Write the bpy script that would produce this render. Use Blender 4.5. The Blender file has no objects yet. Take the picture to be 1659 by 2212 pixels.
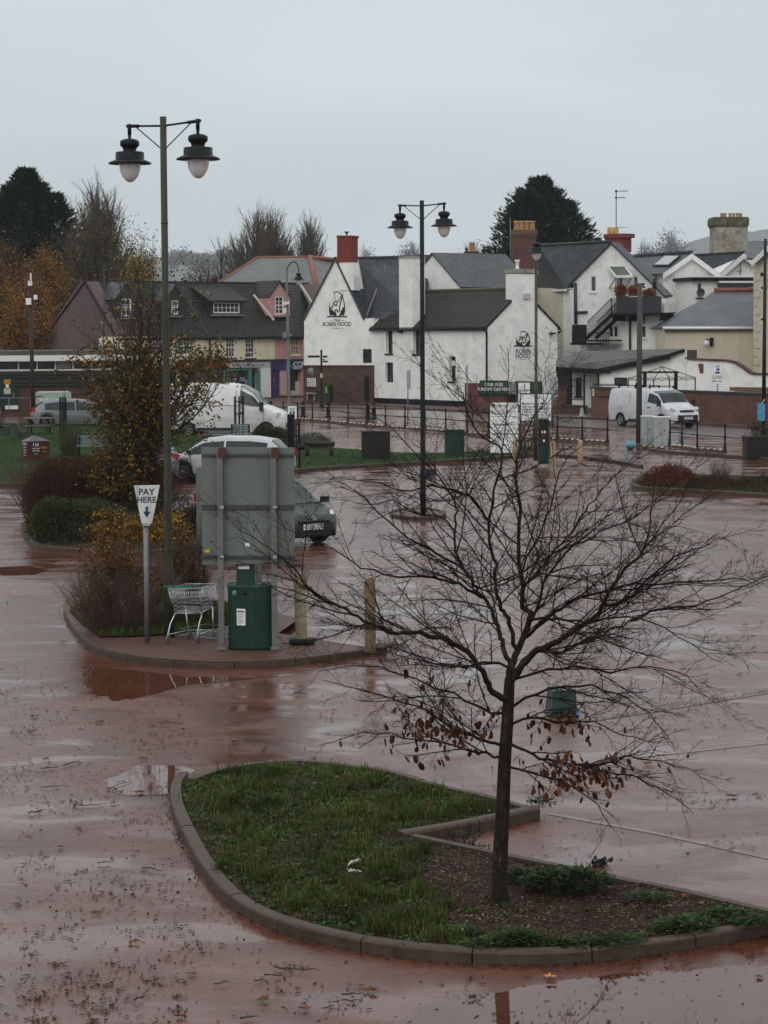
import bpy, bmesh, math, random
from mathutils import Vector as V, Matrix
random.seed(7)
R=random.Random(11)
S=bpy.context.scene; C=S.collection
W0,H0,F=1659.,2212.,5000.
HC=4.75; PITCH=math.atan(388/F); ROLL=-0.0054
RM=(Matrix.Rotation(math.pi/2-PITCH,3,'X')@Matrix.Rotation(ROLL,3,'Z'))
CAM=V((0,0,HC))
def ray(u,v): return RM@V(((u-W0/2)/F,-(v-H0/2)/F,-1))
def gp(u,v,z=0.):
    d=ray(u,v); t=(z-HC)/d.z; return CAM+d*t
def at(u,v,Y):
    d=ray(u,v); return CAM+d*(Y/d.y)
def s_at(Y): return F/Y
# ---------------------------------------------------------------- materials
MATS={}
class NT:
    def __init__(s,name):
        s.m=bpy.data.materials.new(name); s.m.use_nodes=True; s.t=s.m.node_tree; s.t.nodes.clear()
        s.out=s.n('ShaderNodeOutputMaterial'); s.b=s.n('ShaderNodeBsdfPrincipled'); s.l(s.b,0,s.out,0)
    def n(s,k,**kw):
        x=s.t.nodes.new(k)
        for a,b in kw.items(): setattr(x,a,b)
        return x
    def l(s,a,ao,b,bi):
        s.t.links.new(a.outputs[ao],b.inputs[bi])
    def setp(s,**kw):
        for k,v in kw.items():
            s.b.inputs[k.replace('_',' ')].default_value=v
    def co(s,kind='Object',scale=(1,1,1),rot=(0,0,0)):
        if kind=='World': g=s.n('ShaderNodeNewGeometry'); o=0
        else:
            g=s.n('ShaderNodeTexCoord'); o={'Generated':0,'UV':2,'Object':3}[kind]
        mp=s.n('ShaderNodeMapping'); mp.inputs['Scale'].default_value=scale; mp.inputs['Rotation'].default_value=rot
        s.l(g,o,mp,0); return mp
    def noise(s,co,scale,detail=4,rough=.55,dist=0):
        n=s.n('ShaderNodeTexNoise'); n.inputs['Scale'].default_value=scale; n.inputs['Detail'].default_value=detail
        n.inputs['Roughness'].default_value=rough; n.inputs['Distortion'].default_value=dist
        s.l(co,0,n,'Vector'); return n
    def ramp(s,src,o,pts):
        r=s.n('ShaderNodeValToRGB'); e=r.color_ramp.elements
        while len(e)<len(pts): e.new(.5)
        for k,(p,c) in enumerate(pts):
            e[k].position=p; e[k].color=(c,c,c,1) if isinstance(c,(int,float)) else (*c[:3],1)
        s.l(src,o,r,0); return r
    def mix(s,fac,a,b,mode='MIX'):
        m=s.n('ShaderNodeMix',data_type='RGBA',blend_type=mode)
        for i,x in ((0,fac),(6,a),(7,b)):
            if isinstance(x,(int,float)): m.inputs[i].default_value=x if i==0 else (x,x,x,1)
            elif isinstance(x,tuple) and not hasattr(x[0],'outputs'): m.inputs[i].default_value=(*x[:3],1)
            elif isinstance(x,tuple): s.t.links.new(x[0].outputs[x[1]],m.inputs[i])
            else: s.t.links.new(x.outputs[0],m.inputs[i])
        return (m,2)
    def tob(s,src,inp): 
        if isinstance(src,tuple): s.t.links.new(src[0].outputs[src[1]],s.b.inputs[inp])
        else: s.t.links.new(src.outputs[0],s.b.inputs[inp])
    def bump(s,src,o,strength=.3,dist=.02):
        b=s.n('ShaderNodeBump'); b.inputs['Strength'].default_value=strength; b.inputs['Distance'].default_value=dist
        s.l(src,o,b,'Height'); s.l(b,0,s.b,'Normal'); return b
def sc(c,k): return tuple(min(1,x*k) for x in c)
def mat(name,c,rough=.6,var=.25,nscale=3.,metal=0.,dirt=None,dirta=.5,bump=.0,bscale=40,spec=.3,coat=0,streak=False):
    if name in MATS: return MATS[name]
    t=NT(name); t.setp(Roughness=rough,Metallic=metal,Specular_IOR_Level=spec)
    if coat: t.setp(Coat_Weight=coat,Coat_Roughness=.08)
    co=t.co('Object'); n=t.noise(co,nscale,6,.6)
    r=t.ramp(n,0,[(.3,sc(c,1-var)),(.7,sc(c,1+var*.5))]); col=(r,0)
    if dirt:
        co2=t.co('Object',(1,1,.18) if streak else (1,1,1)); n2=t.noise(co2,nscale*1.9,7,.65)
        f=t.ramp(n2,0,[(.5,0.),(.74,dirta)]); col=t.mix((f,0),col,dirt)
    t.tob(col,'Base Color')
    rr=t.ramp(n,0,[(.3,min(1,rough*.8)),(.7,min(1,rough*1.15))]); t.tob(rr,'Roughness')
    if bump:
        nb=t.noise(co,bscale,4); t.bump(nb,0,bump,.01)
    MATS[name]=t.m; return t.m
def leafmat(name,cols,rough=.55,trans=.25):
    if name in MATS: return MATS[name]
    t=NT(name); g=t.n('ShaderNodeNewGeometry'); k=len(cols)
    r=t.ramp(g,'Random Per Island',[((i+.5)/k,c) for i,c in enumerate(cols)])
    co=t.co('World'); n=t.noise(co,1.3,3); f=t.ramp(n,0,[(.35,.6),(.65,1.25)])
    c=t.mix(1.,(r,0),(f,0),'MULTIPLY'); t.tob(c,'Base Color'); t.setp(Roughness=max(rough,.6),Specular_IOR_Level=.14)
    if trans:
        tr=t.n('ShaderNodeBsdfTranslucent'); t.t.links.new(c[0].outputs[2],tr.inputs[0])
        mx=t.n('ShaderNodeMixShader'); mx.inputs[0].default_value=trans; t.l(t.b,0,mx,1); t.l(tr,0,mx,2); t.l(mx,0,t.out,0)
    MATS[name]=t.m; return t.m
def tilemat(name,c1,c2,mortar,w,h,rough=.5,bump=.6,offset=.5,msize=.03,moss=None,mossa=.6,spec=.5,wash=None):
    if name in MATS: return MATS[name]
    t=NT(name); co=t.co('UV'); b=t.n('ShaderNodeTexBrick'); b.offset=offset
    b.inputs['Scale'].default_value=1; b.inputs['Brick Width'].default_value=w; b.inputs['Row Height'].default_value=h
    b.inputs['Mortar Size'].default_value=msize*h; b.inputs['Mortar Smooth'].default_value=.3; b.inputs['Bias'].default_value=0
    b.inputs['Color1'].default_value=(*c1,1); b.inputs['Color2'].default_value=(*c2,1); b.inputs['Mortar'].default_value=(*mortar,1)
    # wobble the rows a little so that courses are not ruled lines
    nz=t.noise(co,1.2,2); mx=t.n('ShaderNodeVectorMath',operation='MULTIPLY_ADD'); t.l(nz,1,mx,0); mx.inputs[1].default_value=(.05,.04,0); t.l(co,0,mx,2)
    t.l(mx,0,b,'Vector')
    n=t.noise(co,.7,6,.65); f=t.ramp(n,0,[(.3,.62),(.7,1.3)]); col=t.mix(1.,(b,0),(f,0),'MULTIPLY')
    if moss:
        n2=t.noise(co,1.6,7,.7); f2=t.ramp(n2,0,[(.52,0.),(.7,mossa)]); col=t.mix((f2,0),col,moss)
    if wash:
        n3=t.noise(co,4.,5,.7); f3=t.ramp(n3,0,[(.55,0.),(.7,.7)]); col=t.mix((f3,0),col,wash)
    t.tob(col,'Base Color'); t.setp(Roughness=rough,Specular_IOR_Level=spec)
    inv=t.n('ShaderNodeMath',operation='SUBTRACT'); inv.inputs[0].default_value=1; t.l(b,1,inv,1)
    t.bump(inv,0,bump,.02); MATS[name]=t.m; return t.m
def glassmat(name='window_glass',c=(.02,.025,.028)):
    if name in MATS: return MATS[name]
    t=NT(name); co=t.co('World'); n=t.noise(co,2.2,3); r=t.ramp(n,0,[(.35,sc(c,.5)),(.65,sc(c,2.4))]); t.tob(r,'Base Color')
    t.setp(Roughness=.06,Specular_IOR_Level=.7); nb=t.noise(co,.9,2); t.bump(nb,0,.04,.05); MATS[name]=t.m; return t.m
# ---------------------------------------------------------------- mesh builder
class MB:
    def __init__(s): s.v=[]; s.f=[]; s.sm=[]; s.mi=[]; s.cur=0
    def add(s,vs,fs,smooth=False):
        o=len(s.v); s.v.extend([V(x) for x in vs])
        for f in fs: s.f.append([i+o for i in f]); s.sm.append(smooth); s.mi.append(s.cur)
    def poly(s,pts): s.add(pts,[list(range(len(pts)))])
    def obox(s,c,ax,ay,az):   # centre, half-axis vectors
        c=V(c); ax,ay,az=V(ax),V(ay),V(az)
        vs=[c+ax*i+ay*j+az*k for k in(-1,1) for j in(-1,1) for i in(-1,1)]
        fs=[(0,2,3,1),(4,5,7,6),(0,1,5,4),(2,6,7,3),(0,4,6,2),(1,3,7,5)]
        if ax.cross(ay).dot(az)<0: fs=[f[::-1] for f in fs]
        s.add(vs,fs)
    def box(s,x0,y0,z0,x1,y1,z1):
        s.obox(((x0+x1)/2,(y0+y1)/2,(z0+z1)/2),((x1-x0)/2,0,0),(0,(y1-y0)/2,0),(0,0,(z1-z0)/2))
    def prism(s,poly,ext):    # poly pts (list of V) extruded by vector ext
        poly=[V(p) for p in poly]; ext=V(ext); n=len(poly)
        nn=V((0,0,0))
        for i in range(n): nn+=poly[i].cross(poly[(i+1)%n])
        if nn.dot(ext)>0: poly=poly[::-1]
        vs=poly+[p+ext for p in poly]
        s.add(vs,[list(range(n)),list(range(2*n-1,n-1,-1))]+[((i+1)%n,i,i+n,(i+1)%n+n) for i in range(n)])
    def tube(s,pts,rad,n=8,cap=True,smooth=True):
        pts=[V(p) for p in pts]
        if isinstance(rad,(int,float)): rad=[rad]*len(pts)
        vs=[];fs=[]; prev=None
        for i,p in enumerate(pts):
            d=(pts[min(i+1,len(pts)-1)]-pts[max(i-1,0)])
            if d.length<1e-9: d=V((0,0,1))
            d.normalize()
            a=prev if prev is not None else (V((0,0,1)) if abs(d.z)<.9 else V((1,0,0)))
            x=(a-d*a.dot(d)); 
            if x.length<1e-6: x=d.orthogonal()
            x.normalize(); y=d.cross(x); prev=x
            for k in range(n):
                t=2*math.pi*k/n; vs.append(p+(x*math.cos(t)+y*math.sin(t))*rad[i])
        for i in range(len(pts)-1):
            for k in range(n): fs.append((i*n+k,i*n+(k+1)%n,(i+1)*n+(k+1)%n,(i+1)*n+k))
        s.add(vs,fs,smooth)
        if cap: 
            o=len(s.v)-len(vs); s.f.append([o+k for k in range(n-1,-1,-1)]); s.sm.append(False); s.mi.append(s.cur)
            s.f.append([o+(len(pts)-1)*n+k for k in range(n)]); s.sm.append(False); s.mi.append(s.cur)
    def lathe(s,c,prof,n=24,axis=None,smooth=True):   # prof [(r,z)]
        c=V(c); vs=[];fs=[]
        for r,z in prof:
            for k in range(n):
                t=2*math.pi*k/n; p=V((r*math.cos(t),r*math.sin(t),z))
                if axis is not None: p=axis@p
                vs.append(c+p)
        for i in range(len(prof)-1):
            for k in range(n): fs.append((i*n+k,i*n+(k+1)%n,(i+1)*n+(k+1)%n,(i+1)*n+k))
        s.add(vs,fs,smooth)
    def leaf(s,p,d,nrm,l,w):  # pointed quad leaf
        d=d.normalized(); x=d.cross(nrm); 
        if x.length<1e-4: x=d.orthogonal()
        x.normalize(); up=x.cross(d)
        s.add([p,p+d*l*.45+x*w*.5-up*w*.12,p+d*l,p+d*l*.45-x*w*.5-up*w*.12],[(0,1,2,3)])
    def build(s,name,mats,parent=None,base=None,sharp=None,bevel=0):
        if not isinstance(mats,(list,tuple)): mats=[mats]
        me=bpy.data.meshes.new(name)
        o0=V(base) if base is not None else (parent_loc(parent) if parent else V((0,0,0)))
        me.from_pydata([tuple(x-o0) for x in s.v],[],s.f); 
        for m in mats: me.materials.append(m)
        me.polygons.foreach_set('use_smooth',s.sm); me.polygons.foreach_set('material_index',s.mi)
        # metre uv aligned to each face
        uv=me.uv_layers.new(name='UVMap'); me.update()
        if len(me.polygons)<20000:
            for p in me.polygons:
                n=p.normal
                t=V((-n.y,n.x,0)) if abs(n.z)<.97 else V((1,0,0))
                t.normalize(); b=n.cross(t)
                for li in p.loop_indices:
                    q=me.vertices[me.loops[li].vertex_index].co+o0; uv.data[li].uv=(q.dot(t),q.dot(b))
        ob=bpy.data.objects.new(name,me); C.objects.link(ob)
        if parent: ob.parent=parent
        else: ob.location=o0
        if bevel:
            md=ob.modifiers.new('Bevel','BEVEL'); md.width=bevel; md.segments=2; md.limit_method='ANGLE'; md.angle_limit=.6
        return ob
def parent_loc(o):
    p=V((0,0,0))
    while o is not None: p+=o.location; o=o.parent
    return p
def tag(o,label=None,cat=None,group=None,kind=None):
    if label: o['label']=label
    if cat: o['category']=cat
    if group: o['group']=group
    if kind: o['kind']=kind
    return o
def thing(name,label,cat,loc=(0,0,0),group=None):
    o=bpy.data.objects.new(name,None); C.objects.link(o); o.location=V(loc); o.empty_display_size=.3
    return tag(o,label,cat,group)
def struct(name,mb,m,label=None,kind='structure',base=None):
    o=mb.build(name,m,base=base); o['kind']=kind
    if label: o['label']=label
    return o
def kids(o): return [c for c in bpy.data.objects if c.parent==o]
def copy_tree(o,parent=None,ch=None):
    if ch is None:
        ch={}
        for c in bpy.data.objects:
            if c.parent: ch.setdefault(c.parent.name,[]).append(c)
    c=o.copy(); C.objects.link(c)
    if parent: c.parent=parent
    for k in ch.get(o.name,[]): copy_tree(k,c,ch)
    return c
def cut(ob,mbc):
    if not mbc.f: return
    me=bpy.data.meshes.new('c'); o0=parent_loc(ob)
    me.from_pydata([tuple(x-o0) for x in mbc.v],[],mbc.f); co=bpy.data.objects.new('c',me); C.objects.link(co); co.location=o0
    md=ob.modifiers.new('b','BOOLEAN'); md.operation='DIFFERENCE'; md.object=co; md.solver='EXACT'
    bpy.context.view_layer.update()
    dg=bpy.context.evaluated_depsgraph_get(); nm=bpy.data.meshes.new_from_object(ob.evaluated_get(dg),depsgraph=dg)
    ob.modifiers.clear(); old=ob.data; ob.data=nm; nm.name=old.name
    bpy.data.objects.remove(co); bpy.data.meshes.remove(me)
def text(mb,s,size,origin,xd,nrm,align='CENTER',squash=1.,spacing=1.,thick=.003,bold=0.):
    cu=bpy.data.curves.new('t','FONT'); cu.body=s; cu.size=size; cu.align_x=align; cu.align_y='CENTER'; cu.space_character=spacing
    cu.offset=bold*size; cu.resolution_u=3
    ob=bpy.data.objects.new('t',cu); C.objects.link(ob); bpy.context.view_layer.update()
    dg=bpy.context.evaluated_depsgraph_get(); me=bpy.data.meshes.new_from_object(ob.evaluated_get(dg),depsgraph=dg)
    xd=V(xd).normalized(); nrm=V(nrm).normalized(); yd=nrm.cross(xd)
    vs=[V(origin)+xd*(q.co.x*squash)+yd*q.co.y+nrm*thick for q in me.vertices]
    mb.add(vs,[list(p.vertices) for p in me.polygons])
    bpy.data.objects.remove(ob); bpy.data.curves.remove(cu); bpy.data.meshes.remove(me)
class Wall:
    """vertical plane through two ground positions given as (picture column, distance)"""
    def __init__(s,uL,YL,uR,YR,v=800):
        a=at(uL,v,YL); b=at(uR,v,YR); s.a=V((a.x,a.y,0)); s.b=V((b.x,b.y,0))
        s.t=(s.b-s.a).normalized(); s.n=V((s.t.y,-s.t.x,0)); 
        if s.n.y>0: s.n=-s.n
        s.L=(s.b-s.a).length
    def P(s,u,v,out=0.):
        d=ray(u,v); o=s.a+s.n*out; k=(o-CAM).dot(s.n)/d.dot(s.n); return CAM+d*k
    def sz(s,u,v,out=0.):
        p=s.P(u,v,out); return (p-s.a).dot(s.t),p.z
    def Q(s,ss,z,out=0.): return s.a+s.t*ss+s.n*out+V((0,0,z))
    def rect(s,u0,v0,u1,v1,out=0):
        vm=(v0+v1)/2; um=(u0+u1)/2
        s0=s.sz(u0,vm,out)[0]; s1=s.sz(u1,vm,out)[0]; z1=s.sz(um,v0,out)[1]; z0=s.sz(um,v1,out)[1]
        return s0,z0,s1,z1
    def bx(s,mb,s0,z0,s1,z1,o0,o1):
        mb.obox(s.Q((s0+s1)/2,(z0+z1)/2,(o0+o1)/2),s.t*abs(s1-s0)/2,s.n*abs(o1-o0)/2,V((0,0,abs(z1-z0)/2)))
    def slab(s,mb,u0,v0,u1,v1,o0,o1): s.bx(mb,*s.rect(u0,v0,u1,v1,o1),o0,o1)
def smooth_path(pts,k=4):
    out=[]; n=len(pts)
    for i in range(n-1):
        p0=pts[max(i-1,0)];p1=pts[i];p2=pts[i+1];p3=pts[min(i+2,n-1)]
        for j in range(k):
            t=j/k; out.append(.5*((2*p1)+(p2-p0)*t+(2*p0-5*p1+4*p2-p3)*t*t+(3*p1-p0-3*p2+p3)*t**3))
    out.append(pts[-1]); return out
# ---------------------------------------------------------------- camera, light, air
cam=bpy.data.cameras.new('camera'); co=bpy.data.objects.new('camera',cam); C.objects.link(co); S.camera=co
co.location=CAM; co.rotation_euler=RM.to_euler(); cam.sensor_fit='HORIZONTAL'; cam.sensor_width=36; cam.lens=36*F/W0; cam.clip_end=9000; cam.clip_start=.2
S.view_settings.view_transform='Standard'; S.view_settings.look='None'; S.view_settings.exposure=.17; S.view_settings.gamma=1
S.cycles.max_bounces=6; S.cycles.diffuse_bounces=3; S.cycles.glossy_bounces=3; S.cycles.transmission_bounces=4; S.cycles.volume_bounces=1
S.cycles.caustics_reflective=False; S.cycles.caustics_refractive=False; S.cycles.use_denoising=True
S.cycles.sample_clamp_indirect=4
w=bpy.data.worlds.new('World'); S.world=w; w.use_nodes=True; nt=w.node_tree; nt.nodes.clear()
def N(k): return nt.nodes.new(k)
out=N('ShaderNodeOutputWorld'); bg=N('ShaderNodeBackground'); sky=N('ShaderNodeTexSky'); sky.sky_type='NISHITA'; sky.sun_disc=False
SE,SR=math.radians(32),math.radians(200)
sky.sun_elevation=SE; sky.sun_rotation=SR; sky.dust_density=4
# overcast deck: brighter towards the zenith, faint cloud mottling, over the clear sky
g=N('ShaderNodeNewGeometry'); sx=N('ShaderNodeSeparateXYZ'); neg=N('ShaderNodeVectorMath'); neg.operation='SCALE'; neg.inputs[3].default_value=-1
nt.links.new(g.outputs['Incoming'],neg.inputs[0]); nt.links.new(neg.outputs[0],sx.inputs[0])
rp=N('ShaderNodeValToRGB'); e=rp.color_ramp.elements; e[0].position=0; e[0].color=(.64,.71,.737,1); e[1].position=1; e[1].color=(1.22,1.27,1.28,1)
e.new(.10).color=(.625,.70,.725,1); e.new(.2).color=(.61,.67,.69,1); e.new(.45).color=(.80,.84,.87,1)
nt.links.new(sx.outputs[2],rp.inputs[0])
nz=N('ShaderNodeTexNoise'); nz.inputs['Scale'].default_value=3.2; nz.inputs['Detail'].default_value=4
mpp=N('ShaderNodeMapping'); mpp.inputs['Scale'].default_value=(1,1,4); nt.links.new(neg.outputs[0],mpp.inputs[0]); nt.links.new(mpp.outputs[0],nz.inputs['Vector'])
rr=N('ShaderNodeValToRGB'); rr.color_ramp.elements[0].position=.3; rr.color_ramp.elements[0].color=(.90,.90,.905,1); rr.color_ramp.elements[1].position=.7; rr.color_ramp.elements[1].color=(1.07,1.07,1.06,1)
nt.links.new(nz.outputs[0],rr.inputs[0])
mu=N('ShaderNodeMix'); mu.data_type='RGBA'; mu.blend_type='MULTIPLY'; mu.inputs[0].default_value=1
nt.links.new(rp.outputs[0],mu.inputs[6]); nt.links.new(rr.outputs[0],mu.inputs[7])
bg2=N('ShaderNodeBackground'); nt.links.new(mu.outputs[2],bg2.inputs[0]); bg2.inputs[1].default_value=1.0
nt.links.new(sky.outputs[0],bg.inputs[0]); bg.inputs[1].default_value=.08
ms=N('ShaderNodeMixShader'); ms.inputs[0].default_value=.93; nt.links.new(bg.outputs[0],ms.inputs[1]); nt.links.new(bg2.outputs[0],ms.inputs[2]); nt.links.new(ms.outputs[0],out.inputs[0])
sl=bpy.data.lights.new('sun','SUN'); so=bpy.data.objects.new('sun',sl); C.objects.link(so); sl.energy=.5; sl.angle=math.radians(35); sl.color=(1,.97,.93)
so.rotation_euler=(math.pi/2-SE,0,math.radians(180)-SR+math.radians(0)); so.location=(0,-10,60)
# ---------------------------------------------------------------- shared materials
GL=glassmat(); GLC=glassmat('car_glass',(.010,.016,.016)); GLC.node_tree.nodes['Principled BSDF'].inputs['Specular IOR Level'].default_value=.3
M_white=mat('white_render',(.82,.82,.79),.75,.12,.8,dirt=(.42,.41,.35),dirta=.5,bump=.25,bscale=14)
M_cream=mat('cream_render',(.70,.64,.47),.75,.1,.8,dirt=(.4,.36,.27),dirta=.4,bump=.2,bscale=14,streak=True)
M_beige=mat('beige_render',(.56,.51,.40),.8,.1,.8,dirt=(.28,.25,.2),dirta=.4,bump=.2,bscale=14,streak=True)
M_pink=mat('pink_render',(.50,.26,.245),.75,.1,.8,dirt=(.3,.18,.17),dirta=.35,bump=.2,bscale=14)
M_mauve=mat('grey_brown_render',(.115,.082,.082),.85,.25,.5,dirt=(.07,.05,.05),dirta=.6,bump=.2,bscale=12)
M_slate=tilemat('slate_roof',(.040,.044,.053),(.066,.070,.080),(.03,.03,.035),.28,.22,.42,.8,msize=.09,moss=(.12,.12,.10),mossa=.3,wash=(.11,.115,.12),spec=.3)
M_slate2=tilemat('pale_slate_roof',(.09,.095,.095),(.13,.134,.13),(.05,.05,.05),.3,.25,.5,.7,msize=.08,moss=(.16,.15,.12),mossa=.35)
M_tile=tilemat('brown_tile_roof',(.022,.017,.014),(.036,.027,.021),(.004,.004,.003),.3,.33,.65,1.,spec=.25,msize=.14,moss=(.05,.045,.02),mossa=.5)
M_tile2=tilemat('dark_tile_roof',(.020,.018,.017),(.032,.028,.026),(.004,.004,.004),.3,.33,.6,1.,spec=.25,msize=.14,moss=(.05,.046,.03),mossa=.3)
M_tile3=tilemat('red_brown_tile_roof',(.075,.03,.024),(.10,.04,.03),(.02,.01,.01),.3,.33,.6,1.,msize=.14)
M_pant=tilemat('pantile_roof',(.028,.027,.029),(.042,.04,.041),(.004,.004,.004),.26,.36,.55,1.,spec=.25,offset=0,msize=.16)
M_brick=tilemat('red_brick',(.15,.046,.032),(.10,.034,.026),(.09,.065,.055),.225,.075,.8,.5,msize=.14,moss=(.05,.035,.03),mossa=.6)
M_brick2=tilemat('dark_brick',(.085,.036,.027),(.06,.026,.02),(.05,.035,.03),.225,.075,.8,.5,msize=.14,moss=(.03,.03,.018),mossa=.6)
M_stone=tilemat('rubble_stone',(.11,.05,.034),(.065,.035,.026),(.04,.028,.022),.42,.17,.85,.9,msize=.12,moss=(.035,.032,.015),mossa=.7)
M_oldred=mat('red_painted_brick',(.19,.035,.026),.8,.2,2,bump=.3,bscale=20)
M_terra=mat('terracotta',(.26,.10,.06),.75,.3,3,dirt=(.1,.08,.06),dirta=.5)
M_pot=mat('chimney_pot_clay',(.52,.3,.13),.75,.35,4,dirt=(.12,.08,.05),dirta=.7)
M_oldch=mat('weathered_chimney_render',(.34,.32,.26),.9,.45,1.6,dirt=(.07,.065,.045),dirta=.9,bump=.5,bscale=8)
M_black=mat('black_paint',(.007,.007,.008),.45,.3,5,spec=.15)
M_dkgrey=mat('dark_grey_paint',(.035,.036,.038),.5,.3,5)
M_wht=mat('white_paint',(.72,.72,.70),.45,.08,3,dirt=(.4,.38,.34),dirta=.3)
M_lead=mat('lead',(.22,.22,.22),.5,.3,3)
M_gutter=mat('black_gutter',(.007,.007,.007),.45,.3,5,spec=.15)
M_txt=mat('black_lettering',(.015,.02,.018),.6,.1)
M_txtg=mat('grey_lettering',(.12,.13,.13),.6,.1)
M_pole=mat('olive_green_pole_paint',(.040,.042,.024),.5,.3,2.2,dirt=(.035,.032,.02),dirta=.6,streak=True)
M_poled=mat('dark_green_pole_paint',(.009,.015,.013),.45,.3,3,spec=.18)
M_lamp=mat('lamp_black_green',(.006,.008,.009),.45,.3,6,spec=.2)
M_galv=mat('galvanised_steel',(.20,.205,.21),.5,.25,5,metal=.35,dirt=(.12,.10,.09),dirta=.5,streak=True)
M_rust=mat('rusty_brown',(.13,.06,.04),.8,.4,6)
M_chrome=mat('bright_steel',(.5,.52,.53),.28,.15,8,metal=.85)
M_rub=mat('rubber_black',(.012,.012,.012),.75,.3,8)
M_kerb=mat('kerb_concrete',(.066,.043,.030),.6,.35,6,spec=.3,dirt=(.038,.020,.013),dirta=.9,bump=.3,bscale=60)
M_conc=mat('pale_concrete',(.30,.26,.18),.75,.3,5,dirt=(.14,.10,.05),dirta=.7,bump=.4,bscale=40,streak=True)
M_ggreen=mat('cabinet_green',(.009,.036,.024),.42,.25,4,dirt=(.006,.03,.022),dirta=.5)
M_sgreen=mat('sign_green',(.02,.055,.025),.5,.2,4)
M_teal=mat('teal_paint',(.05,.23,.19),.5,.15,4)
M_purple=mat('purple_paint',(.05,.028,.13),.5,.15,4)
M_navy=mat('navy_sign',(.012,.035,.09),.5,.2,1.5)
M_wood=mat('weathered_wood',(.14,.125,.11),.75,.35,6,dirt=(.06,.05,.04),dirta=.6,streak=True)
M_dwood=mat('dark_wood',(.035,.024,.018),.7,.4,8)
M_sign=mat('white_sign_face',(.80,.82,.82),.45,.08,4,dirt=(.4,.4,.38),dirta=.3)
# ---------------------------------------------------------------- ground and islands
def ground_mat():
    t=NT('wet_silt_asphalt'); co=t.co('World')
    big=t.noise(co,.22,5,.6,.4); mid=t.noise(co,1.1,6,.65,.6); fine=t.noise(co,55,5,.7); med=t.noise(co,9,5,.7)
    c1=t.ramp(big,0,[(.3,(.086,.022,.010)),(.5,(.118,.040,.024)),(.7,(.158,.074,.055))])
    c2=t.ramp(mid,0,[(.3,.72),(.5,1.),(.72,1.22)]); col=t.mix(1.,(c1,0),(c2,0),'MULTIPLY')
    c3=t.ramp(fine,0,[(.36,.55),(.5,1.),(.66,1.2)]); col=t.mix(1.,col,(c3,0),'MULTIPLY')
    c4=t.ramp(med,0,[(.36,.72),(.5,1.),(.7,1.1)]); col=t.mix(.8,col,(c4,0),'MULTIPLY')
    t.tob(col,'Base Color')
    # film of water: streaks dragged along the lanes
    st=t.co('World',(.62,1.05,1),(0,0,.35)); s1=t.noise(st,.75,7,.66,.7)
    wet=t.ramp(s1,0,[(.33,.40),(.43,.24),(.50,.11),(.58,.035)])
    r2=t.ramp(med,0,[(.3,1.25),(.7,.8)]); m=t.mix(1.,(wet,0),(r2,0),'MULTIPLY'); t.tob(m,'Roughness')
    t.setp(Specular_IOR_Level=.6,IOR=1.38)
    # relief: grain where dry, nearly flat where water stands
    add=t.n('ShaderNodeMath',operation='MULTIPLY_ADD'); t.l(med,0,add,0); add.inputs[1].default_value=.8; t.l(fine,0,add,2)
    dry=t.ramp(s1,0,[(.44,1.),(.62,.12)]); b=t.bump(add,0,.5,.012)
    mm=t.n('ShaderNodeMath',operation='MULTIPLY'); t.l(dry,0,mm,0); mm.inputs[1].default_value=.42; t.l(mm,0,b,'Strength')
    rp=t.co('World',(.8,1.8,1)); rn=t.noise(rp,2.2,3,.5); b2=t.n('ShaderNodeBump'); b2.inputs['Strength'].default_value=.10; b2.inputs['Distance'].default_value=.03
    t.l(rn,0,b2,'Height'); t.l(b2,0,b,'Normal')
    return t.m
M_ground=ground_mat()
def simple_noise_mat(name,a,b_,rough,scale,bump=.3,bs=40,spec=.5,c=None):
    t=NT(name); co=t.co('World'); n=t.noise(co,scale,7,.65); pts=[(.3,a),(.7,b_)] if c is None else [(.3,a),(.5,b_),(.72,c)]
    t.tob(t.ramp(n,0,pts),'Base Color'); t.setp(Roughness=rough,Specular_IOR_Level=spec)
    n2=t.noise(co,bs,4); t.bump(n2,0,bump,.012); return t.m
M_road=simple_noise_mat('grey_wet_road',(.07,.055,.052),(.13,.105,.10),.22,.5,.12,60,c=(.17,.11,.095))
M_path=simple_noise_mat('red_brown_paving',(.062,.027,.020),(.105,.050,.038),.6,3,.5,70,spec=.3)
M_soil=simple_noise_mat('brown_soil',(.016,.009,.006),(.045,.025,.016),.9,5,.8,45,spec=.12)
M_turf=simple_noise_mat('turf_base',(.012,.028,.005),(.022,.04,.008),.9,3,.6,50,spec=.1)
M_field=simple_noise_mat('far_field',(.04,.06,.03),(.07,.08,.045),.9,.05,0,1)
M_leadline=simple_noise_mat('channel',(.05,.035,.03),(.09,.06,.05),.3,9,.3,60)
def water_mat():
    t=NT('muddy_water'); co=t.co('World'); n=t.noise(co,1.7,3); t.tob(t.ramp(n,0,[(.3,(.075,.022,.012)),(.7,(.095,.036,.022))]),'Base Color')
    t.setp(Roughness=.03,IOR=1.34,Specular_IOR_Level=.55); r=t.noise(t.co('World',(1,1,1)),7,2); t.bump(r,0,.02,.01); return t.m
M_water=water_mat()
g=MB(); g.poly([(-2600,-60,0),(2600,-60,0),(2600,5600,0),(-2600,5600,0)]); struct('ground',g,M_ground)
def poly_in(p,poly):
    x,y=p; c=False; n=len(poly); j=n-1
    for i in range(n):
        xi,yi=poly[i]; xj,yj=poly[j]
        if (yi>y)!=(yj>y) and x<(xj-xi)*(y-yi)/(yj-yi)+xi: c=not c
        j=i
    return c
def G(pts,z=0): return [V((p.x,p.y,0)) for p in (gp(u,v,z) for u,v in pts)]
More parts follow.
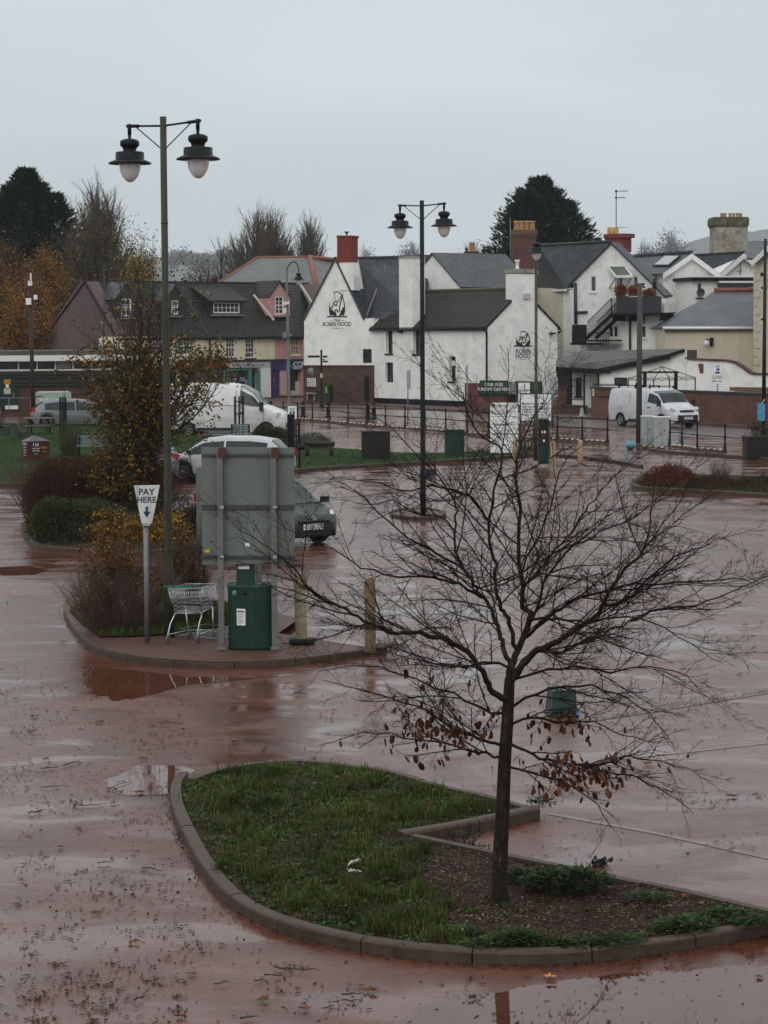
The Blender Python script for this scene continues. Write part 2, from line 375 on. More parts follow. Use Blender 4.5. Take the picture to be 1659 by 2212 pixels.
def resample(path,step):
    out=[path[0].copy()]; acc=0
    for a,b in zip(path,path[1:]):
        L=(b-a).length; d=step-acc
        while d<=L: out.append(a+(b-a)*(d/L)); d+=step
        acc=(acc+L)%step if L>0 else acc
        acc=L-(d-step) 
    if (out[-1]-path[-1]).length>step*.25: out.append(path[-1].copy())
    return out
def kerb(path,inner,h=.11,w=.115,stone=.92,mb=None,z0=0.):
    """row of kerb stones; inner=+1 when the raised bed lies left of the walking direction"""
    k=4; pts=resample(path,stone/k); m=mb or MB(); nrm=[]
    for i in range(len(pts)):
        d=(pts[min(i+1,len(pts)-1)]-pts[max(i-1,0)]).normalized(); nrm.append(V((-d.y,d.x,0))*inner)
    prof=[(0,0),(0,h-.03),(.012,h-.010),(.035,h),(w,h-.002),(w,0)]
    for s0 in range(0,len(pts)-1,k):
        idx=list(range(s0,min(s0+k+1,len(pts)))); 
        if len(idx)<2: continue
        jit=R.uniform(-.006,.006); rows=[]
        for q,i in enumerate(idx):
            p=pts[i].copy()
            if q==0: p+=(pts[i+1]-p).normalized()*.006
            if q==len(idx)-1: p+=(pts[i-1]-p).normalized()*.006
            rows.append([p+nrm[i]*a+V((0,0,z+(jit if z>0 else 0)+z0)) for a,z in prof])
        n=len(prof); vs=[p for r in rows for p in r]; fs=[]
        for r in range(len(rows)-1):
            for c in range(n-1):
                a=r*n+c; f=(a,a+n,a+n+1,a+1); fs.append(f if inner<0 else f[::-1])
        fs.append(tuple(range(n)) if inner>0 else tuple(range(n-1,-1,-1))); e=(len(rows)-1)*n
        fs.append(tuple(range(e+n-1,e-1,-1)) if inner>0 else tuple(range(e,e+n)))
        m.add(vs,fs)
    return m
def offset(path,d,closed=False):
    out=[]; n=len(path)
    for i in range(n):
        a=path[(i-1)%n] if closed or i>0 else path[0]; b=path[(i+1)%n] if closed or i<n-1 else path[-1]
        t=(b-a).normalized(); out.append(path[i]+V((-t.y,t.x,0))*d)
    return out
def fill(name,pts,z,m,label=None,kind='structure',wob=0):
    from mathutils.geometry import tessellate_polygon
    q=[]
    for p in pts:
        if not q or (q[-1]-V((p.x,p.y,z))).length>.02: q.append(V((p.x,p.y,z)))
    tr=[]
    for a,b,c in tessellate_polygon([q]):
        if (q[b]-q[a]).cross(q[c]-q[a]).z<0: b,c=c,b
        tr.append((a,b,c))
    me=bpy.data.meshes.new(name); me.from_pydata([tuple(x) for x in q],[],tr); me.materials.append(m)
    o=bpy.data.objects.new(name,me); C.objects.link(o); o['kind']=kind
    if label:o['label']=label
    return o
# --- front island
front=smooth_path(G([(384,1688),(368,1712),(371,1760),(398,1822),(430,1882),(480,1945),(545,1990),(640,2026),(790,2060),(950,2079),(1110,2087),(1200,2085),(1300,2078),(1400,2066),(1500,2050),(1600,2033),(1700,2015),(1800,1994)]),3)
back1=smooth_path(G([(1165,1742),(1060,1712),(950,1688),(860,1662),(760,1646),(640,1636),(540,1643),(450,1660),(400,1678)],.12),3)
step=G([(872,1801),(1010,1778),(1168,1745)],.12)
back2=smooth_path(G([(1790,1985),(1659,1958),(1560,1935),(1450,1910),(1330,1886),(1200,1861),(1000,1820),(905,1800)],.12),3)
I1=front+[p.copy() for p in back2]+[p.copy() for p in step]+[p.copy() for p in back1]
kb=kerb(front,1); kerb(back2,1,mb=kb,h=.115); kerb(resample(step,.3),1,mb=kb,h=.13); kerb(back1,1,mb=kb,h=.11)
struct('kerb',kb,M_kerb,'curved concrete kerb round the front planted island')
I1xy=[(p.x,p.y) for p in I1]
fill('planting_bed',I1,.085,M_soil,'brown soil bed inside the front island')
# --- middle island (pay machine)
f2=smooth_path(G([(146,1308),(137,1325),(150,1352),(168,1378),(192,1400),(232,1420),(300,1434),(400,1443),(500,1446),(600,1442),(700,1432),(790,1418),(838,1404)]),3)
b2=smooth_path(G([(836,1396),(770,1392),(690,1380),(601,1366)],.12),3)
b3=smooth_path(G([(648,1334),(590,1322),(500,1302),(400,1290),(260,1284),(170,1296)],.12),3)
isl2f=list(f2); I2=f2+b2+b3; k2=kerb(f2,1); kerb(b2,1,mb=k2,h=.11); kerb(b3,1,mb=k2,h=.11); struct('kerb',k2,M_kerb,'concrete kerb round the pay machine island')
fill('pavement',I2,.108,M_path,'red brown paved island under the pay machine')
bed2=G([(150,1318),(175,1345),(215,1375),(330,1372),(420,1362),(475,1352),(520,1340),(600,1330),(560,1316),(480,1302),(400,1292),(260,1288),(178,1300)],.13)
fill('planting_bed',bed2,.13,M_soil,'soil bed under the twiggy bushes')
# --- left rear island
f3=smooth_path(G([(60,1120),(46,1145),(54,1168),(82,1186),(150,1194),(230,1200),(330,1200),(420,1185),(470,1150),(440,1110)]),3)
isl3=list(f3); k3=kerb(f3,1); struct('kerb',k3,M_kerb,'concrete kerb in front of the dark green hedge')
fill('planting_bed',f3,.09,M_soil,'soil bed under hedge and autumn tree')
# --- lawn across the back
lawn_f=smooth_path(G([(-120,1058),(0,1053),(150,1048),(330,1042),(500,1033),(640,1020),(770,1012),(900,1004),(1000,998),(1090,992),(1180,984)]),3)
lawn_b=smooth_path(G([(1170,968),(1130,972),(1000,982),(870,984),(750,975),(660,968),(560,952),(400,925),(250,915),(120,915),(0,922),(-120,926)]),3)
k4=kerb(lawn_f,1,h=.13); struct('kerb',k4,M_kerb,'long kerb along the lawn edge')
fill('lawn',lawn_f+lawn_b,.11,M_turf,'green lawn strip across the car park')
# --- footpath kerbs on the right
pf=smooth_path(G([(1185,986),(1265,993),(1330,1002),(1384,1012)]),2); pb=smooth_path(G([(1384,1004),(1300,990),(1240,976),(1175,972)],.12),2)
k5=kerb(pf,1,h=.13); struct('kerb',k5,M_kerb,'kerb of the brown footpath tip by the pale bollards'); fill('pavement',pf+pb,.11,M_path,'brown footpath tip by the pale bollards')
pr=smooth_path(G([(1400,974),(1450,981),(1540,987),(1659,996),(1800,1008)]),2); pq=smooth_path(G([(1800,994),(1659,984),(1560,976),(1480,971),(1420,970)],.12),2)
k6=kerb(pr,1,h=.13); struct('kerb',k6,M_kerb,'kerb of the footpath below the right hand railings'); 
# --- right shrub island
ir=smooth_path(G([(1385,1030),(1364,1046),(1368,1056),(1400,1061),(1500,1066),(1600,1072),(1700,1079),(1800,1086)]),3); irb=G([(1800,1040),(1700,1034),(1600,1026),(1480,1022)],.12)
k7=kerb(ir,1,h=.13); struct('kerb',k7,M_kerb,'kerb in front of the red shrubs on the right'); fill('planting_bed',ir+irb,.1,M_soil,'soil bed of the red shrubs')
# --- small plinth island under the middle lamp
il=smooth_path(G([(842,1113),(850,1119),(900,1125),(950,1121),(964,1115),(950,1108),(900,1105),(855,1107),(842,1113)]),3)
k8=kerb(il,1,h=.10); struct('kerb',k8,M_kerb,'low kerb of the narrow island under the middle lamp post'); fill('planting_bed',il,.08,M_path,'mud covered narrow island under the middle lamp post')
# --- road past the pub, pavement at the foot of the buildings
roadp=[V((p.x,p.y,0)) for p in (gp(-300,892),gp(300,893),gp(640,893),gp(900,902),gp(1100,913),gp(1280,924),gp(1500,944),gp(1750,962),gp(1750,936),gp(1500,919),gp(1280,907),gp(1100,896),gp(900,886),gp(640,880),gp(-300,879))]
fill('road',roadp,.006,M_road,'grey wet road in front of the white pub')
pav=[V((p.x,p.y,0)) for p in (gp(-300,879),gp(640,880),gp(900,886),gp(1100,896),gp(1280,907),gp(1500,919),gp(1750,936),gp(1750,890),gp(1300,868),gp(640,858),gp(-300,858))]
fill('pavement',pav,.05,M_path,'red brown pavement at the foot of the buildings')
kp=kerb([V((p.x,p.y,0)) for p in (gp(-300,879),gp(640,880),gp(900,886),gp(1100,896),gp(1280,907),gp(1500,919),gp(1750,936))],1,h=.075); struct('kerb',kp,M_kerb,'kerb of the pavement along the buildings')
# --- puddles
def puddle(pts,z=.004):
    q=resample(G(pts+[pts[0]]),.16)[:-1]; cen=sum(q,V((0,0,0)))/len(q); q=[p+(p-cen)*R.uniform(-.07,.07) for p in q]; c=smooth_path(q+[q[0]],3)[:-1]
    return fill('puddle',c,z,M_water,'still muddy puddle on the wet asphalt')
puddle([(188,1440),(260,1446),(400,1462),(560,1464),(640,1455),(520,1470),(400,1480),(330,1500),(262,1514),(210,1502),(183,1470)])
puddle([(230,1688),(300,1655),(380,1652),(420,1664),(392,1690),(372,1718),(300,1722),(250,1712)])
puddle([(1010,2150),(1130,2132),(1300,2110),(1420,2098),(1560,2096),(1760,2080),(1800,2250),(1500,2300),(1100,2300),(900,2260),(850,2220),(900,2180)])
puddle([(0,1225),(60,1222),(105,1232),(70,1242),(10,1243),(-40,1236)])
# drain channel running off to the right
ch=MB(); a=[gp(u,v,.005) for u,v in ((1240,1562),(1400,1538),(1540,1515),(1700,1489))]
for p,q in zip(a,a[1:]):
    d=(q-p).normalized(); n=V((-d.y,d.x,0))*.05; ch.add([p-n,q-n,q+n,p+n],[(0,1,2,3)])
struct('drain_channel',ch,M_leadline,'dark drain line crossing the car park on the right')

M_line=simple_noise_mat('worn_bay_line',(.11,.045,.032),(.20,.14,.12),.3,5,.2,60)
for pts in (((1185,1757),(1420,1800),(1700,1862)),((1330,1640),(1500,1622),(1700,1600))):
    ch=MB(); a=[gp(u,v,.004) for u,v in pts]
    for p,q in zip(a,a[1:]): d=(q-p).normalized(); n=V((-d.y,d.x,0))*.04; ch.add([p-n,q-n,q+n,p+n],[(0,1,2,3)])
    struct('painted_line',ch,M_line,'worn faint parking bay line under the silt')
# ---------------------------------------------------------------- buildings
def window(w,parent,cuts,u0,v0,u1,v1,frame=M_wht,nx=2,ny=2,sash=True,recess=.12,sill=M_black,fw=.06,glass=GL,sillw=.08,lab=None,bar=.025,srect=None):
    s0,z0,s1,z1=srect or w.rect(u0,v0,u1,v1)
    if s1<s0: s0,s1=s1,s0
    w.bx(cuts,s0,z0,s1,z1,-recess-.06,.3)
    f=MB(); r=-recess
    for a in ((s0,z0,s0+fw,z1),(s1-fw,z0,s1,z1),(s0+fw,z1-fw,s1-fw,z1),(s0+fw,z0,s1-fw,z0+fw)): w.bx(f,*a,r-.04,r+.03)
    zm=(z0+z1)/2
    if sash: w.bx(f,s0+fw,zm-fw*.45,s1-fw,zm+fw*.45,r-.03,r+.02)
    for i in range(1,nx):
        x=s0+fw+(s1-s0-2*fw)*i/nx; w.bx(f,x-bar/2,z0+fw,x+bar/2,z1-fw,r-.02,r+.012)
    for j in range(1,ny):
        z=z0+fw+(z1-z0-2*fw)*j/ny
        if sash and abs(z-zm)<fw: continue
        w.bx(f,s0+fw,z-bar/2,s1-fw,z+bar/2,r-.022,r+.010)
    o=f.build('window',frame,parent)
    if lab: o['label']=lab
    p=MB(); w.bx(p,s0+fw*.5,z0+fw*.5,s1-fw*.5,z1-fw*.5,r-.05,r-.026); p.build('pane',glass,o,base=parent_loc(parent))
    if sill:
        q=MB(); w.bx(q,s0-sillw,z0-.09,s1+sillw,z0-.002,-.05,.07); q.build('sill',sill,o,base=parent_loc(parent))
    return o
def roofslab(mb,pts,th=.09):
    pts=[V(p) for p in pts]; n=(pts[1]-pts[0]).cross(pts[2]-pts[0]).normalized()
    if n.z<0: pts=pts[::-1]; n=-n
    mb.prism(pts,n*-th)
def D(p,dy,dx=0): return p+V((dx,dy,0))
def bar(mb,a,b,wd=.08,hd=.08,up=V((0,0,1))):
    a,b=V(a),V(b); d=(b-a); L=d.length; d.normalize(); x=d.cross(up); 
    if x.length<1e-3: x=V((1,0,0))
    x.normalize(); y=x.cross(d); mb.obox((a+b)/2,d*L/2,x*wd/2,y*hd/2)
# ================= the white pub
pub=thing('pub','rambling white rendered pub with black lettering and an archer emblem on its gables','pub',gp(808,880))
BASE=-.05
WA=Wall(656,157,808,155)
WB=Wall(808,155,1054,144)
WF=Wall(1054,144,1204,146.5)
# gable A
A=lambda u,v: WA.P(u,v)
sA,_=WA.sz(656,700); eA,_=WA.sz(808,700)
pts=[WA.Q(sA,BASE),WA.Q(eA,BASE),WA.Q(eA,WA.sz(800,687)[1]),A(786,688),A(727,554),A(657,687)]
m=MB(); back=-WA.n*9; m.prism(pts,back); wallA=m.build('wall',M_white,pub)
cA=MB()
window(WA,pub,cA,794-1,752.5,817-12+0,784.5,frame=M_black,nx=3,ny=1,sash=False,sill=None,recess=.08) if False else None
window(WA,pub,cA,784,754,803,784,frame=M_black,nx=3,ny=1,sash=False,sill=None,recess=.06,fw=.07,bar=.04)
cut(wallA,cA)
# brick lower storey skin on A
m=MB(); WA.bx(m,sA-.02,-.05,eA-.01,WA.sz(730,791)[1],-.02,.10); bs=m.build('stone_base',M_stone,pub); bs['label']='brown rubble stone ground storey below the lettered gable'
m=MB(); WA.bx(m,sA-.05,WA.sz(730,791)[1]+.001,eA+.0,WA.sz(730,791)[1]+.07,-.02,.16); m.build('ledge',M_rust,pub)
m=MB(); WA.slab(m,787,814,797,866,.10,.13); m.build('vent_pipe',M_black,pub) if False else m.build('door',M_black,pub)
# wall B
sB,_=WB.sz(808,700); eB=WB.L; zE=WB.sz(930,707)[1]
m=MB(); m.prism([WB.Q(0,BASE),WB.Q(eB,BASE),WB.Q(eB,zE),WB.Q(0,zE)],-WB.n*.4); wallB=m.build('wall',M_white,pub)
cB=MB()
for (a,b,c,d) in ((833,712,848,764),(892,713,908,765)): window(WB,pub,cB,a,b,c,d,frame=M_black,nx=1,ny=2,recess=.28,fw=.06,glass=GL)
window(WB,pub,cB,833,783,849,826,frame=M_black,nx=1,ny=2,recess=.2,sill=None)
window(WB,pub,cB,969,770,984,824,frame=M_black,nx=1,ny=1,sash=False,recess=.3)
cut(wallB,cB)
m=MB(); WB.slab(m,976,779,983,790,-.24,-.225); m.build('notice',M_wht,pub)
m=MB(); WB.bx(m,0.0,BASE,eB,.40,.0,.06); WF.bx(m,0,BASE,WF.L,.42,.0,.06); m.build('plinth',M_black,pub)
# wall F with gable and chimney breast
zF=WF.sz(1128,708)[1]; ap=WF.P(1128,627)
m=MB(); m.prism([WF.Q(0,BASE),WF.Q(WF.L,BASE),WF.Q(WF.L,zF),ap,WF.Q(0,zF)],-WF.n*.4); m.build('wall',M_white,pub)
b0,_,b1,zt=WF.rect(1104,590,1157,600); 
m=MB(); WF.bx(m,b0,BASE,b1,WF.sz(1130,592)[1],-.62,.16); cb=m.build('chimney_breast',M_white,pub); cb['label']='broad white chimney breast rising through the lettered gable end'
m=MB(); WF.bx(m,b0-.06,zt,b1+.06,zt+.14,-.68,.22); WF.bx(m,b0-.02,zt+.14,b1+.02,zt+.26,-.64,.18); m.build('chimney_cap',M_oldch,cb,base=parent_loc(pub))
m=MB(); c=WF.P(1117.5,585,-.4); c.z=WF.sz(1117,587)[1]; m.lathe(c,[(.17,-.1),(.15,.1),(.11,.25),(.11,.62),(.17,.66),(.17,.74),(.12,.75),(.12,.66),(0,.6)],14); m.build('chimney_pot',M_white,cb,base=parent_loc(pub))
# roof B : two slopes from ridge
ridgeR=ap+WF.n*.08+V((0,0,.12)); LB=16.5; t=-WB.t
r0=ridgeR; r1=ridgeR+t*(WB.L+.3)
eR=WB.Q(eB+.06,zE-.02,.25); eL=WB.Q(-.15,zE-.02,.25)
m=MB(); roofslab(m,[eL,eR,r0,r1],.12); far0=WF.Q(WF.L+.25,zF-.05,.08); far1=far0+t*(WB.L+.3); roofslab(m,[r0,far0,far1,r1],.12)
m.build('roof',M_tile,pub)
m=MB(); m.tube([r1+V((0,0,.03)),r0+V((0,0,.03))],.09,8); m.build('ridge_tiles',mat('mossy_ridge',(.12,.11,.07),.8,.5,4),pub)
m=MB(); m.tube([eL+V((0,0,-.12)),eR+V((0,0,-.12))],.075,8); m.tube([WB.Q(eB-.12,zE-.1,.22),WB.Q(eB-.04,zE-.35,.07),WB.Q(eB-.04,0.1,.07)],.06,8); m.tube([far0+V((0,0,-.15)),WF.Q(WF.L+.0,zF-.35,.05)],.06,8); m.build('gutter',M_gutter,pub)
# left gable wall of block B
m=MB(); a=WB.Q(0,0.,0); pr=[WB.Q(0,zE-.3,0),WB.Q(0,zE,.05)]; g0=r1+V((0,0,.1)); fl=far1
m.prism([WB.Q(0,zE-.3,.0),WB.Q(0,zE+.14,.12),r1+V((0,0,.20)),fl+V((0,0,.1)),V((fl.x,fl.y,zE-.3))],WB.t*-.22); m.build('gable_parapet',M_white,pub)
# white stack rising through roof B
s0,_,s1,_=WB.rect(868,600,897,600); zT=WB.sz(882,558)[1]
m=MB(); WB.bx(m,s0,zE-.12,s1,zT,-.75,.22); st=m.build('chimney_stack',M_white,pub); st['label']='tall plain white stack breaking through the brown tiled roof'
m=MB(); WB.bx(m,s0-.05,zT,s1+.05,zT+.12,-.8,.27); m.build('chimney_cap',M_oldch,st,base=parent_loc(pub))
# stack A: white shoulder with red brick chimney
m=MB(); m.prism([WA.P(733,567,.05),WA.P(758,565,.05),WA.P(764,597,.05),WA.P(764,627,.05),WA.P(733,627,.05)],back*.12); sa=m.build('chimney_breast',M_white,pub)
m=MB(); m.prism([WA.P(728,566,.1),WA.P(758,566,.1),WA.P(758,511,.1),WA.P(728,512,.1)],back*.13); m.build('chimney_stack',M_oldred,pub)['label']='square red painted brick chimney on the lettered gable'
m=MB(); m.prism([WA.P(727,513,.14),WA.P(759.5,513,.14),WA.P(759.5,508.5,.14),WA.P(727,508.5,.14)],back*.14); m.build('chimney_cap',M_oldred,sa,base=parent_loc(pub))
c=WA.P(749,508,-.4); m=MB(); m.lathe(c,[(.06,0),(.06,.12),(.16,.2),(.16,.24),(0,.24)],10); m.build('chimney_pot',M_black,sa,base=parent_loc(pub))
# roofs of A and the cross wing
ra=WA.P(725,556)+V((0,0,.05)); rab=ra+back*1.0
m=MB(); eRa=WA.P(789,690)+WA.n*.1; roofslab(m,[eRa,eRa+back,rab,ra+WA.n*.1],.12); eLa=WA.P(655,690)+WA.n*.1; roofslab(m,[ra+WA.n*.1,rab,eLa+back,eLa],.12)
m.build('roof',M_slate,pub)
cg0=at(786,687,156.2); cg1=at(905,687,152.5); cr0=at(765,563,159.6); cr1=at(935,548,156)
cr0.z=cr1.z=(cr0.z+cr1.z)/2; cg0.z=cg1.z
m=MB(); roofslab(m,[cg0,cg1,cr1,cr0],.12); cb0=cg0+2*(V((cr0.x-cg0.x,cr0.y-cg0.y,0))); cb1=cg1+2*(V((cr1.x-cg1.x,cr1.y-cg1.y,0))); roofslab(m,[cr0,cr1,cb1,cb0],.12); m.build('roof',M_slate,pub)
m=MB(); m.tube([cr0,cr1],.1,6); m.build('ridge_tiles',mat('dark_ridge',(.03,.03,.032),.6,.3,6),pub)
m=MB(); va=at(838,566,158.2); vb=at(791.5,683,156.0); va+=V((-.02,-.25,0)); vb+=V((0,-.2,0)); m.tube([va,vb],.075,6); m.build('valley_flashing',M_lead,pub)
m=MB(); m.tube([cg0+V((-.3,-.1,-.1)),at(815,689,155.4)+V((0,-.1,-.1))],.09,8); m.build('gutter',M_gutter,pub)
m=MB(); m.prism([V((cg0.x,cg0.y+.1,BASE)),V((cg1.x,cg1.y+.1,BASE)),V((cg1.x,cg1.y+.1,cg1.z-.15)),V((cg0.x,cg0.y+.1,cg0.z-.15))],V((.3,3,0))); m.build('wall',M_white,pub)
# gable D behind the brown roof
WD=Wall(893,156,994,152)
pD=[WD.P(893,640),WD.P(994,640),WD.P(994,619),WD.P(932,547),WD.P(893,592)]
m=MB(); m.prism(pD,-WD.n*6); m.build('wall',M_white,pub)
m=MB(); a=WD.P(932,545.5,.15); roofslab(m,[a,WD.P(996,620,.15),WD.P(996,620,.15)-WD.n*6.4,a-WD.n*6.4],.1); roofslab(m,[a,WD.P(890,594,.15),WD.P(890,594,.15)-WD.n*6.4,a-WD.n*6.4],.1); m.build('roof',M_slate,pub)
# painted emblem and lettering
def emblem(w,cx,vt,vb,hw,out=.012):
    m=MB(); L=lambda x,y: w.P(cx+x*hw,vb+(vt-vb)*y,out)
    def line(ps,r): 
        q=[L(*p) for p in ps]
        for a,b in zip(q,q[1:]):
            d=(b-a).normalized(); x=w.n.cross(d)*r; m.add([a-x,b-x,b+x,a+x],[(0,1,2,3)])
    line([(-1.25,0),(1.25,0)],.045)
    arc=[( -.45+ .0,.93)]+[(math.cos(a)*.95+.0,.28+.72*math.sin(a)) for a in [math.radians(x) for x in range(112,-6,-9)]]
    line(arc[1:],.032); line([(-.36,.95),(-.25,.66)],.014)
    line([(-.05,.5),(.62,.86)],.03); line([(.25,.18),(.35,.45),(.68,.84)],.04); line([(.66,.78),(.72,.92)],.03)
    # dark foliage at both feet of the arc
    for sg,tops in ((-1,((.98,.6),(.9,.42),(.84,.36),(.74,.40),(.66,.26),(.5,.30),(.36,.12),(.2,.2),(.05,.08))),(1,((.98,.52),(.9,.5),(.84,.36),(.7,.4),(.6,.24),(.5,.28),(.38,.12),(.25,.06)))):
        q=[(sg*.86,.02)]+[(sg*.98,.2)]+[(sg*a,b) for a,b in tops]+[(sg*tops[-1][0],.02)]
        cc=L(sg*.7,.06)
        P=[L(*x) for x in q]
        for a,b in zip(P,P[1:]): m.add([cc,a,b] if (a-cc).cross(b-cc).dot(w.n)>0 else [cc,b,a],[(0,1,2)])
    # loose brush strokes between them
    for s in ([(-.62,.34),(-.4,.56),(-.18,.62)],[(-.2,.6),(.02,.62)],[(-.3,.2),(-.1,.3),(.12,.16)],[(-.32,.5),(-.12,.42),(.0,.5)],[(-.45,.12),(-.2,.22)]): line(s,.04)
    return m
e=emblem(WA,728,630,684,17.5); s=s_at(156)
for (tx,v,sz,sq,M_) in (('THE',693,.30,.9,1),('ROBIN HOOD',700.5,.40,.82,1),('~  ~~~  ~',709,.22,1.1,1),('~~          ~~',692,.2,1.,1)):
    text(e,tx,sz,WA.P(728,v,.012),WA.t,WA.n,squash=sq,bold=.01)
e.build('painted_sign',M_txt,pub)['label']='black emblem over small words on the tall left gable'
e=emblem(WF,1130,716,747.5,15.5,.165)
for (tx,v,sz,sq) in (('THE',751.5,.16,1),('ROBIN',759.5,.40,.92),('HOOD',769.5,.40,.92),('~ ~~~~ ~',776,.18,1.1)):
    text(e,tx,sz,WF.P(1130,v,.167),WF.t,WF.n,squash=sq*1.0,bold=.015)
e.build('painted_sign',M_txt,pub)['label']='black emblem over two large words on the chimney breast'
m=MB(); WF.slab(m,1133,634,1146,645,.17,.32); m.build('alarm_box',mat('alarm_white',(.5,.5,.5),.5,.2),pub)
m=MB(); WF.slab(m,1193,718,1201,722,.02,.4); WB.slab(m,858,714,863,719,.02,.3); m.build('floodlight',M_black,pub)
m=MB(); WB.slab(m,1004,880,1009,888,.05,.2)
# stains/cracks are in the render; small wall things on the stone base
m=MB(); WA.slab(m,663,817,682,835,.11,.16); nb=m.build('notice_board',M_wht,pub)
m=MB()
for r in range(5):
    for c in range(4): WA.slab(m,664.5+c*4.3,818.5+r*3.3,667.5+c*4.3,820.6+r*3.3,.16,.164)
m.build('notices',M_txtg,nb,base=parent_loc(pub))
m=MB(); c=WA.P(673,803,.13); m.lathe(c,[(.0,.02),(.26,.02),(.28,0),(.28,-.03)],16,Matrix.Rotation(math.pi/2,3,'X')); m.build('plaque',M_galv,pub)
m=MB(); WA.slab(m,661,848,682,851.5,.1,.4); WA.slab(m,663,851.5,665,866,.12,.3); WA.slab(m,678,851.5,680,866,.12,.3); m.build('bench',mat('bench_pale_wood',(.28,.24,.18),.7,.3),pub)
m=MB(); WA.slab(m,702,831,712,868,.13,.55); m.build('green_box',mat('dark_leaf_green_box',(.012,.03,.012),.6,.5,6),pub)
m=MB(); WA.slab(m,702.5,835,707,849,.56,.575); m.build('poster',mat('lime_poster',(.22,.42,.08),.5,.5,5),pub)
# ================= terrace of shops
shops=thing('shop_terrace','row of cream and pink shops under one dark tiled roof with dormers','shops',gp(420,862))
WL=Wall(250,160,656,170)
eL0=WL.sz(250,724)[1]; zEv=WL.sz(450,726)[1]; LL=WL.L
sP=WL.sz(594,760)[0]
bk=-WL.n*8
m=MB(); m.prism([WL.Q(0,BASE),WL.Q(sP,BASE),WL.Q(sP,zEv),WL.Q(0,zEv)],bk); wc=m.build('wall',M_cream,shops)
m=MB(); m.prism([WL.Q(sP+.01,BASE),WL.Q(LL,BASE),WL.Q(LL,zEv),WL.Q(sP+.01,zEv)],bk); wp=m.build('wall',M_pink,shops); wp['label']='pink rendered front at the right end'
c1=MB(); c2=MB()
for (a,b,c,d) in ((488,729,508.5,772.5),(530,729,550.6,773.5)): window(WL,shops,c1,a,b,c,d,nx=3,ny=4,recess=.1,fw=.08,bar=.035)
window(WL,shops,c1,388.6,727,420.6,766.5,nx=4,ny=4,recess=.1,fw=.08,bar=.035,sill=M_wht)
window(WL,shops,c1,330,727,350,768,nx=3,ny=4,recess=.1,fw=.08,bar=.035,sill=M_wht)
window(WL,shops,c2,629,727.5,647,766.5,nx=3,ny=4,recess=.1,fw=.08,bar=.035,sill=M_wht,frame=mat('cream_frame',(.6,.55,.4),.5,.1),glass=mat('curtained_glass',(.22,.19,.12),.15,.5,3))
# shop openings
ops=[(486,795,564,851)]
for a in ops: WL.slab(c1,*a,-.6,.3)
WL.slab(c2,622,797,655,853,-.5,.3)
cut(wc,c1); cut(wp,c2)
# end gable, grey brown
ridz=WL.P(450,605,-3.8).z; GA=V((WL.a.x,WL.a.y,0))
WG=Wall(103,166,252,160.3)
m=MB(); m.prism([WG.Q(0,BASE),WG.Q(WG.L,BASE),WG.P(252,722),WG.P(188,608),WG.P(173,608.5),WG.P(103,716)],-WG.n*1.0); m.build('wall',M_mauve,shops)['label']='blank grey brown end gable'
ra=WG.P(180,606.5,.1); rb=WL.P(700,612,-4); rz=(ra.z+rb.z)/2; 
rL=WL.Q(-.0,0,-4.); rL=WG.P(181,607,0.1); rR=V((WL.P(668,612,-4).x,WL.P(668,612,-4).y,0)); rR.z=WL.P(668,612,-4).z
eLf=WG.P(250,728,.15); eRf=WL.Q(LL+.1,zEv-.05,.3); eLf.z=eRf.z
sJ=.62
def lerp(a,b,t): return a+(b-a)*t
k=(sP+.6)/LL
eM=lerp(eLf,eRf,k); rM=lerp(rL,rR,k-.1)
m=MB(); roofslab(m,[eLf,eM,rM,rL],.10); m.build('roof',M_tile2,shops)
m=MB(); roofslab(m,[eM,eRf,rR,rM],.14); m.build('roof',M_pant,shops)
back_e=lambda e,r: V((2*r.x-e.x,2*r.y-e.y,e.z))
m=MB(); bL=WG.P(102,717,.1); roofslab(m,[rL,rR,V((rR.x-6,rR.y+6,bL.z)),bL],.10); 
m2=WL.P(655,612,-4); m.build('roof',M_tile2,shops)
# red brown roof beyond
q0=at(645,612.5,175); q1=at(700,614,175); q2=at(716,664,171); q3=at(690,664,171); q3=at(672,662,171)
m=MB(); roofslab(m,[q0,q1,at(735,700,168.5),at(690,700,168.5)],.12); m.build('roof',M_tile3,shops)
m=MB(); bar(m,at(647,612,171.5),at(680,664,169.6),.16,.12); m.build('verge',mat('pale_verge',(.42,.4,.36),.7,.3),shops)
m=MB(); bar(m,rL,rR,.16,.1); m.build('ridge_tiles',mat('dark_ridge2',(.03,.028,.025),.7,.4),shops)
m=MB(); 
for (ua,va_,ub,vb_) in ((378,606,447,723),): bar(m,at(ua,va_,167.5),at(ub,vb_,163.6),.12,.12)
m.build('party_ridge',mat('dark_ridge2',(.03,.028,.025)),shops)
m=MB(); bar(m,at(548,637,168),at(592,692,166.5),.14,.1); m.build('verge',mat('pale_verge',(.4,.4,.4)),shops)
m=MB(); m.tube([eLf+V((0,-.05,-.12)),eRf+V((0,-.05,-.12))],.09,8); m.tube([WL.Q(WL.sz(449,725)[0],zEv-.1,.2),WL.Q(WL.sz(452,740)[0],zEv-.45,.08),WL.Q(WL.sz(452,740)[0],.3,.08)],.06,8); m.build('gutter',M_gutter,shops)
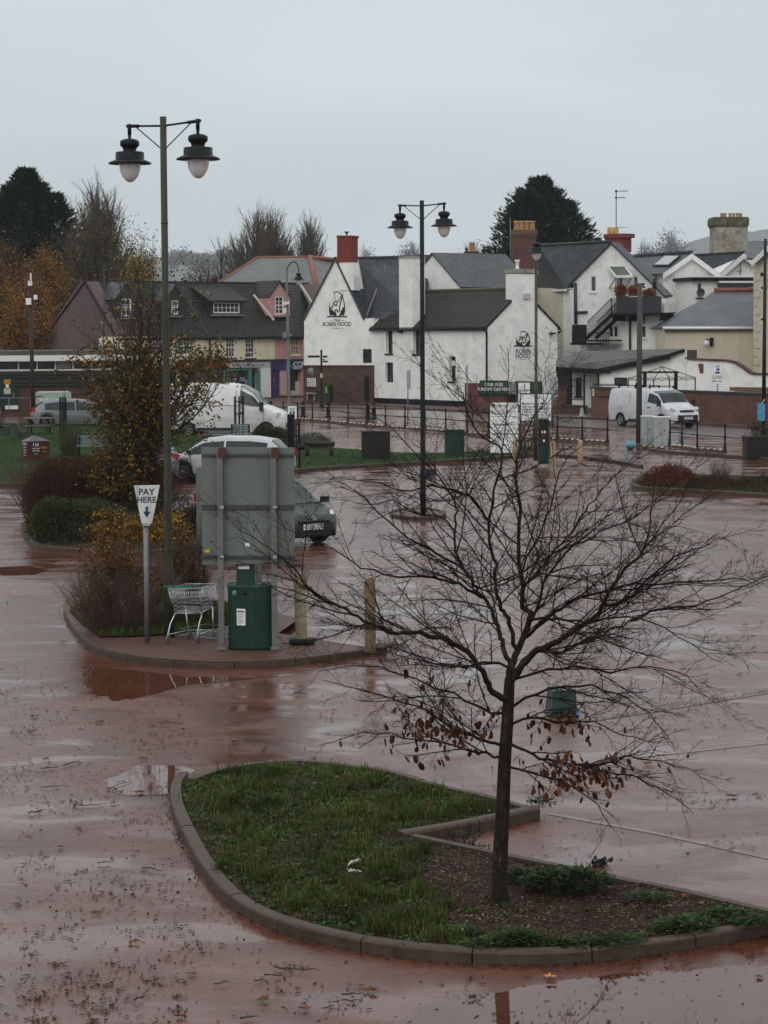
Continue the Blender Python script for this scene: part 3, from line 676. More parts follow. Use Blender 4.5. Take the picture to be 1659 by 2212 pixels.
# dormers
def dormer(w,u0,v0,u1,v1,out,wm,nx,ny,shape,roofm,sash=False,name='dormer'):
    s0,z0,s1,z1=w.rect(u0,v0,u1,v1,out)
    m=MB(); fw=.12
    if shape=='flat':
        m.prism([w.Q(s0-.15,z0-.1,out),w.Q(s1+.15,z0-.1,out),w.Q(s1+.15,z1+.15,out),w.Q(s0-.15,z1+.15,out)],-w.n*3.2)
        d=m.build(name,wm,shops)
        r=MB(); roofslab(r,[w.Q(s0-.5,z1+.12,out+.3),w.Q(s1+.5,z1+.12,out+.3),w.Q(s1+.5,z1+1.35,out-2.6),w.Q(s0-.5,z1+1.35,out-2.6)],.14); r.build('dormer_roof',roofm,d,base=parent_loc(shops))
    else:
        zm=z1+.15; za=zm+.95; mid=(s0+s1)/2; e=.55
        m.prism([w.Q(s0-e,z0-.1,out),w.Q(s1+e,z0-.1,out),w.Q(s1+e,zm-.1,out),w.Q(mid,za,out),w.Q(s0-e,zm-.1,out)],-w.n*3.0); d=m.build(name,wm,shops)
        r=MB()
        for sg in(-1,1): 
            a=w.Q(mid,za+.06,out+.12); b=w.Q(mid+sg*((s1-s0)/2+e+.1),zm-.2,out+.12); roofslab(r,[a,b,b-w.n*3,a-w.n*3],.08)
        r.build('dormer_roof',roofm,d,base=parent_loc(shops))
    cc=MB(); wn=window(w,d,cc,0,0,0,0,nx=nx,ny=ny,sash=sash,recess=-out+.06,sill=None,fw=.09,bar=.04,srect=(s0,z0,s1,z1))
    c3=MB(); w.bx(c3,s0,z0,s1,z1,out-.14,out+.3); 
    me_=d; cut(d,c3)
    f=MB(); w.bx(f,s0-.3,z0-.2,s1+.3,z0-.1,out,out+.15); f.build('flashing',M_lead,d,base=parent_loc(shops))
def fix(o):
    pass
dormer(WL,461,653,518,676.5,-1.3,mat('dormer_cheek',(.03,.028,.026),.7,.2),6,2,'flat',M_tile2)
dormer(WL,594,640,613,679,-1.0,M_pink,2,4,'gable',M_pant,True)
dormer(WL,370,649,385.5,679,-1.2,mat('dormer_cheek'if 0 else 'dormer_cheek',(.03,.03,.03)),2,3,'gable',M_slate,True)
dormer(WL,262,645,284,683,-1.2,mat('dormer_cheek',(.03,.03,.03)),2,3,'gable',M_slate,True)
# shop fronts
def sbox(name,m_,rects,o0,o1,parent=shops,w=WL,lab=None):
    m=MB()
    for r in rects: w.slab(m,*r,o0,o1)
    o=m.build(name,m_,parent,base=parent_loc(shops) if parent is not shops else None)
    if lab: o['label']=lab
    return o
sbox('string_course',M_dkgrey,[(380,777,655.5,782.2)],.0,.12)
fs=sbox('fascia_sign',mat('pale_fascia',(.42,.44,.44),.5,.15,3),[(486,783.2,584,793.8)],.0,.18,lab='pale grey fascia of the middle shop')
m=MB(); text(m,'town Health House',.34,WL.P(537,788.4,.185),WL.t,WL.n,squash=1.05,bold=.005); m.build('lettering',M_txtg,fs,base=parent_loc(shops))
fr=sbox('fascia_sign',mat('red_fascia',(.35,.02,.015),.5,.15),[(382,783.2,484,793.8)],.0,.17,lab='red fascia of the left shop')
sbox('shop_window',GL,[(540,799,564,851),(486,795,540,851)],-.55,-.5)
sbox('shop_frame',M_teal,[(484,796.5,541,800),(484,800,486.6,851),(538.5,800,541,851),(541,798,544,851),(558,800,561,856),(486.6,846,538.5,851)],-.1,.1)
sbox('pillar',M_wht,[(565,794,585,858)],.0,.22)
sbox('shop_return',M_teal,[(561,800,565,856)],-.5,.1)
sbox('window_display',mat('display_goods',(.35,.4,.45),.6,.8,6),[(490,815,497,828),(505,817,511,832),(519,815,528,824),(530,820,536,836),(549,815,552.5,822),(506,838,512,846)],-.49,-.35)
sbox('fascia_sign',M_purple,[(585.5,782,618,799.2)],.0,.16,lab='plain purple fascia over the purple door')
d=sbox('door',M_purple,[(586.5,800.5,603,858.7)],.0,.06); 
sbox('door_handle',M_chrome,[(592,815,593.2,824),(591,832,596,833)],.06,.1,parent=d)
sbox('panel',mat('pale_pink_panel',(.5,.32,.33),.6,.1),[(605,798,619.5,854)],.0,.1)
nv=sbox('fascia_sign',M_navy,[(626,782,655.8,799)],.0,.2,lab='navy fascia with white lettering')
m=MB(); text(m,'CCF',.50,WL.P(645,787.3,.205),WL.t,WL.n,bold=.012); text(m,'MAKEY',.26,WL.P(644,795.3,.205),WL.t,WL.n,bold=.01)
for (du,dv) in ((-14,-1),(-16,2),(-12,3),(-10,-2)): WL.slab(m,643+du,790+dv,644.2+du,791.3+dv,.2,.206)
m.build('lettering',M_wht,nv,base=parent_loc(shops))
sbox('shop_window',mat('dim_shop_glass',(.05,.045,.07),.1,.5,2),[(622,799.3,655,853)],-.45,-.4)
sbox('window_display',mat('white_goods',(.55,.57,.55),.6,.6,7),[(640,824,653,845),(630,844,655,852)],-.38,-.2)
sbox('stall_riser',M_brick2,[(250,846,484,862),(484,852,565,862),(604,855,655.8,862)],.0,.08)
sbox('shop_front_glass',GL,[(300,795,380,845),(388,795,484,845)],.01,.03)
# ================= hipped slate roof behind the shops
hb=thing('house','broad house roof of grey slate with orange ridge tiles behind the shops','house',at(600,700,190))
a,b,c,d=at(452,612,181),at(556,559.5,188),at(669,555.5,188),at(684,614,181); e=at(760,614,186)
a.z=d.z=e.z=min(a.z,d.z)-.3; b.z=c.z
m=MB(); roofslab(m,[a,d,c,b]); roofslab(m,[d,at(760,612,190),at(730,560,192),c]); 
bk1=V((b.x,b.y+8,a.z)); roofslab(m,[a,b,V((b.x+2,b.y+7,a.z))]); m.build('roof',M_slate2,hb)
m=MB(); m.tube([a,b],.11,6); m.tube([b,c],.11,6); m.tube([c,d],.22,6); m.tube([c,at(735,562,191)],.16,6); m.build('ridge_tiles',M_terra,hb)
m=MB(); m.prism([V((a.x+.5,a.y+.6,0)),V((e.x,e.y+.6,0)),V((e.x,e.y+.6,a.z)),V((a.x+.5,a.y+.6,a.z))],V((0,6,0))); m.build('wall',M_cream,hb)
# dark long roof behind the brown tiles
hd=thing('house','long dark slated roof with a mossy brick chimney behind the pub','house',at(1040,700,172))
a,b,c,d=at(955,640,163),at(1170,640,166),at(1165,573.5,170),at(935,569,168); c.z=d.z; a.z=b.z=a.z
m=MB(); roofslab(m,[a,b,c,d]); roofslab(m,[d,c,V((c.x,c.y+6,a.z)),V((d.x,d.y+6,a.z))]); m.build('roof',tilemat('dark_slate_roof',(.03,.031,.034),(.045,.046,.05),(.01,.01,.01),.3,.25,.5,.8,msize=.1,wash=(.075,.08,.08)),hd)
m=MB(); m.tube([d,c],.12,6); m.build('ridge_tiles',mat('dark_ridge',(.03,.03,.032)),hd)
m=MB(); m.prism([V((a.x,a.y+.3,0)),V((b.x,b.y+.3,0)),V((b.x,b.y+.3,a.z)),V((a.x,a.y+.3,a.z))],V((0,8,0))); m.build('wall',M_cream,hd)
WX=Wall(1003,172,1040,172)
m=MB(); WX.slab(m,1004,546,1034,575,-1,0); WX.slab(m,1002.5,543,1035.5,548,-1.06,.06); ck=m.build('chimney_stack',M_brick2,hd)
m=MB(); 
for u in (1020,): m.lathe(WX.P(u,543,-.5),[(.22,-.1),(.19,.55),(.24,.58),(.24,.66),(.0,.66)],12)
m.build('chimney_pot',M_pot,ck,base=parent_loc(hd))
m=MB(); c=WX.P(1008,541,-.5); m.lathe(c,[(.05,-.1),(.13,.1),(.0,.3)],8); c=WX.P(1018,532,-.5); m.lathe(c,[(.05,-.1),(.1,.15),(.05,.3),(0,.35)],8); m.build('cowl',M_black,ck,base=parent_loc(hd))
# big red chimney
WY=Wall(1104,168,1162,168)
bc=thing('chimney','big red brick chimney with a row of clay pots beside the dark fir','chimney',WY.P(1133,640))
m=MB(); WY.slab(m,1107,500,1158,660,-1.3,0); m.build('stack',tilemat('orange_red_brick',(.11,.032,.024),(.085,.028,.022),(.10,.06,.05),.225,.075,.8,.4,msize=.14,moss=(.06,.03,.03),mossa=.6),bc)
m=MB(); WY.slab(m,1104.5,496,1161,507,-1.4,.1); WY.slab(m,1106,507,1160,511,-1.35,.05); m.build('chimney_cap',mat('cap_brown',(.13,.07,.05),.8,.3),bc)
for u in (1116,1126.5,1138,1150): 
    m=MB(); m.lathe(WY.P(u,496,-.6),[(.2,-.05),(.185,.5),(.21,.52),(.21,.62),(.15,.62),(.15,.4),(0,.4)],14); m.build('chimney_pot',M_pot,bc)
m=MB(); m.tube([WY.P(1103,640,.3),WY.P(1102,470,.3)],.025,6); m.build('aerial_mast',M_galv,bc)
# ================= house with the fire escape
fe=thing('house','white gabled house with black fire escape and orange shrubs on its balcony','house',gp(1330,870))
WR=Wall(1239,151,1434,145.5)
m=MB(); P=[WR.Q(0,BASE),WR.Q(WR.L,BASE),WR.P(1434,650),WR.P(1420,620),WR.P(1320,525),WR.P(1239,604)]
# left eave continues down to the gutter line
m.prism([WR.Q(0,BASE),WR.Q(WR.L,BASE),WR.P(1434,634),WR.P(1320,525),WR.P(1239,606)],-WR.n*.5); wr=m.build('wall',M_white,fe)
WR2=Wall(1162,156,1239,151)
m=MB(); m.prism([WR2.Q(0,BASE),WR2.Q(WR2.L-.01,BASE),WR2.P(1239,624),WR2.P(1162,622)],-WR2.n*4); m.build('wall',M_beige,fe)
m=MB(); WR2.slab(m,1217,626,1238.5,800,0,.07); m.build('corner_render',M_white,fe)
ca=MB()
window(WR,fe,ca,1275,595,1288,631,nx=1,ny=1,sash=False,sill=M_wht,fw=.09,recess=.05)
window(WR,fe,ca,1367,595,1379,620,nx=1,ny=1,sash=False,sill=M_wht,fw=.09,recess=.05)
window(WR,fe,ca,1312.6,702,1336,731,nx=2,ny=1,sash=False,sill=M_wht,fw=.12,recess=.06,bar=.14)
window(WR,fe,ca,1384,702,1396,731,nx=1,ny=1,sash=False,sill=M_wht,fw=.09,recess=.06)
WR.slab(ca,1322,601,1338,640,-.3,.3)
cut(wr,ca)
m=MB(); WR.slab(m,1322,601,1338,640,-.2,-.1); d=m.build('door',mat('dim_door',(.06,.055,.05),.4,.3),fe)
m=MB(); WR.slab(m,1331,601,1333,640,-.1,-.06); WR.slab(m,1336.5,601,1338,640,-.1,-.06); m.build('door_frame',M_wht,d,base=parent_loc(fe))
m=MB(); a=WR.P(1313,576,.1);b=WR.P(1350,576,.1);c_=WR.P(1366,597,1.3);d_=WR.P(1330,597,1.3); roofslab(m,[a,b,c_,d_],.08); cn=m.build('canopy',mat('mossy_felt',(.10,.11,.08),.8,.4,4),fe)
m=MB(); bar(m,d_,a,.09,.09); bar(m,c_,b,.09,.09); bar(m,c_,d_,.09,.16); bar(m,WR.P(1316,622,.05),d_,.09,.09); bar(m,WR.P(1349,622,.05),c_,.09,.09); m.build('canopy_frame',M_wht,cn,base=parent_loc(fe))
# roof: slope to the left of the gable
ap=WR.P(1320,523,.2); lf=WR.P(1222,622,.2); rg=at(1164,530,154.5); rg.z=ap.z; lb=at(1160,622,157.5); lb.z=lf.z
m=MB(); roofslab(m,[lf,ap,rg,lb],.12); m.build('roof',M_slate,fe)
m=MB(); rr_=WR.P(1436,638,.2); roofslab(m,[ap,rr_,rr_-WR.n*.8,ap-WR.n*.8],.12); m.build('roof',M_slate,fe)
m=MB(); m.tube([rg+V((0,0,.04)),ap+V((0,0,.04))],.1,6); m.build('ridge_tiles',mat('dark_ridge',(.03,.03,.032)),fe)
m=MB(); bar(m,lf+V((0,0,-.13)),lb+V((0,0,-.13)),.12,.14); bar(m,WR2.P(1233,626,.1),WR2.P(1233,720,.1),.1,.1); m.build('gutter',M_wht,fe)
for q_,r_ in (([WR.P(1242.5,611,.1),WR.P(1244,700,.1)],.1),([WR.P(1244,675,.1),WR.P(1268,674,.1)],.08),([WR.P(1360.5,684,.1),WR.P(1361,790,.1)],.075),([WR.P(1391,660,.08),WR.P(1391,700,.08)],.04)): m=MB(); m.tube(q_,r_,8); m.build('pipe',M_dkgrey,fe)
# chimney + pots
m=MB(); WR.slab(m,1306,510,1342,545,-2.2,-1.2); WR.slab(m,1303.5,505,1345,514,-2.3,-1.1); ck=m.build('chimney_stack',mat('red_brick_chimney',(.17,.04,.03),.8,.3,4,bump=.3),fe)
for u in (1316,1324,1332): m=MB(); m.lathe(WR.P(u,505,-1.7),[(.14,-.05),(.13,.42),(0,.42)],12); m.build('chimney_pot',M_pot,ck,base=parent_loc(fe))
m=MB(); x=WR.P(1331,495,-1.7); T=V((0,0,1)); top=WR.P(1331,410,-1.7)
m.tube([x,top],.03,6); 
for v,L in ((413,1.0),(427,.78)): 
    a=WR.P(1331,v,-1.7); m.tube([a,a+WR.t*L+V((0,0,-.05))],.018,5); m.lathe(a,[(0,-.08),(.08,-.05),(.08,.05),(0,.08)],8)
    for k in range(6): q=a+WR.t*L*(k+1)/6.5; m.tube([q-WR.n*.12,q+WR.n*.12],.008,4)
a=WR.P(1331,492,-1.7); m.tube([a,a+WR.t*.95],.015,5)
m.build('aerial',M_dkgrey,ck,base=parent_loc(fe))
# balcony: deck, dark screen, planters
dz=WR.sz(1380,676,1.2)[1]; s0=WR.sz(1322,676,1.2)[0]; s1=WR.sz(1429,676,1.2)[0]
m=MB(); WR.bx(m,s0,dz-.16,s1,dz,0,1.3); 
for s_ in (s0+.1,s0+1.3,s1-.1): WR.bx(m,s_-.05,dz-.5,s_+.05,dz-.16,0,1.2)
m.build('balcony_deck',M_black,fe)
m=MB(); WR.bx(m,s0+.45,dz,s1,dz+1.0,1.24,1.3); m.build('balcony_screen',mat('dark_slate_panel',(.035,.03,.042),.5,.25,3),fe)
m=MB()
for k in range(9): bar(m,WR.Q(s0+k*.0+.0,dz,0),WR.Q(s0,dz,0),.02,.02) if 0 else None
# stairs going down to the left, then a turn
zt=dz; sL,zb=WR.sz(1268,728,1.3)
stair=MB(); n=15
for k in range(n):
    a=k/(n-1); s_=s0+(sL-s0)*a; z=zt+(zb-zt)*a; WR.bx(stair,s_-.17,z-.03,s_+.14,z,.35,1.25)
for o_ in (.35,1.25):
    bar(stair,WR.Q(s0+.1,zt-.06,o_),WR.Q(sL-.1,zb-.1,o_),.05,.22)
m_=stair; fs_=m_.build('fire_escape',M_black,fe)
rl=MB()
for o_ in (.35,1.25):
    bar(rl,WR.Q(s0,zt+.95,o_),WR.Q(sL,zb+.95,o_),.04,.04); bar(rl,WR.Q(s0,zt+.5,o_),WR.Q(sL,zb+.5,o_),.02,.02) if 0 else None
    for k in range(26): 
        a=k/25; p=WR.Q(s0+(sL-s0)*a,zt+(zb-zt)*a,o_); rl.obox(p+V((0,0,.47)),(.012,0,0),(0,.012,0),(0,0,.48))
for k in range(8): p=WR.Q(s0+.4-k*.06,zt,1.27); rl.obox(p+V((0,0,.47)),(.012,0,0),(0,.012,0),(0,0,.48))
rl.build('handrail',M_black,fs_,base=parent_loc(fe))
# mesh cage landing and lower flight
cg=MB(); u0,z0_,u1,z1_=WR.rect(1236,702,1266,741,1.6)
for k in range(16): WR.bx(cg,u0+(u1-u0)*k/15-.016,z0_,u0+(u1-u0)*k/15+.016,z1_,1.55,1.6)
for k in range(10): WR.bx(cg,u0,z0_+(z1_-z0_)*k/9-.014,u1,z0_+(z1_-z0_)*k/9+.014,1.56,1.59)
WR.bx(cg,u0-.1,z0_-.12,u1+.1,z0_,.2,1.7); WR.bx(cg,u1+.1,z0_+.1,u1+1.9,z0_+.2,.3,1.6)
for k in range(14): WR.bx(cg,u1+.1+k*.13,z0_-.3,u1+.125+k*.13,z0_+.65,1.5,1.53)
WR.bx(cg,u1+.1,z0_+.62,u1+1.9,z0_+.66,1.49,1.54)
for k in range(9): WR.bx(cg,u0+.5+k*.24,z0_-.2-k*.11,u0+.75+k*.24,z0_-.17-k*.11,.4,1.5)
cg.build('cage_landing',M_black,fe)
# shrubs in the balcony boxes
def leafball(mb,c,r,n,lsz,rng,shape=lambda d:1,flat=.35):
    for _ in range(n):
        d=V((rng.gauss(0,1),rng.gauss(0,1),rng.gauss(0,1))).normalized(); q=rng.random()**flat
        k=shape(d)
        p=c+V((d.x*r[0],d.y*r[1],d.z*r[2]))*q*k
        nn=V((rng.gauss(0,1),rng.gauss(0,1),rng.gauss(0,1))); dd=V((rng.gauss(0,1),rng.gauss(0,1),rng.gauss(0,1)+.3))
        mb.leaf(p,dd,nn,lsz*rng.uniform(.6,1.3),lsz*rng.uniform(.4,.8))
L_orange=leafmat('rust_foliage',[(.20,.05,.015),(.28,.08,.02),(.12,.035,.012),(.24,.05,.02)])
for i,(u,v,ru,rv) in enumerate(((1341,629,14,14),(1369,629,13,13),(1402,634,15,11))):
    pl=thing('balcony_shrub',['round rust orange shrub nearest the door canopy on the balcony','rust orange shrub in the middle of the balcony screen','low wide rust orange shrub at the outer end of the balcony'][i],'shrub',WR.P(u,645,1.0),'orange shrubs on the balcony')
    m=MB(); leafball(m,WR.P(u,v,1.0),(ru/33,.4,rv/33),900,.11,R); m.build('foliage',L_orange,pl)
    m=MB(); WR.slab(m,u-ru*.7,640,u+ru*.7,647,.7,1.2); m.build('planter_box',M_wht if i==1 else M_dkgrey,pl)
m=MB(); WR.slab(m,1417,645,1437,655,.6,1.2); fe_b=m.build('balcony_clutter',M_wht,fe)
fig=thing('conifer_pot','narrow dark potted evergreen standing at the right end of the balcony','shrub',WR.P(1414,645,.6)); m=MB(); leafball(m,WR.P(1414,616,.6),(.14,.14,.5),500,.07,R); m.build('foliage',leafmat('dark_ever',[(.012,.022,.012),(.02,.035,.018)]),fig); m=MB(); m.lathe(WR.P(1414,645,.6),[(0,0),(.12,0),(.15,.3),(0,.3)],10); m.build('pot',M_terra,fig)
# ================= middle white house
mh=thing('house','white house with two slate gables, a skylight and a satellite dish','house',gp(1500,860))
W1=Wall(1434,151,1552,151.5)
m=MB(); m.prism([W1.P(1434,790),W1.P(1552,790),W1.P(1552,592),W1.P(1494.4,549),W1.P(1434,590)],-W1.n*6); w1=m.build('wall',M_white,mh)
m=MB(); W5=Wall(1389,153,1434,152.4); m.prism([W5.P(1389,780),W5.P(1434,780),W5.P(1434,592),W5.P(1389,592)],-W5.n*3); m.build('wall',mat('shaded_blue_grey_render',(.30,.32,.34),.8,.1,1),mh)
apx=W1.P(1494.4,546.5,.3)
m=MB(); le=W1.P(1432,591,.3); lb=V((at(1355,591,155).x,155,le.z)); lr=V((at(1358,549,158).x,159,apx.z)); roofslab(m,[le,apx,lr,at(1360,592,155)],.1); ri=W1.P(1556,592,.3); roofslab(m,[apx,ri,ri-W1.n*6,apx-W1.n*6],.1); m.build('roof',M_slate,mh)
m=MB(); 
for a,b in ((W1.P(1432,589,.36),W1.P(1494.4,545.5,.36)),(W1.P(1494.4,545.5,.36),W1.P(1556,591,.36))): 
    m.prism([a+V((0,0,-.42)),b+V((0,0,-.42)),b+V((0,0,-.06)),a+V((0,0,-.06))],W1.n*.06)
m.build('barge_board',M_wht,mh)
m=MB(); bar(m,apx+V((0,0,.05)),lr+V((0,0,.05)),.16,.1); 
n_=26
for k in range(n_): 
    p=lerp(apx,lr,k/n_); m.obox(p+V((0,0,.12)),(.05,0,0),(0,.07,0),(0,0,.06))
m.build('ridge_tiles',mat('dark_ridge',(.03,.03,.032)),mh)
m=MB(); nrm=(apx-le).cross(lr-apx).normalized(); nrm=nrm if nrm.z>0 else -nrm
sk=[at(1411,575.5,0) if 0 else None]
def onplane(u,v,o,n): d=ray(u,v); k=(o-CAM).dot(n)/d.dot(n); return CAM+d*k
q=[onplane(u,v,apx,nrm)+nrm*.05 for u,v in ((1410,576),(1446,576),(1472,554),(1437,554))]
m.prism(q,nrm*.05); sg=m.build('skylight_frame',M_black,mh)
qc=sum(q,V((0,0,0)))/4; m=MB(); m.prism([qc+(x-qc)*.85+nrm*.055 for x in q],nrm*.01); m.build('skylight',mat('skylight_glass',(.35,.38,.40),.1,.1),sg,base=parent_loc(mh))
# right gable of the house
W2=Wall(1556,155,1628,155.5)
m=MB(); m.prism([W2.P(1556,700),W2.P(1628,700),W2.P(1628,564),W2.P(1607,549),W2.P(1556,592)],-W2.n*5); m.build('wall',M_white,mh)
ap2=W2.P(1607,546,.3)
m=MB(); l2=W2.P(1554,593,.3); lr2=V((at(1500,549,160).x,160,ap2.z)); lb2=at(1545,593,157.5); roofslab(m,[l2,ap2,lr2,lb2],.1); r2=W2.P(1640,573,.3); roofslab(m,[ap2,r2,r2-W2.n*5,ap2-W2.n*5],.1); m.build('roof',M_slate,mh)
m=MB(); 
for a,b in ((W2.P(1553,592,.36),W2.P(1607,545,.36)),(W2.P(1607,545,.36),W2.P(1630,565,.36))): m.prism([a+V((0,0,-.42)),b+V((0,0,-.42)),b+V((0,0,-.06)),a+V((0,0,-.06))],W2.n*.06)
m.build('barge_board',M_wht,mh)
m=MB(); bar(m,ap2+V((0,0,.05)),lr2+V((0,0,.05)),.16,.1); m.build('ridge_tiles',mat('dark_ridge',(.03,.03,.032)),mh)
m=MB(); m.tube([W2.P(1599,592,.2),W2.P(1599,568,.2),W2.P(1598,566,.2)],.03,6); m.tube([W2.P(1592,586,.2),W2.P(1603,584,.2)],.025,6); m.build('aerial',M_dkgrey,mh)
W3=Wall(1494,147.5,1628,148.5)
m=MB(); m.prism([W3.P(1496,800),W3.P(1628,800),W3.P(1628,606),W3.P(1496,606)],-W3.n*3); w3=m.build('wall',M_white,mh)
c3=MB(); window(W3,mh,c3,1506,611,1517,643,nx=1,ny=1,sash=False,sill=M_black,fw=.06,frame=M_wht,recess=.08); cut(w3,c3)
m=MB(); W3.slab(m,1494,599,1628,606.5,-3,.35); m.build('flat_roof',M_black,mh)
m=MB(); W3.slab(m,1493,596.5,1628,599,-3,.4); m.build('roof_trim',M_wht,mh)
m=MB(); W3.slab(m,1556,611,1628,620,0,.5); m.build('flat_roof',M_dkgrey,mh)
m=MB(); W3.slab(m,1555,607,1628,611,0,.55); m.build('roof_trim',M_wht,mh)
m=MB(); ax=Matrix.Rotation(math.radians(80),3,'X')@Matrix.Rotation(math.radians(-20),3,'Y'); m.lathe(W3.P(1514,632,.45),[(0,-.06),(.12,-.045),(.22,0),(.27,.05),(.27,.06),(.2,.0),(0,-.05)],18,ax); m.tube([W3.P(1514,634,.4),W3.P(1508,641,.02)],.025,6); m.build('satellite_dish',M_dkgrey,mh)
for q_,r_ in (([W1.P(1438,675,.05),W1.P(1488,676,.05)],.03),([W1.P(1434.5,640,.08),W1.P(1435,780,.08)],.06),([W1.P(1436,592,.08),W1.P(1436,600,.08)],.05)): m=MB(); m.tube(q_,r_,8); m.build('pipe',M_galv,mh)
# ================= low building with hipped slate roof
lh=thing('house','low beige building with a clean grey slate roof and red ridge tiles','house',gp(1540,850))
W4=Wall(1434,139.5,1629,139.5)
m=MB(); m.prism([W4.P(1437,860),W4.P(1629,860),W4.P(1629,712),W4.P(1437,712)],-W4.n*5); m.build('wall',M_beige,lh)
a,b=W4.P(1431.5,707,.3),W4.P(1629,707,.3); c_=at(1629,627,143.5); d_=at(1543,629,143.5); c_.z=d_.z
m=MB(); roofslab(m,[a,b,c_,d_],.1); roofslab(m,[a,d_,V((d_.x,d_.y+4,a.z)),V((a.x,a.y+8,a.z))],.1); m.build('roof',tilemat('clean_slate_roof',(.075,.085,.10),(.10,.11,.125),(.03,.03,.035),.3,.2,.42,.8,msize=.1),lh)
m=MB(); m.tube([d_+V((0,0,.05)),c_+V((0,0,.05))],.15,8); m.build('ridge_tiles',mat('red_ridge',(.22,.07,.05),.7,.3),lh)
m=MB(); m.tube([a+V((0,0,-.05)),b+V((0,0,-.05))],.09,8); m.build('gutter',M_wht,lh); m=MB(); W4.slab(m,1435,710,1628,715,0,.25); m.build('fascia',M_dkgrey,lh)
m=MB(); W4.slab(m,1534,729,1541,747,.02,.25); m.build('wall_lamp',M_black,lh)
m=MB(); m.lathe(W4.P(1525.5,742.5,.55),[(0,-.2),(.14,-.14),(.2,0),(.14,.14),(0,.2)],14); m.build('lamp_globe',mat('white_globe',(.6,.62,.64),.3,.05),lh); m=MB(); m.tube([W4.P(1535,733,.3),W4.P(1525.5,733,.55),W4.P(1525.5,738,.55)],.03,6); m.build('lamp_arm',M_black,lh)
# ================= beige house at the right edge
rh=thing('house','tall beige house with quoins at the right edge, big mossy chimney behind','house',gp(1645,850))
W6=Wall(1627.5,137.5,1760,133)
m=MB(); m.prism([W6.P(1627.5,870),W6.Q(W6.L,0),W6.P(1760,560),W6.P(1700,497),W6.P(1627.5,564)],-W6.n*8); m.build('wall',M_beige,rh)
m=MB(); 
for k in range(15): 
    v=572+k*18.2; wd=14 if k%2 else 9
    W6.slab(m,1627.7,v,1627.7+wd,v+16.5,0,.05)
m.build('quoins',mat('pale_quoin',(.5,.46,.36),.8,.1,4),rh)
m=MB(); a=W6.P(1700,495,.3); b=W6.P(1625,565,.3); r1_=V((at(1615,521,146).x,148,a.z+.5)); roofslab(m,[b,a,at(1715,497,143),at(1640,563,143)],.1); m.build('roof',M_slate,rh); m=MB(); roofslab(m,[at(1612,558,148),at(1700,558,148),at(1700,521,152),at(1616,520,152)],.1); m.build('roof',M_slate,rh)
m=MB(); a1=W6.P(1625,563,.36); b1_=W6.P(1700,493,.36); m.prism([a1+V((0,0,-.35)),b1_+V((0,0,-.35)),b1_,a1],W6.n*.06); m.build('barge_board',M_wht,rh)
W7=Wall(1540,162,1618,162)
m=MB(); W7.slab(m,1543,478,1615,640,-2.4,0); ck=m.build('chimney_stack',M_oldch,rh)
m=MB(); W7.slab(m,1539.5,472,1618.5,486,-2.5,.1); W7.slab(m,1541.5,486,1616.5,490,-2.45,.05); W7.slab(m,1541,468.5,1617,472,-2.45,.05); m.build('chimney_cap',mat('mossy_cap',(.10,.10,.045),.9,.6,3,dirt=(.3,.28,.22),dirta=.5,bump=.5,bscale=6),ck,base=parent_loc(rh))
for u in (1559,1566,1577,1585,1593,1600): m=MB(); m.lathe(W7.P(u,469,-.9),[(.11,-.05),(.10,.22),(.12,.24),(.12,.28),(0,.28)],10); m.build('chimney_pot',M_pot,ck,base=parent_loc(rh))
# ================= outbuilding with dark felt roof and white garden wall
ob=thing('outbuilding','low white outbuilding with a sagging dark felt roof beside the pub','outbuilding',gp(1300,888))
Wo=Wall(1292,134,1483,132)
m=MB(); m.prism([Wo.P(1292,880),Wo.P(1483,880),Wo.P(1483,772),Wo.P(1480,757),Wo.P(1476,760),Wo.P(1452,764),Wo.P(1440,772),Wo.P(1292,800)],-Wo.n*.35); wo=m.build('wall',M_white,ob)
co_=MB(); window(Wo,ob,co_,1327,815.5,1355,833,frame=M_black,nx=2,ny=1,sash=False,sill=None,fw=.06,recess=.05); cut(wo,co_)
m=MB(); e0=Wo.P(1290,796,.3); e1=Wo.P(1447,763,.3); f1=Wo.P(1479,753,-3.4); f0=at(1378,756,139); f2=at(1258,758,140); f3=at(1201,778,138.5); e3=at(1201,791,135.2)
m.prism([e0,e1,Wo.P(1480,754.5,-.2),f1,f0,f2,f3,e3],V((0,0,-.06))); m.build('roof',mat('sagging_felt',(.075,.072,.068),.55,.5,1.5,dirt=(.2,.2,.19),dirta=.6,bump=.5,bscale=6),ob)
m=MB()
for (u,v,w_,h_) in ((1262,765,40,6),(1312,766,42,8),(1352,765,40,8),(1235,778,30,4)):
    c=onplane(u,v,e0,((e1-e0).cross(f0-e0)).normalized()); m.obox(c+V((0,0,.05)),(w_/75,.1,.0),(-.1,.5,0),(0,0,.05))
m.build('felt_patches',mat('felt_patch',(.06,.06,.058),.5,.4,2),ob)
m=MB(); bar(m,e0+V((0,-.02,-.18)),e1+V((0,-.02,-.18)),.05,.26); bar(m,e3+V((0,-.02,-.18)),e0+V((0,-.02,-.18)),.05,.26); bar(m,Wo.P(1446,767,.3),Wo.P(1479,757,.1),.05,.2); m.build('fascia',M_black,ob)
m=MB(); m.obox(at(1272,789.5,134.6),(.03*18,0,0),(0,.02,0),(0,0,.03)); m.build('moss',mat('yellow_moss',(.2,.22,.04),.9,.5,8),ob) if 0 else None
Wp=Wall(1202,136.5,1292,136)
m=MB(); Wp.slab(m,1236,803,1292,880,-.3,0); wpo=m.build('wall',M_white,ob); cp=MB(); window(Wp,ob,cp,1244,815,1256,856,frame=M_black,nx=1,ny=1,sash=False,sill=M_black,fw=.05,recess=.08); cut(wpo,cp)
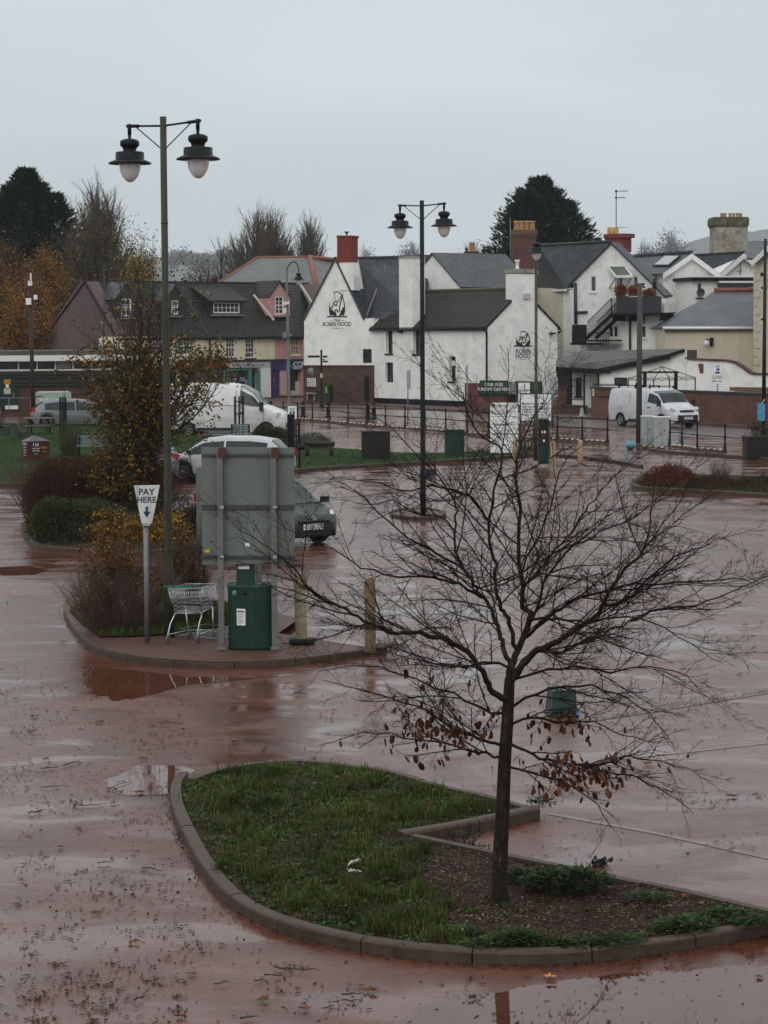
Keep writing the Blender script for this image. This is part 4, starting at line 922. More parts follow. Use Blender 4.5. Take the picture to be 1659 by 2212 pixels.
m=MB(); Wp.slab(m,1202,798,1235.5,882,-.5,-.3); m.build('wall',mat('dark_porch',(.02,.018,.018),.6,.3),ob); m=MB(); Wp.slab(m,1210,812,1230,870,-.28,-.22); m.build('door',mat('porch_door',(.03,.028,.03),.3,.3),ob)
m=MB(); m.tube([Wo.P(1286,803,.2),Wo.P(1292,810,.1),Wo.P(1293,838,.1)],.05,8); m.build('downpipe',M_black,ob)
m=MB(); Wo.slab(m,1310,801,1316,806,.02,.3); m.build('wall_lamp',M_black,ob)
gw=thing('garden_wall','white garden wall with a swooping brown brick top behind the silver van','wall',gp(1560,880))
Wg=Wall(1484,131.5,1720,127)
top=[(1484,775),(1500,777),(1571,780),(1590,784),(1608,795),(1622,806),(1634,809),(1720,809)]
m=MB(); m.prism([Wg.P(1484,878),Wg.P(1720,878)]+[Wg.P(u,v) for u,v in top[::-1]],-Wg.n*.3); m.build('wall',M_white,gw)
m=MB()
for (a,b),(c,d) in zip(top,top[1:]): bar(m,Wg.P(a,b-1.5,-.1),Wg.P(c,d-1.5,-.1),.42,.1)
Wg.slab(m,1484,756,1498,774,-.3,.06); m.build('coping',mat('brown_brick_coping',(.09,.05,.035),.85,.3,6,bump=.3),gw)
m=MB(); 
for k in range(4): Wg.slab(m,1508+k*1.2,786+k*5,1519,791+k*5,0,.03)
m.build('bare_brick_patch',M_brick,gw); m=MB(); Wg.slab(m,1576,837,1700,845,.1,.5); m.build('timber',mat('timber_tan',(.16,.09,.05),.7,.3),gw)
# ================= brick walls along the road
bw=thing('brick_wall','long low red brick wall with grey coping behind the silver van','wall',gp(1460,912))
Wb=Wall(1276,128.4,1760,112)
def bwall(t_,w,u0,v0,u1,v1,vb0,vb1,th,mt,nm='wall',cop=True):
    m=MB(); s0=w.sz(u0,v0)[0]; s1=w.sz(u1,v1)[0]; z0=w.sz(u0,v0)[1]; z1=w.sz(u1,v1)[1]
    m.prism([w.Q(s0,-.05),w.Q(s1,-.05),w.Q(s1,z1-.1),w.Q(s0,z0-.1)],-w.n*th); m.build(nm,mt,t_)
    if cop: m=MB(); m.prism([w.Q(s0-.03,z0-.1,.06),w.Q(s1+.03,z1-.1,.06),w.Q(s1+.03,z1,.06),w.Q(s0-.03,z0,.06)],-w.n*(th+.12)); m.build('coping',M_dkgrey if mt is M_brick else M_dkgrey,t_)
bwall(bw,Wb,1277,835,1755,853,0,0,.25,M_brick)
m=MB(); Wb.slab(m,1276,856,1334,857.5,0,.03)
for k in range(24): 
    u=1281+k*2.6; m.obox(Wb.P(u,834,-.1)+V((0,0,.06)),(.02,0,0),(0,.02,0),(0,0,.07))
m.build('spikes',M_black,bw); m=MB(); Wb.slab(m,1279,838,1284,856,.03,.05); m.build('poster',mat('red_white_poster',(.5,.4,.36),.5,.6,9),bw)
b2_=thing('brick_wall','short red brick wall carrying the dark green pub boards','wall',gp(1060,900))
Wc=Wall(1004,136.5,1118,134.5)
bwall(b2_,Wc,1004,824,1037,824,0,0,.3,M_brick,cop=False); bwall(b2_,Wc,1037,850,1112,852,0,0,.3,M_brick)
b3_=thing('brick_wall','red brick gate pier and low wall between the white signs and the porch','wall',gp(1200,896))
Wd=Wall(1113,134.5,1274,131)
bwall(b3_,Wd,1113,851,1187,851,0,0,.3,M_brick); bwall(b3_,Wd,1188,833,1212,833,0,0,.5,M_brick,'pier'); bwall(b3_,Wd,1213,874,1262,876,0,0,.25,M_brick2)
m=MB(); m.tube([Wd.P(1197,860,.1),Wd.P(1201,864,.12),Wd.P(1203,892,.12)],.02,5); m.build('pipe',M_galv,b3_)
gt=thing('railing_gate','black metal railings and gate on the low wall by the porch','gate',Wd.P(1250,890))
m=MB()
for k in range(14): 
    a=Wd.P(1236+k*1.9,878,.0); m.obox(V((a.x,a.y,1.45)),(.012,0,0),(0,.012,0),(0,0,.62))
for z in (.9,2.0): bar(m,V((Wd.P(1235,878).x,Wd.P(1235,878).y,z)),V((Wd.P(1262,878).x,Wd.P(1262,878).y,z)),.03,.03)
m.build('bars',M_black,gt); m=MB(); a=Wd.P(1262,878,0); m.obox(V((a.x,a.y,1.2)),(.05,0,0),(0,.05,0),(0,0,1.2)); m.build('post',M_black,gt)
cn=thing('traffic_cone','small grey cone on the step below the railings','cone',gp(1257,900,.05)); m=MB(); m.lathe(cn.location,[(.22,0),(.22,.03),(.15,.04),(.06,.5),(0,.5)],14); m.obox(cn.location+V((0,0,.015)),(.25,0,0),(0,.25,0),(0,0,.014)); m.build('cone_body',mat('dirty_cone',(.3,.29,.27),.6,.3),cn)
# ================= pub boards
def board(name,label,w,u0,v0,u1,v1,mt,lines=(),tm=M_wht,out=.25,posts=(),vb=900,pm=M_galv,pw=.04,th=.04,cat='sign',border=None,grp=None):
    s0,z0,s1,z1=w.rect(u0,v0,u1,v1,out); t_=thing(name,label,cat,w.Q((s0+s1)/2,0,out),grp)
    m=MB(); w.bx(m,s0,z0,s1,z1,out-th,out); b_=m.build('panel',mt,t_)
    if border:
        m=MB(); e=.03
        for a in ((s0-e,z0-e,s1+e,z0),(s0-e,z1,s1+e,z1+e),(s0-e,z0,s0,z1),(s1,z0,s1+e,z1)): w.bx(m,*a,out-th-.01,out+.01)
        m.build('frame',border,t_)
    if lines:
        m=MB()
        for (tx,fx,fz,sz,al) in lines: text(m,tx,sz,w.Q(s0+(s1-s0)*fx,z1-(z1-z0)*fz,out+.003),w.t,w.n,align=al,bold=.008)
        m.build('lettering',tm,b_,base=parent_loc(t_))
    for (fx,zt,zb) in posts:
        m=MB(); p=w.Q(s0+(s1-s0)*fx,0,out-th-pw-.005); m.tube([p+V((0,0,zb)),p+V((0,0,zt if zt else z1))],pw,10); m.build('post',pm,t_)
    return t_,(s0,z0,s1,z1)
board('pub_board','dark green board lettered CASK ALES SUNDAY CARVERY on the brick wall','' or Wc,1037,823,1096,849.5,M_sgreen,[('CASK ALES',.5,.3,.26,'CENTER'),('SUNDAY CARVERY',.5,.68,.26,'CENTER')],M_sign,posts=((.03,None,1.6),(.97,None,1.6)),border=M_black)
board('pub_board','plain dark green board partly behind the white market sign','' or Wd,1114,825,1169,849.5,M_sgreen,[],M_sign,posts=((.03,None,1.6),(.97,None,1.6)),border=M_black)
tr=thing('trellis','black lattice panel between the two dark green boards','trellis',Wc.P(1106,850)); m=MB(); s0,z0,s1,z1=Wc.rect(1099.5,826,1111.5,866,.2)
for k in range(5): x=s0+(s1-s0)*k/4; Wc.bx(m,x-.02,z0,x+.02,z1,.2,.22)
for k in range(11): z=z0+(z1-z0)*k/10; Wc.bx(m,s0,z-.02,s1,z+.02,.22,.24)
m.build('lattice',M_black,tr)
# ================= flat roofed building on the left
fb=thing('flat_roofed_building','long flat roofed brick block with a white fascia and green door','building',gp(150,893))
Wf=Wall(-140,135,330,138.5); LF=Wf.L; zt=Wf.sz(100,768)[1]
m=MB(); m.prism([Wf.Q(0,BASE),Wf.Q(LF,BASE),Wf.Q(LF,zt),Wf.Q(0,zt)],-Wf.n*9); wf=m.build('wall',M_brick2,fb)
cf=MB(); 
us=[-140,-100,-60,-20,39.5,80,119.5,158,198,238,278,318]
for a,b in zip(us,us[1:]): Wf.slab(cf,a+1.2,778,b-1.2,797.5,-.35,.3)
cut(wf,cf)
m=MB(); Wf.slab(m,-140,778,318,797.5,-.34,-.28); m.build('clerestory_glass',mat('dim_brown_glass',(.03,.022,.02),.12,.5,1.5),fb)
for a in us: m=MB(); Wf.slab(m,a-1.2,776.5,a+1.2,798,-.28,.06); m.build('mullion',M_wht,fb)
m=MB(); Wf.slab(m,120.8,779.5,157,795.5,-.27,-.25); m.build('blind',mat('grey_blind',(.3,.31,.3),.5,.3,5),fb)
m=MB(); Wf.bx(m,-.2,zt-.32,LF+.2,zt+.02,-9.2,.55); m.build('white_fascia',M_wht,fb); m=MB(); Wf.bx(m,-.15,zt+.02,LF+.15,zt+.28,-9.1,.35); m.build('roof_felt',mat('brown_felt',(.09,.08,.065),.9,.3,2,bump=.4,bscale=10),fb)
m=MB(); Wf.slab(m,-140,798,240,801.5,0,.08); m.build('window_sill',M_wht,fb)
m=MB(); 
for v in (806,812,823,829): Wf.slab(m,-140,v,300,v+4.5,.06,.16)
m.build('timber_band',mat('dark_green_timber',(.018,.026,.02),.7,.5,2),fb)
m=MB(); Wf.slab(m,-30,815,39,884,.06,.12); d=m.build('door',mat('dark_green_door',(.006,.028,.02),.4,.2),fb); m=MB(); Wf.slab(m,11,876,39,884,.12,.14) ; m.build('kick_plate',M_wht,d,base=parent_loc(fb)); m=MB(); Wf.slab(m,28.5,850,30,858,.12,.18); m.build('door_handle',M_chrome,d,base=parent_loc(fb))
board('door_sign','orange square sign high on the dark green door','' or Wf,8.7,819.5,23,830,mat('orange_sign',(.5,.16,.02),.5,.1),out=.16)
board('door_sign','tiny white sign under the orange one','' or Wf,12.5,830.5,19,837,M_sign,out=.16)
board('door_sign','cream square sign lowest on the dark green door','' or Wf,8.7,839,23,851,mat('cream_sign',(.45,.45,.32),.5,.1),out=.16)
t_,(s0,z0,s1,z1)=board('notice_window','wide white and green poster board on the dark brick wall','' or Wf,77,847,154,878,mat('pale_green_board',(.30,.42,.32),.4,.3,2),out=.14)
m=MB(); Wf.slab(m,82,845,149,848,.14,.16)
for k in range(14): Wf.slab(m,86+k*4.2,860+ (k%3),88.6+k*4.2,870-(k%4),.14,.15)
m.build('white_print',M_wht,t_); m=MB(); Wf.slab(m,77,873,154,878,.14,.15); m.build('green_strip',mat('mid_green',(.03,.13,.05),.5,.2),t_)
rf=thing('metal_railing','thin galvanised handrail in front of the dark green door','railing',gp(30,893)); m=MB()
for u in (-30,19.5,66): p=Wf.P(u,870,1.1); m.tube([V((p.x,p.y,0)),V((p.x,p.y,1.05))],.025,6)
a=Wf.P(-30,870,1.1);b=Wf.P(66,870,1.1); m.tube([V((a.x,a.y,1.05)),V((b.x,b.y,1.05))],.025,6); m.build('rail',M_galv,rf)
bd=thing('bird','small dark bird standing on the flat roof','bird',Wf.P(175,757,-1)+V((0,0,.1)))
m=MB(); c=Wf.P(175,755.3,-1); m.lathe(c,[(0,-.2),(.05,-.14),(.08,0),(.06,.1),(.035,.15),(.045,.2),(.02,.25),(0,.29)],10,Matrix.Rotation(math.radians(62),3,'Y')); m.tube([c+V((0,0,-.05)),c+V((0,.02,-.17))],.008,4); m.build('body',M_black,bd)
# ---------------------------------------------------------------- vegetation
def bark(name,c,c2): 
    t=NT(name); co=t.co('World'); n=t.noise(co,14,6,.7); n2=t.noise(t.co('World',(1,1,.45)),23,7,.75)
    t.tob(t.mix((t.ramp(n2,0,[(.53,0.),(.67,.75)]),0),(t.ramp(n,0,[(.3,sc(c,.6)),(.7,sc(c,1.5))]),0),c2),'Base Color'); t.setp(Roughness=.8,Specular_IOR_Level=.15); t.bump(n,0,.6,.01); return t.m
M_bark=bark('lichen_bark',(.016,.011,.008),(.085,.083,.052)); M_twig=bark('dark_twig',(.013,.008,.006),(.045,.033,.024))
M_bark2=bark('brown_bark',(.035,.026,.02),(.07,.06,.045))
def wander(p,d,L,n,rng,j=.25,up=0.,grav=0.):
    out=[p.copy()]; d=d.normalized(); st=L/n
    for i in range(n):
        d=(d+V((rng.gauss(0,j),rng.gauss(0,j),rng.gauss(0,j)+up-grav*i/n))).normalized(); p=p+d*st; out.append(p.copy())
    return out
def grow(mb,path,r0,r1,rng,depth,spec,tips=None,n0=6):
    """path: list of V; children sprout along it"""
    n=len(path); rad=[r0+(r1-r0)*(i/(n-1)) for i in range(n)]
    mb.tube(path,rad,n0 if r0>.012 else (4 if r0>.005 else 3),cap=False,smooth=True)
    if tips is not None: tips.append(path[-1])
    if depth<=0: return
    sp=spec[depth]; L=sum((b-a).length for a,b in zip(path,path[1:])); cnt=max(1,int(L*sp['per_m']*rng.uniform(.8,1.2)))
    side=rng.choice((-1,1))
    for k in range(cnt):
        f=sp['from']+(1-sp['from'])*(k+rng.random())/cnt; x=f*(n-1); i=min(int(x),n-2); p=path[i].lerp(path[i+1],x-i)
        d=(path[i+1]-path[i]).normalized(); side=-side
        lat=d.cross(V((0,0,1))); lat=lat.normalized() if lat.length>.2 else V((rng.uniform(-1,1),rng.uniform(-1,1),0)).normalized()
        vert=lat.cross(d)
        a=rng.uniform(*sp['ang']); roll=rng.gauss(0,sp['roll'])
        dd=d*math.cos(a)+(lat*side*math.cos(roll)+vert*math.sin(roll))*math.sin(a)
        l=L*sp['len']*rng.uniform(.5,1.15)*(1.15-f*.6); l=min(l,sp['max']); l=max(l,sp['min'])
        q=wander(p,dd,l,sp['n'],rng,sp['j'],sp.get('up',0),sp.get('grav',0))
        rr=rad[i]*.62; rr=min(rr,sp['r']); grow(mb,q,rr,max(rr*.4,.0016),rng,depth-1,spec,tips,n0)
def hero_tree():
    rng=random.Random(5); Y0=gp(1080,1948,.09).y
    base=gp(1080,1948,.09); base.z=.085
    t=thing('bare_tree','young bare tree with brown dead leaves on its lowest twigs in the front island','tree',base)
    def P(u,v,dy): return at(u,v,Y0+dy)
    tr=smooth_path([P(1080,1955,0),P(1079,1900,0),P(1082,1820,0),P(1086,1749,0),P(1090,1648,0),P(1096,1560,.02),P(1099,1500,.03),P(1101,1465,.04)],3)
    k=Y0/F; n=len(tr); m=MB()
    rad=[(22 if i==0 else 18.5 -7.5*i/(n-1)+ (2.0*max(0,1-i/3)))*k*1.0 for i in range(n)]
    m.tube(tr,rad,14); 
    for c,rr in (((1081,1830),1.12),((1086,1745),1.1),((1094,1590),1.1)): pass
    m.build('trunk',M_bark,t)
    # limb: (points in the picture, depth at start, depth at end, start radius px)
    limbs=[
     ([(1101,1477),(1108,1430),(1126,1390),(1145,1340),(1142,1322),(1129,1304),(1126,1248),(1120,1198),(1120,1105),(1113,1043),(1118,999),(1129,954),(1154,900),(1181,859),(1199,825)],.0,.3,12),
     ([(1104,1470),(1145,1415),(1176,1400),(1219,1375),(1263,1347),(1300,1310),(1312,1291),(1350,1229),(1380,1204),(1399,1155),(1408,1080),(1415,1035)],0,-.9,12),
     ([(1108,1455),(1150,1412),(1182,1406),(1213,1409),(1244,1394),(1281,1381),(1312,1366),(1362,1341),(1405,1316),(1449,1288)],0,.8,9),
     ([(1362,1341),(1430,1316),(1486,1309),(1548,1291),(1620,1262),(1655,1240)],.5,1.0,4.5),
     ([(1092,1510),(1064,1493),(1052,1471),(1033,1440),(1014,1409),(977,1387),(934,1375),(897,1366),(859,1369),(835,1362),(803,1348),(760,1325),(721,1305),(666,1272),(647,1242),(612,1207),(563,1174),(503,1133)],-.05,-1.0,11),
     ([(1101,1440),(1089,1403),(1083,1378),(1073,1353),(1064,1322),(1052,1304),(1033,1279),(1027,1263),(1000,1229),(985,1185),(985,1130),(985,1090),(960,1045),(930,1010),(880,960),(820,905),(790,890)],.0,.9,9),
     ([(1115,1400),(1101,1347),(1089,1322),(1076,1297),(1067,1260),(1070,1217),(1058,1180),(1058,1124),(1070,1060),(1084,981),(1052,949),(1023,920),(1010,886),(1001,854),(978,827)],0,-.5,8),
     ([(1122,1285),(1134,1265),(1170,1229),(1188,1198),(1225,1161),(1250,1124),(1275,1093),(1312,1049),(1350,1010),(1390,985)],.2,1.1,5.5),
     ([(1040,1290),(1027,1279),(977,1257),(934,1248),(859,1244),(779,1223),(723,1192),(650,1160)],.2,-.6,5.5),
     ([(1130,1380),(1180,1340),(1230,1300),(1290,1280),(1350,1268),(1430,1262),(1520,1255),(1600,1250),(1640,1270)],.1,-1.2,6),
     ([(1092,1612),(1060,1602),(1020,1590),(980,1570),(930,1540),(880,1520),(800,1495),(700,1470)],0,-.9,5.5),
     ([(1088,1642),(1050,1627),(1000,1620),(940,1600),(870,1592),(790,1585),(690,1610)],0,.6,5),
     ([(1096,1602),(1140,1625),(1180,1642),(1240,1650),(1300,1655),(1345,1635),(1400,1640),(1460,1650),(1540,1690)],0,-.7,5),
     ([(1094,1570),(1150,1548),(1200,1560),(1280,1560),(1350,1590),(1420,1600)],0,.7,4.5),
     ([(1098,1530),(1160,1500),(1250,1480),(1330,1500),(1400,1540),(1440,1590)],0,-.8,5),
     ([(1090,1655),(1150,1672),(1220,1690),(1290,1740),(1320,1785)],0,.3,4),
     ([(1260,1652),(1330,1670),(1380,1680),(1440,1715),(1500,1760)],-.5,-.9,3),
     ([(1097,1545),(1040,1530),(980,1500),(920,1480),(850,1450),(760,1440),(690,1452)],0,.9,5),
     ([(1300,1310),(1352,1296),(1400,1250),(1460,1200),(1520,1180),(1580,1150)],-.5,-1.2,4.5),
     ([(1110,1445),(1060,1430),(1000,1440),(930,1430),(860,1400),(790,1410)],0,1.1,5),
     ([(1140,1350),(1165,1300),(1185,1240),(1240,1180),(1300,1150),(1370,1120),(1450,1050),(1520,1000)],0,.4,5),
     ([(1058,1130),(1020,1080),(985,1060),(930,1050),(870,1060),(800,1040),(720,1030)],-.3,-.9,4),
     ([(1000,1229),(940,1190),(880,1160),(820,1110),(770,1060),(715,1035)],.4,.2,4),
     ([(1126,1240),(1150,1180),(1180,1120),(1200,1060),(1215,1000),(1260,960)],.1,-.8,4),
     ([(1145,1340),(1190,1335),(1250,1345),(1330,1330),(1410,1345),(1490,1390),(1560,1430)],0,-1.3,4.5),
     ([(1105,1470),(1160,1450),(1240,1440),(1320,1450),(1400,1440),(1480,1460),(1520,1500)],0,1.2,4.5),
     ([(985,1150),(950,1120),(900,1110),(850,1080),(800,1090),(740,1080)],.5,1.2,3.5)]
    spec={3:dict(per_m=8.2,**{'from':.12},ang=(.4,1.05),roll=.55,len=.45,max=.85,min=.2,n=6,j=.11,r=.0066,up=.03),
          2:dict(per_m=15.5,**{'from':.10},ang=(.4,1.05),roll=.6,len=.42,max=.34,min=.07,n=4,j=.14,r=.0038),
          1:dict(per_m=21,**{'from':.15},ang=(.45,1.1),roll=.8,len=.34,max=.10,min=.03,n=2,j=.12,r=.0027)}
    leafpts=[]
    for li,(pts,d0,d1,rp) in enumerate(limbs):
        q=[P(u,v,d0+(d1-d0)*(i/(len(pts)-1))**1.1) for i,(u,v) in enumerate(pts)]
        q=smooth_path(q,3); q=[q[0]]+[p+V((rng.gauss(0,.008),rng.gauss(0,.008),rng.gauss(0,.008))) for p in q[1:]]
        m=MB(); tips=[]; grow(m,q,rp*k*.62+.0015,.0026,rng,3,spec,tips)
        m.build('limb',M_bark if rp>6 else M_twig,t)
        if li in (10,11,12,13,15,17): leafpts+=[(tp,li) for tp in tips]
    # hanging dead leaves low in the crown
    m=MB(); cnt=0
    rng.shuffle(leafpts)
    for tp,li in leafpts:
        p0=P(1090,1640,0); dx=abs(tp.x-p0.x)
        if cnt>430: break
        dens=1.0 if dx<.8 else .35 if dx<1.0 else .02
        if tp.z<P(1090,1715,0).z or tp.z>P(1090,1550,0).z: dens*=.06
        if rng.random()>dens: continue
        cnt+=1; d=V((rng.gauss(0,.35),rng.gauss(0,.35),-1)); nn=V((rng.gauss(0,1),rng.gauss(0,1),.2)); l=rng.uniform(.035,.085)
        d.normalize(); x=d.cross(nn).normalized(); w_=l*rng.uniform(.45,.75); curl=x.cross(d)*l*rng.uniform(-.3,.3)
        m.add([tp,tp+d*l*.3+x*w_*.42,tp+d*l*.5+x*w_*.36+curl*.3,tp+d*l*.72+x*w_*.44+curl*.6,tp+d*l+curl,tp+d*l*.72-x*w_*.44+curl*.6,tp+d*l*.5-x*w_*.34+curl*.3,tp+d*l*.3-x*w_*.42],[(0,1,2,3,4,5,6,7)])
    m.build('dead_leaves',leafmat('dead_oak_leaf',[(.075,.024,.012),(.11,.038,.016),(.05,.018,.01),(.15,.06,.025)],.5,.15),t)
hero_tree()
# --- shrubs made of upright twigs and leaves
def twigs(mb,c,rx,ry,h,n,rng,lean=.5,r=.006,segs=4,fan=1.,j=.12,branch=3):
    for _ in range(n):
        a=rng.uniform(0,6.283); q=math.sqrt(rng.random()); b=c+V((math.cos(a)*rx*q*.55,math.sin(a)*ry*q*.55,0))
        d=V((math.cos(a)*q*lean*fan,math.sin(a)*q*lean,1)); L=h*rng.uniform(.65,1.08)*(1-.35*q*q)
        p=wander(b,d,L,segs,rng,j,.02); mb.tube(p,[r*(1-.75*i/segs) for i in range(segs+1)],3,cap=False,smooth=False)
        for _ in range(branch):
            i=rng.randint(1,segs-1); dd=(p[i+1]-p[i]).normalized()+V((rng.gauss(0,.55),rng.gauss(0,.55),rng.uniform(0,.4))); s=wander(p[i],dd,L*rng.uniform(.18,.4),3,rng,.15); mb.tube(s,[r*.5,r*.4,r*.3,r*.15],3,cap=False,smooth=False)
def leaves(mb,c,r,n,ls,rng,inside=.4,zmin=None,clumps=0,cut_=None):
    cl=[]
    for _ in range(clumps):
        d=V((rng.gauss(0,1),rng.gauss(0,1),rng.gauss(0,1))).normalized()*(rng.random()**.4); cl.append(c+V((d.x*r[0],d.y*r[1],d.z*r[2])))
    for _ in range(n):
        if cl:
            b=rng.choice(cl); p=b+V((rng.gauss(0,1)*r[0]*.16,rng.gauss(0,1)*r[1]*.16,rng.gauss(0,1)*r[2]*.16))
        else:
            d=V((rng.gauss(0,1),rng.gauss(0,1),rng.gauss(0,1))).normalized()*(rng.random()**inside); p=c+V((d.x*r[0],d.y*r[1],d.z*r[2]))
        if zmin is not None and p.z<zmin: p.z=zmin+rng.random()*.1
        mb.leaf(p,V((rng.gauss(0,1),rng.gauss(0,1),rng.gauss(0,.8)-.2)),V((rng.gauss(0,.6),rng.gauss(0,.6),1)),ls*rng.uniform(.6,1.35),ls*rng.uniform(.4,.75))
M_rtwig=simple_noise_mat('red_brown_twigs',(.045,.016,.010),(.085,.03,.018),.7,3,0,1)
M_gtwig=simple_noise_mat('grey_brown_twigs',(.06,.038,.028),(.15,.10,.075),.7,3,0,1)
M_dtwig=simple_noise_mat('dark_bush_twigs',(.02,.014,.010),(.045,.03,.022),.7,3,0,1)
L_yel=leafmat('yellow_leaves',[(.42,.22,.025),(.20,.12,.02),(.10,.09,.02),(.34,.13,.018),(.05,.055,.014),(.07,.04,.02)])
L_rus=leafmat('russet_bush_leaves',[(.075,.036,.018),(.12,.05,.02),(.05,.034,.018),(.18,.075,.02),(.06,.05,.022),(.32,.16,.03)])
L_red=leafmat('red_brown_leaves',[(.06,.016,.009),(.10,.028,.013),(.035,.012,.008),(.045,.03,.012)])
L_hedge=leafmat('hedge_leaves',[(.024,.038,.010),(.040,.054,.015),(.065,.07,.022),(.05,.032,.016)])
L_aut=leafmat('autumn_tree_leaves',[(.045,.060,.014),(.075,.090,.020),(.09,.04,.014),(.24,.085,.018),(.04,.028,.013),(.42,.20,.035),(.12,.13,.03),(.06,.05,.018),(.035,.045,.014)],.5,.15)
def bush(name,label,u,v,wpx,hpx,dpt,tw,twm,lf=0,lm=None,ls=.07,z0=.1,**kw):
    g=gp(u,v,z0); k=g.y/F; t=thing(name,label,'shrub',g); rng=random.Random(int(u*7+v))
    rx=wpx*k/2; h=hpx*k*1.0
    m=MB(); twigs(m,g,rx,dpt,h,tw,rng,**kw); m.build('stems',twm,t)
    if lf: m=MB(); leaves(m,g+V((0,0,h*.55)),(rx*.95,dpt*.8,h*.42),lf,ls,rng,.35,z0,14); m.build('foliage',lm,t)
    return t
# middle island bushes
bush('twiggy_bush','brown twiggy bush with yellow top leaves left of the pay here sign',262,1362,240,215,.9,420,M_gtwig,5200,L_rus,.05,lean=.62,r=.0055,branch=5)
bush('twiggy_bush','yellow leaved twiggy bush between the tall lamp post and the grey sign back',395,1345,110,230,.6,220,M_gtwig,4200,L_rus,.05,lean=.3,r=.0055,branch=5)
def topleaves(u,v,w,h,n,lab):
    g=gp(u,1350,.1); k=g.y/F; c=at(u,v,g.y); t=thing('leafy_sprays',lab,'shrub',V((c.x,c.y,.1))); m=MB(); rng=random.Random(int(u)); leaves(m,c,(w*k/2,.5,h*k/2),n,.06,rng,.5,None,16); m.build('foliage',L_yel,t)
    m=MB(); twigs(m,V((c.x,c.y,.1)),w*k/2,.4,(1350-v)*k,90,rng,lean=.2,r=.005,branch=3); m.build('stems',M_gtwig,t)
topleaves(300,1138,250,95,3000,'bright yellow and orange leaf sprays above the brown twigs behind the pay here sign')
# left rear island
def hedge(name,label,u0,u1,vb,vt,dp,n,lm,ls,twm,z0=.09,bump_=.12,ntw=200):
    a=gp(u0,vb,z0); b=gp(u1,vb,z0); h=(vb-vt)*a.y/F; t=thing(name,label,'hedge',(a+b)/2); rng=random.Random(int(u0+vb)); m=MB(); n_=n
    L=(b-a).length; f1,f2,f3=[rng.uniform(0,6) for _ in range(3)]
    for _ in range(n_):
        x=rng.random(); y=rng.uniform(0,1); 
        top=h*(1+bump_*math.sin(x*L*1.9+f1)+bump_*.6*math.sin(x*L*4.7+f2)+rng.gauss(0,.03)); e=min(1,(min(x,1-x)*L/.6+.25)**.5)
        z=z0+top*e*(rng.random()**.45); yy=(y-.2)*dp*1.2+ .12*math.sin(x*L*3.3+f3)*dp
        if z>z0+top*e*.8: yy=yy*.9
        p=a.lerp(b,x)+V((0,yy,0)); p.z=z
        m.leaf(p,V((rng.gauss(0,1),rng.gauss(0,1),rng.gauss(0,.7)+.5)),V((rng.gauss(0,1),rng.gauss(0,1),.6)),ls*rng.uniform(.6,1.4),ls*rng.uniform(.35,.7))
    m.build('foliage',lm,t)
    if ntw:
        m=MB()
        for _ in range(ntw): p=a.lerp(b,rng.random())+V((0,rng.random()*dp,0)); q=wander(p,V((rng.gauss(0,.3),rng.gauss(0,.3),1)),h*rng.uniform(.8,1.12),4,rng,.1); m.tube(q,[.009,.007,.006,.004,.002],3,cap=False,smooth=False)
        m.build('stems',twm,t)
    return t
hedge('hedge','dark green clipped hedge in the left rear island',56,300,1172,1088,1.6,15000,L_hedge,.06,M_dtwig)
hedge('hedge','red brown leafless hedge between the lawn and the dark green hedge',48,360,1120,990,1.8,11000,L_red,.055,M_rtwig,ntw=2200,bump_=.07)
bush('twiggy_bush','low dark bush at the foot of the autumn tree',400,1150,130,100,.8,200,M_dtwig,1800,L_hedge,.07,lean=.5)
# autumn tree
def autumn_tree():
    rng=random.Random(21); g=gp(308,1120,.09); k=g.y/F
    t=thing('autumn_tree','many stemmed tree with sparse orange and olive leaves behind the tall lamp post','tree',g); m=MB(); tips=[]
    spec={2:dict(per_m=3.6,**{'from':.15},ang=(.35,.85),roll=1.2,len=.42,max=1.5,min=.35,n=6,j=.10,r=.02,up=.05),1:dict(per_m=5,**{'from':.1},ang=(.4,1.),roll=1.,len=.4,max=.5,min=.12,n=4,j=.14,r=.008,up=.03)}
    ends=[(300,600),(330,610),(262,640),(240,700),(370,640),(395,700),(215,780),(430,760),(205,860),(455,800),(400,830),(220,930),(320,690),(280,690),(480,820),(350,760),(262,800),(250,1000)]
    for i,(u,v) in enumerate(ends):
        e=at(u,v,g.y+rng.uniform(-1.,1.2)); s=g+V((rng.uniform(-.15,.15),rng.uniform(-.15,.15),0)); mid=s.lerp(e,.35)+V((0,0,.5)); mid.x=s.x+(e.x-s.x)*.18
        path=smooth_path([s,mid,s.lerp(e,.7)+V((0,0,.25)),e],4); grow(m,path,.055 if i<5 else .035,.007,rng,2,spec,tips)
    m.build('branches',M_dtwig,t); m=MB()
    for tp in tips:
        fz=(tp.z-g.z)/6.0; 
        for _ in range(int((5.5 if fz<.75 else 1.6)*rng.uniform(.2,1.9))):
            p=tp+V((rng.gauss(0,.08),rng.gauss(0,.08),rng.gauss(0,.08))); m.leaf(p,V((rng.gauss(0,1),rng.gauss(0,1),-.6)),V((rng.gauss(0,1),rng.gauss(0,1),.5)),rng.uniform(.06,.13),rng.uniform(.035,.075))
    c=at(298,880,g.y)
    leaves(m,c,(1.35,1.2,1.75),6000,.08,rng,.4,None,90)
    leaves(m,at(275,1010,g.y),(1.05,1.0,.9),3800,.085,rng,.4,.1,50)
    leaves(m,at(435,785,g.y),(.6,.5,.3),380,.09,rng,.4,None,14)
    m.build('leaves',L_aut,t)
autumn_tree()
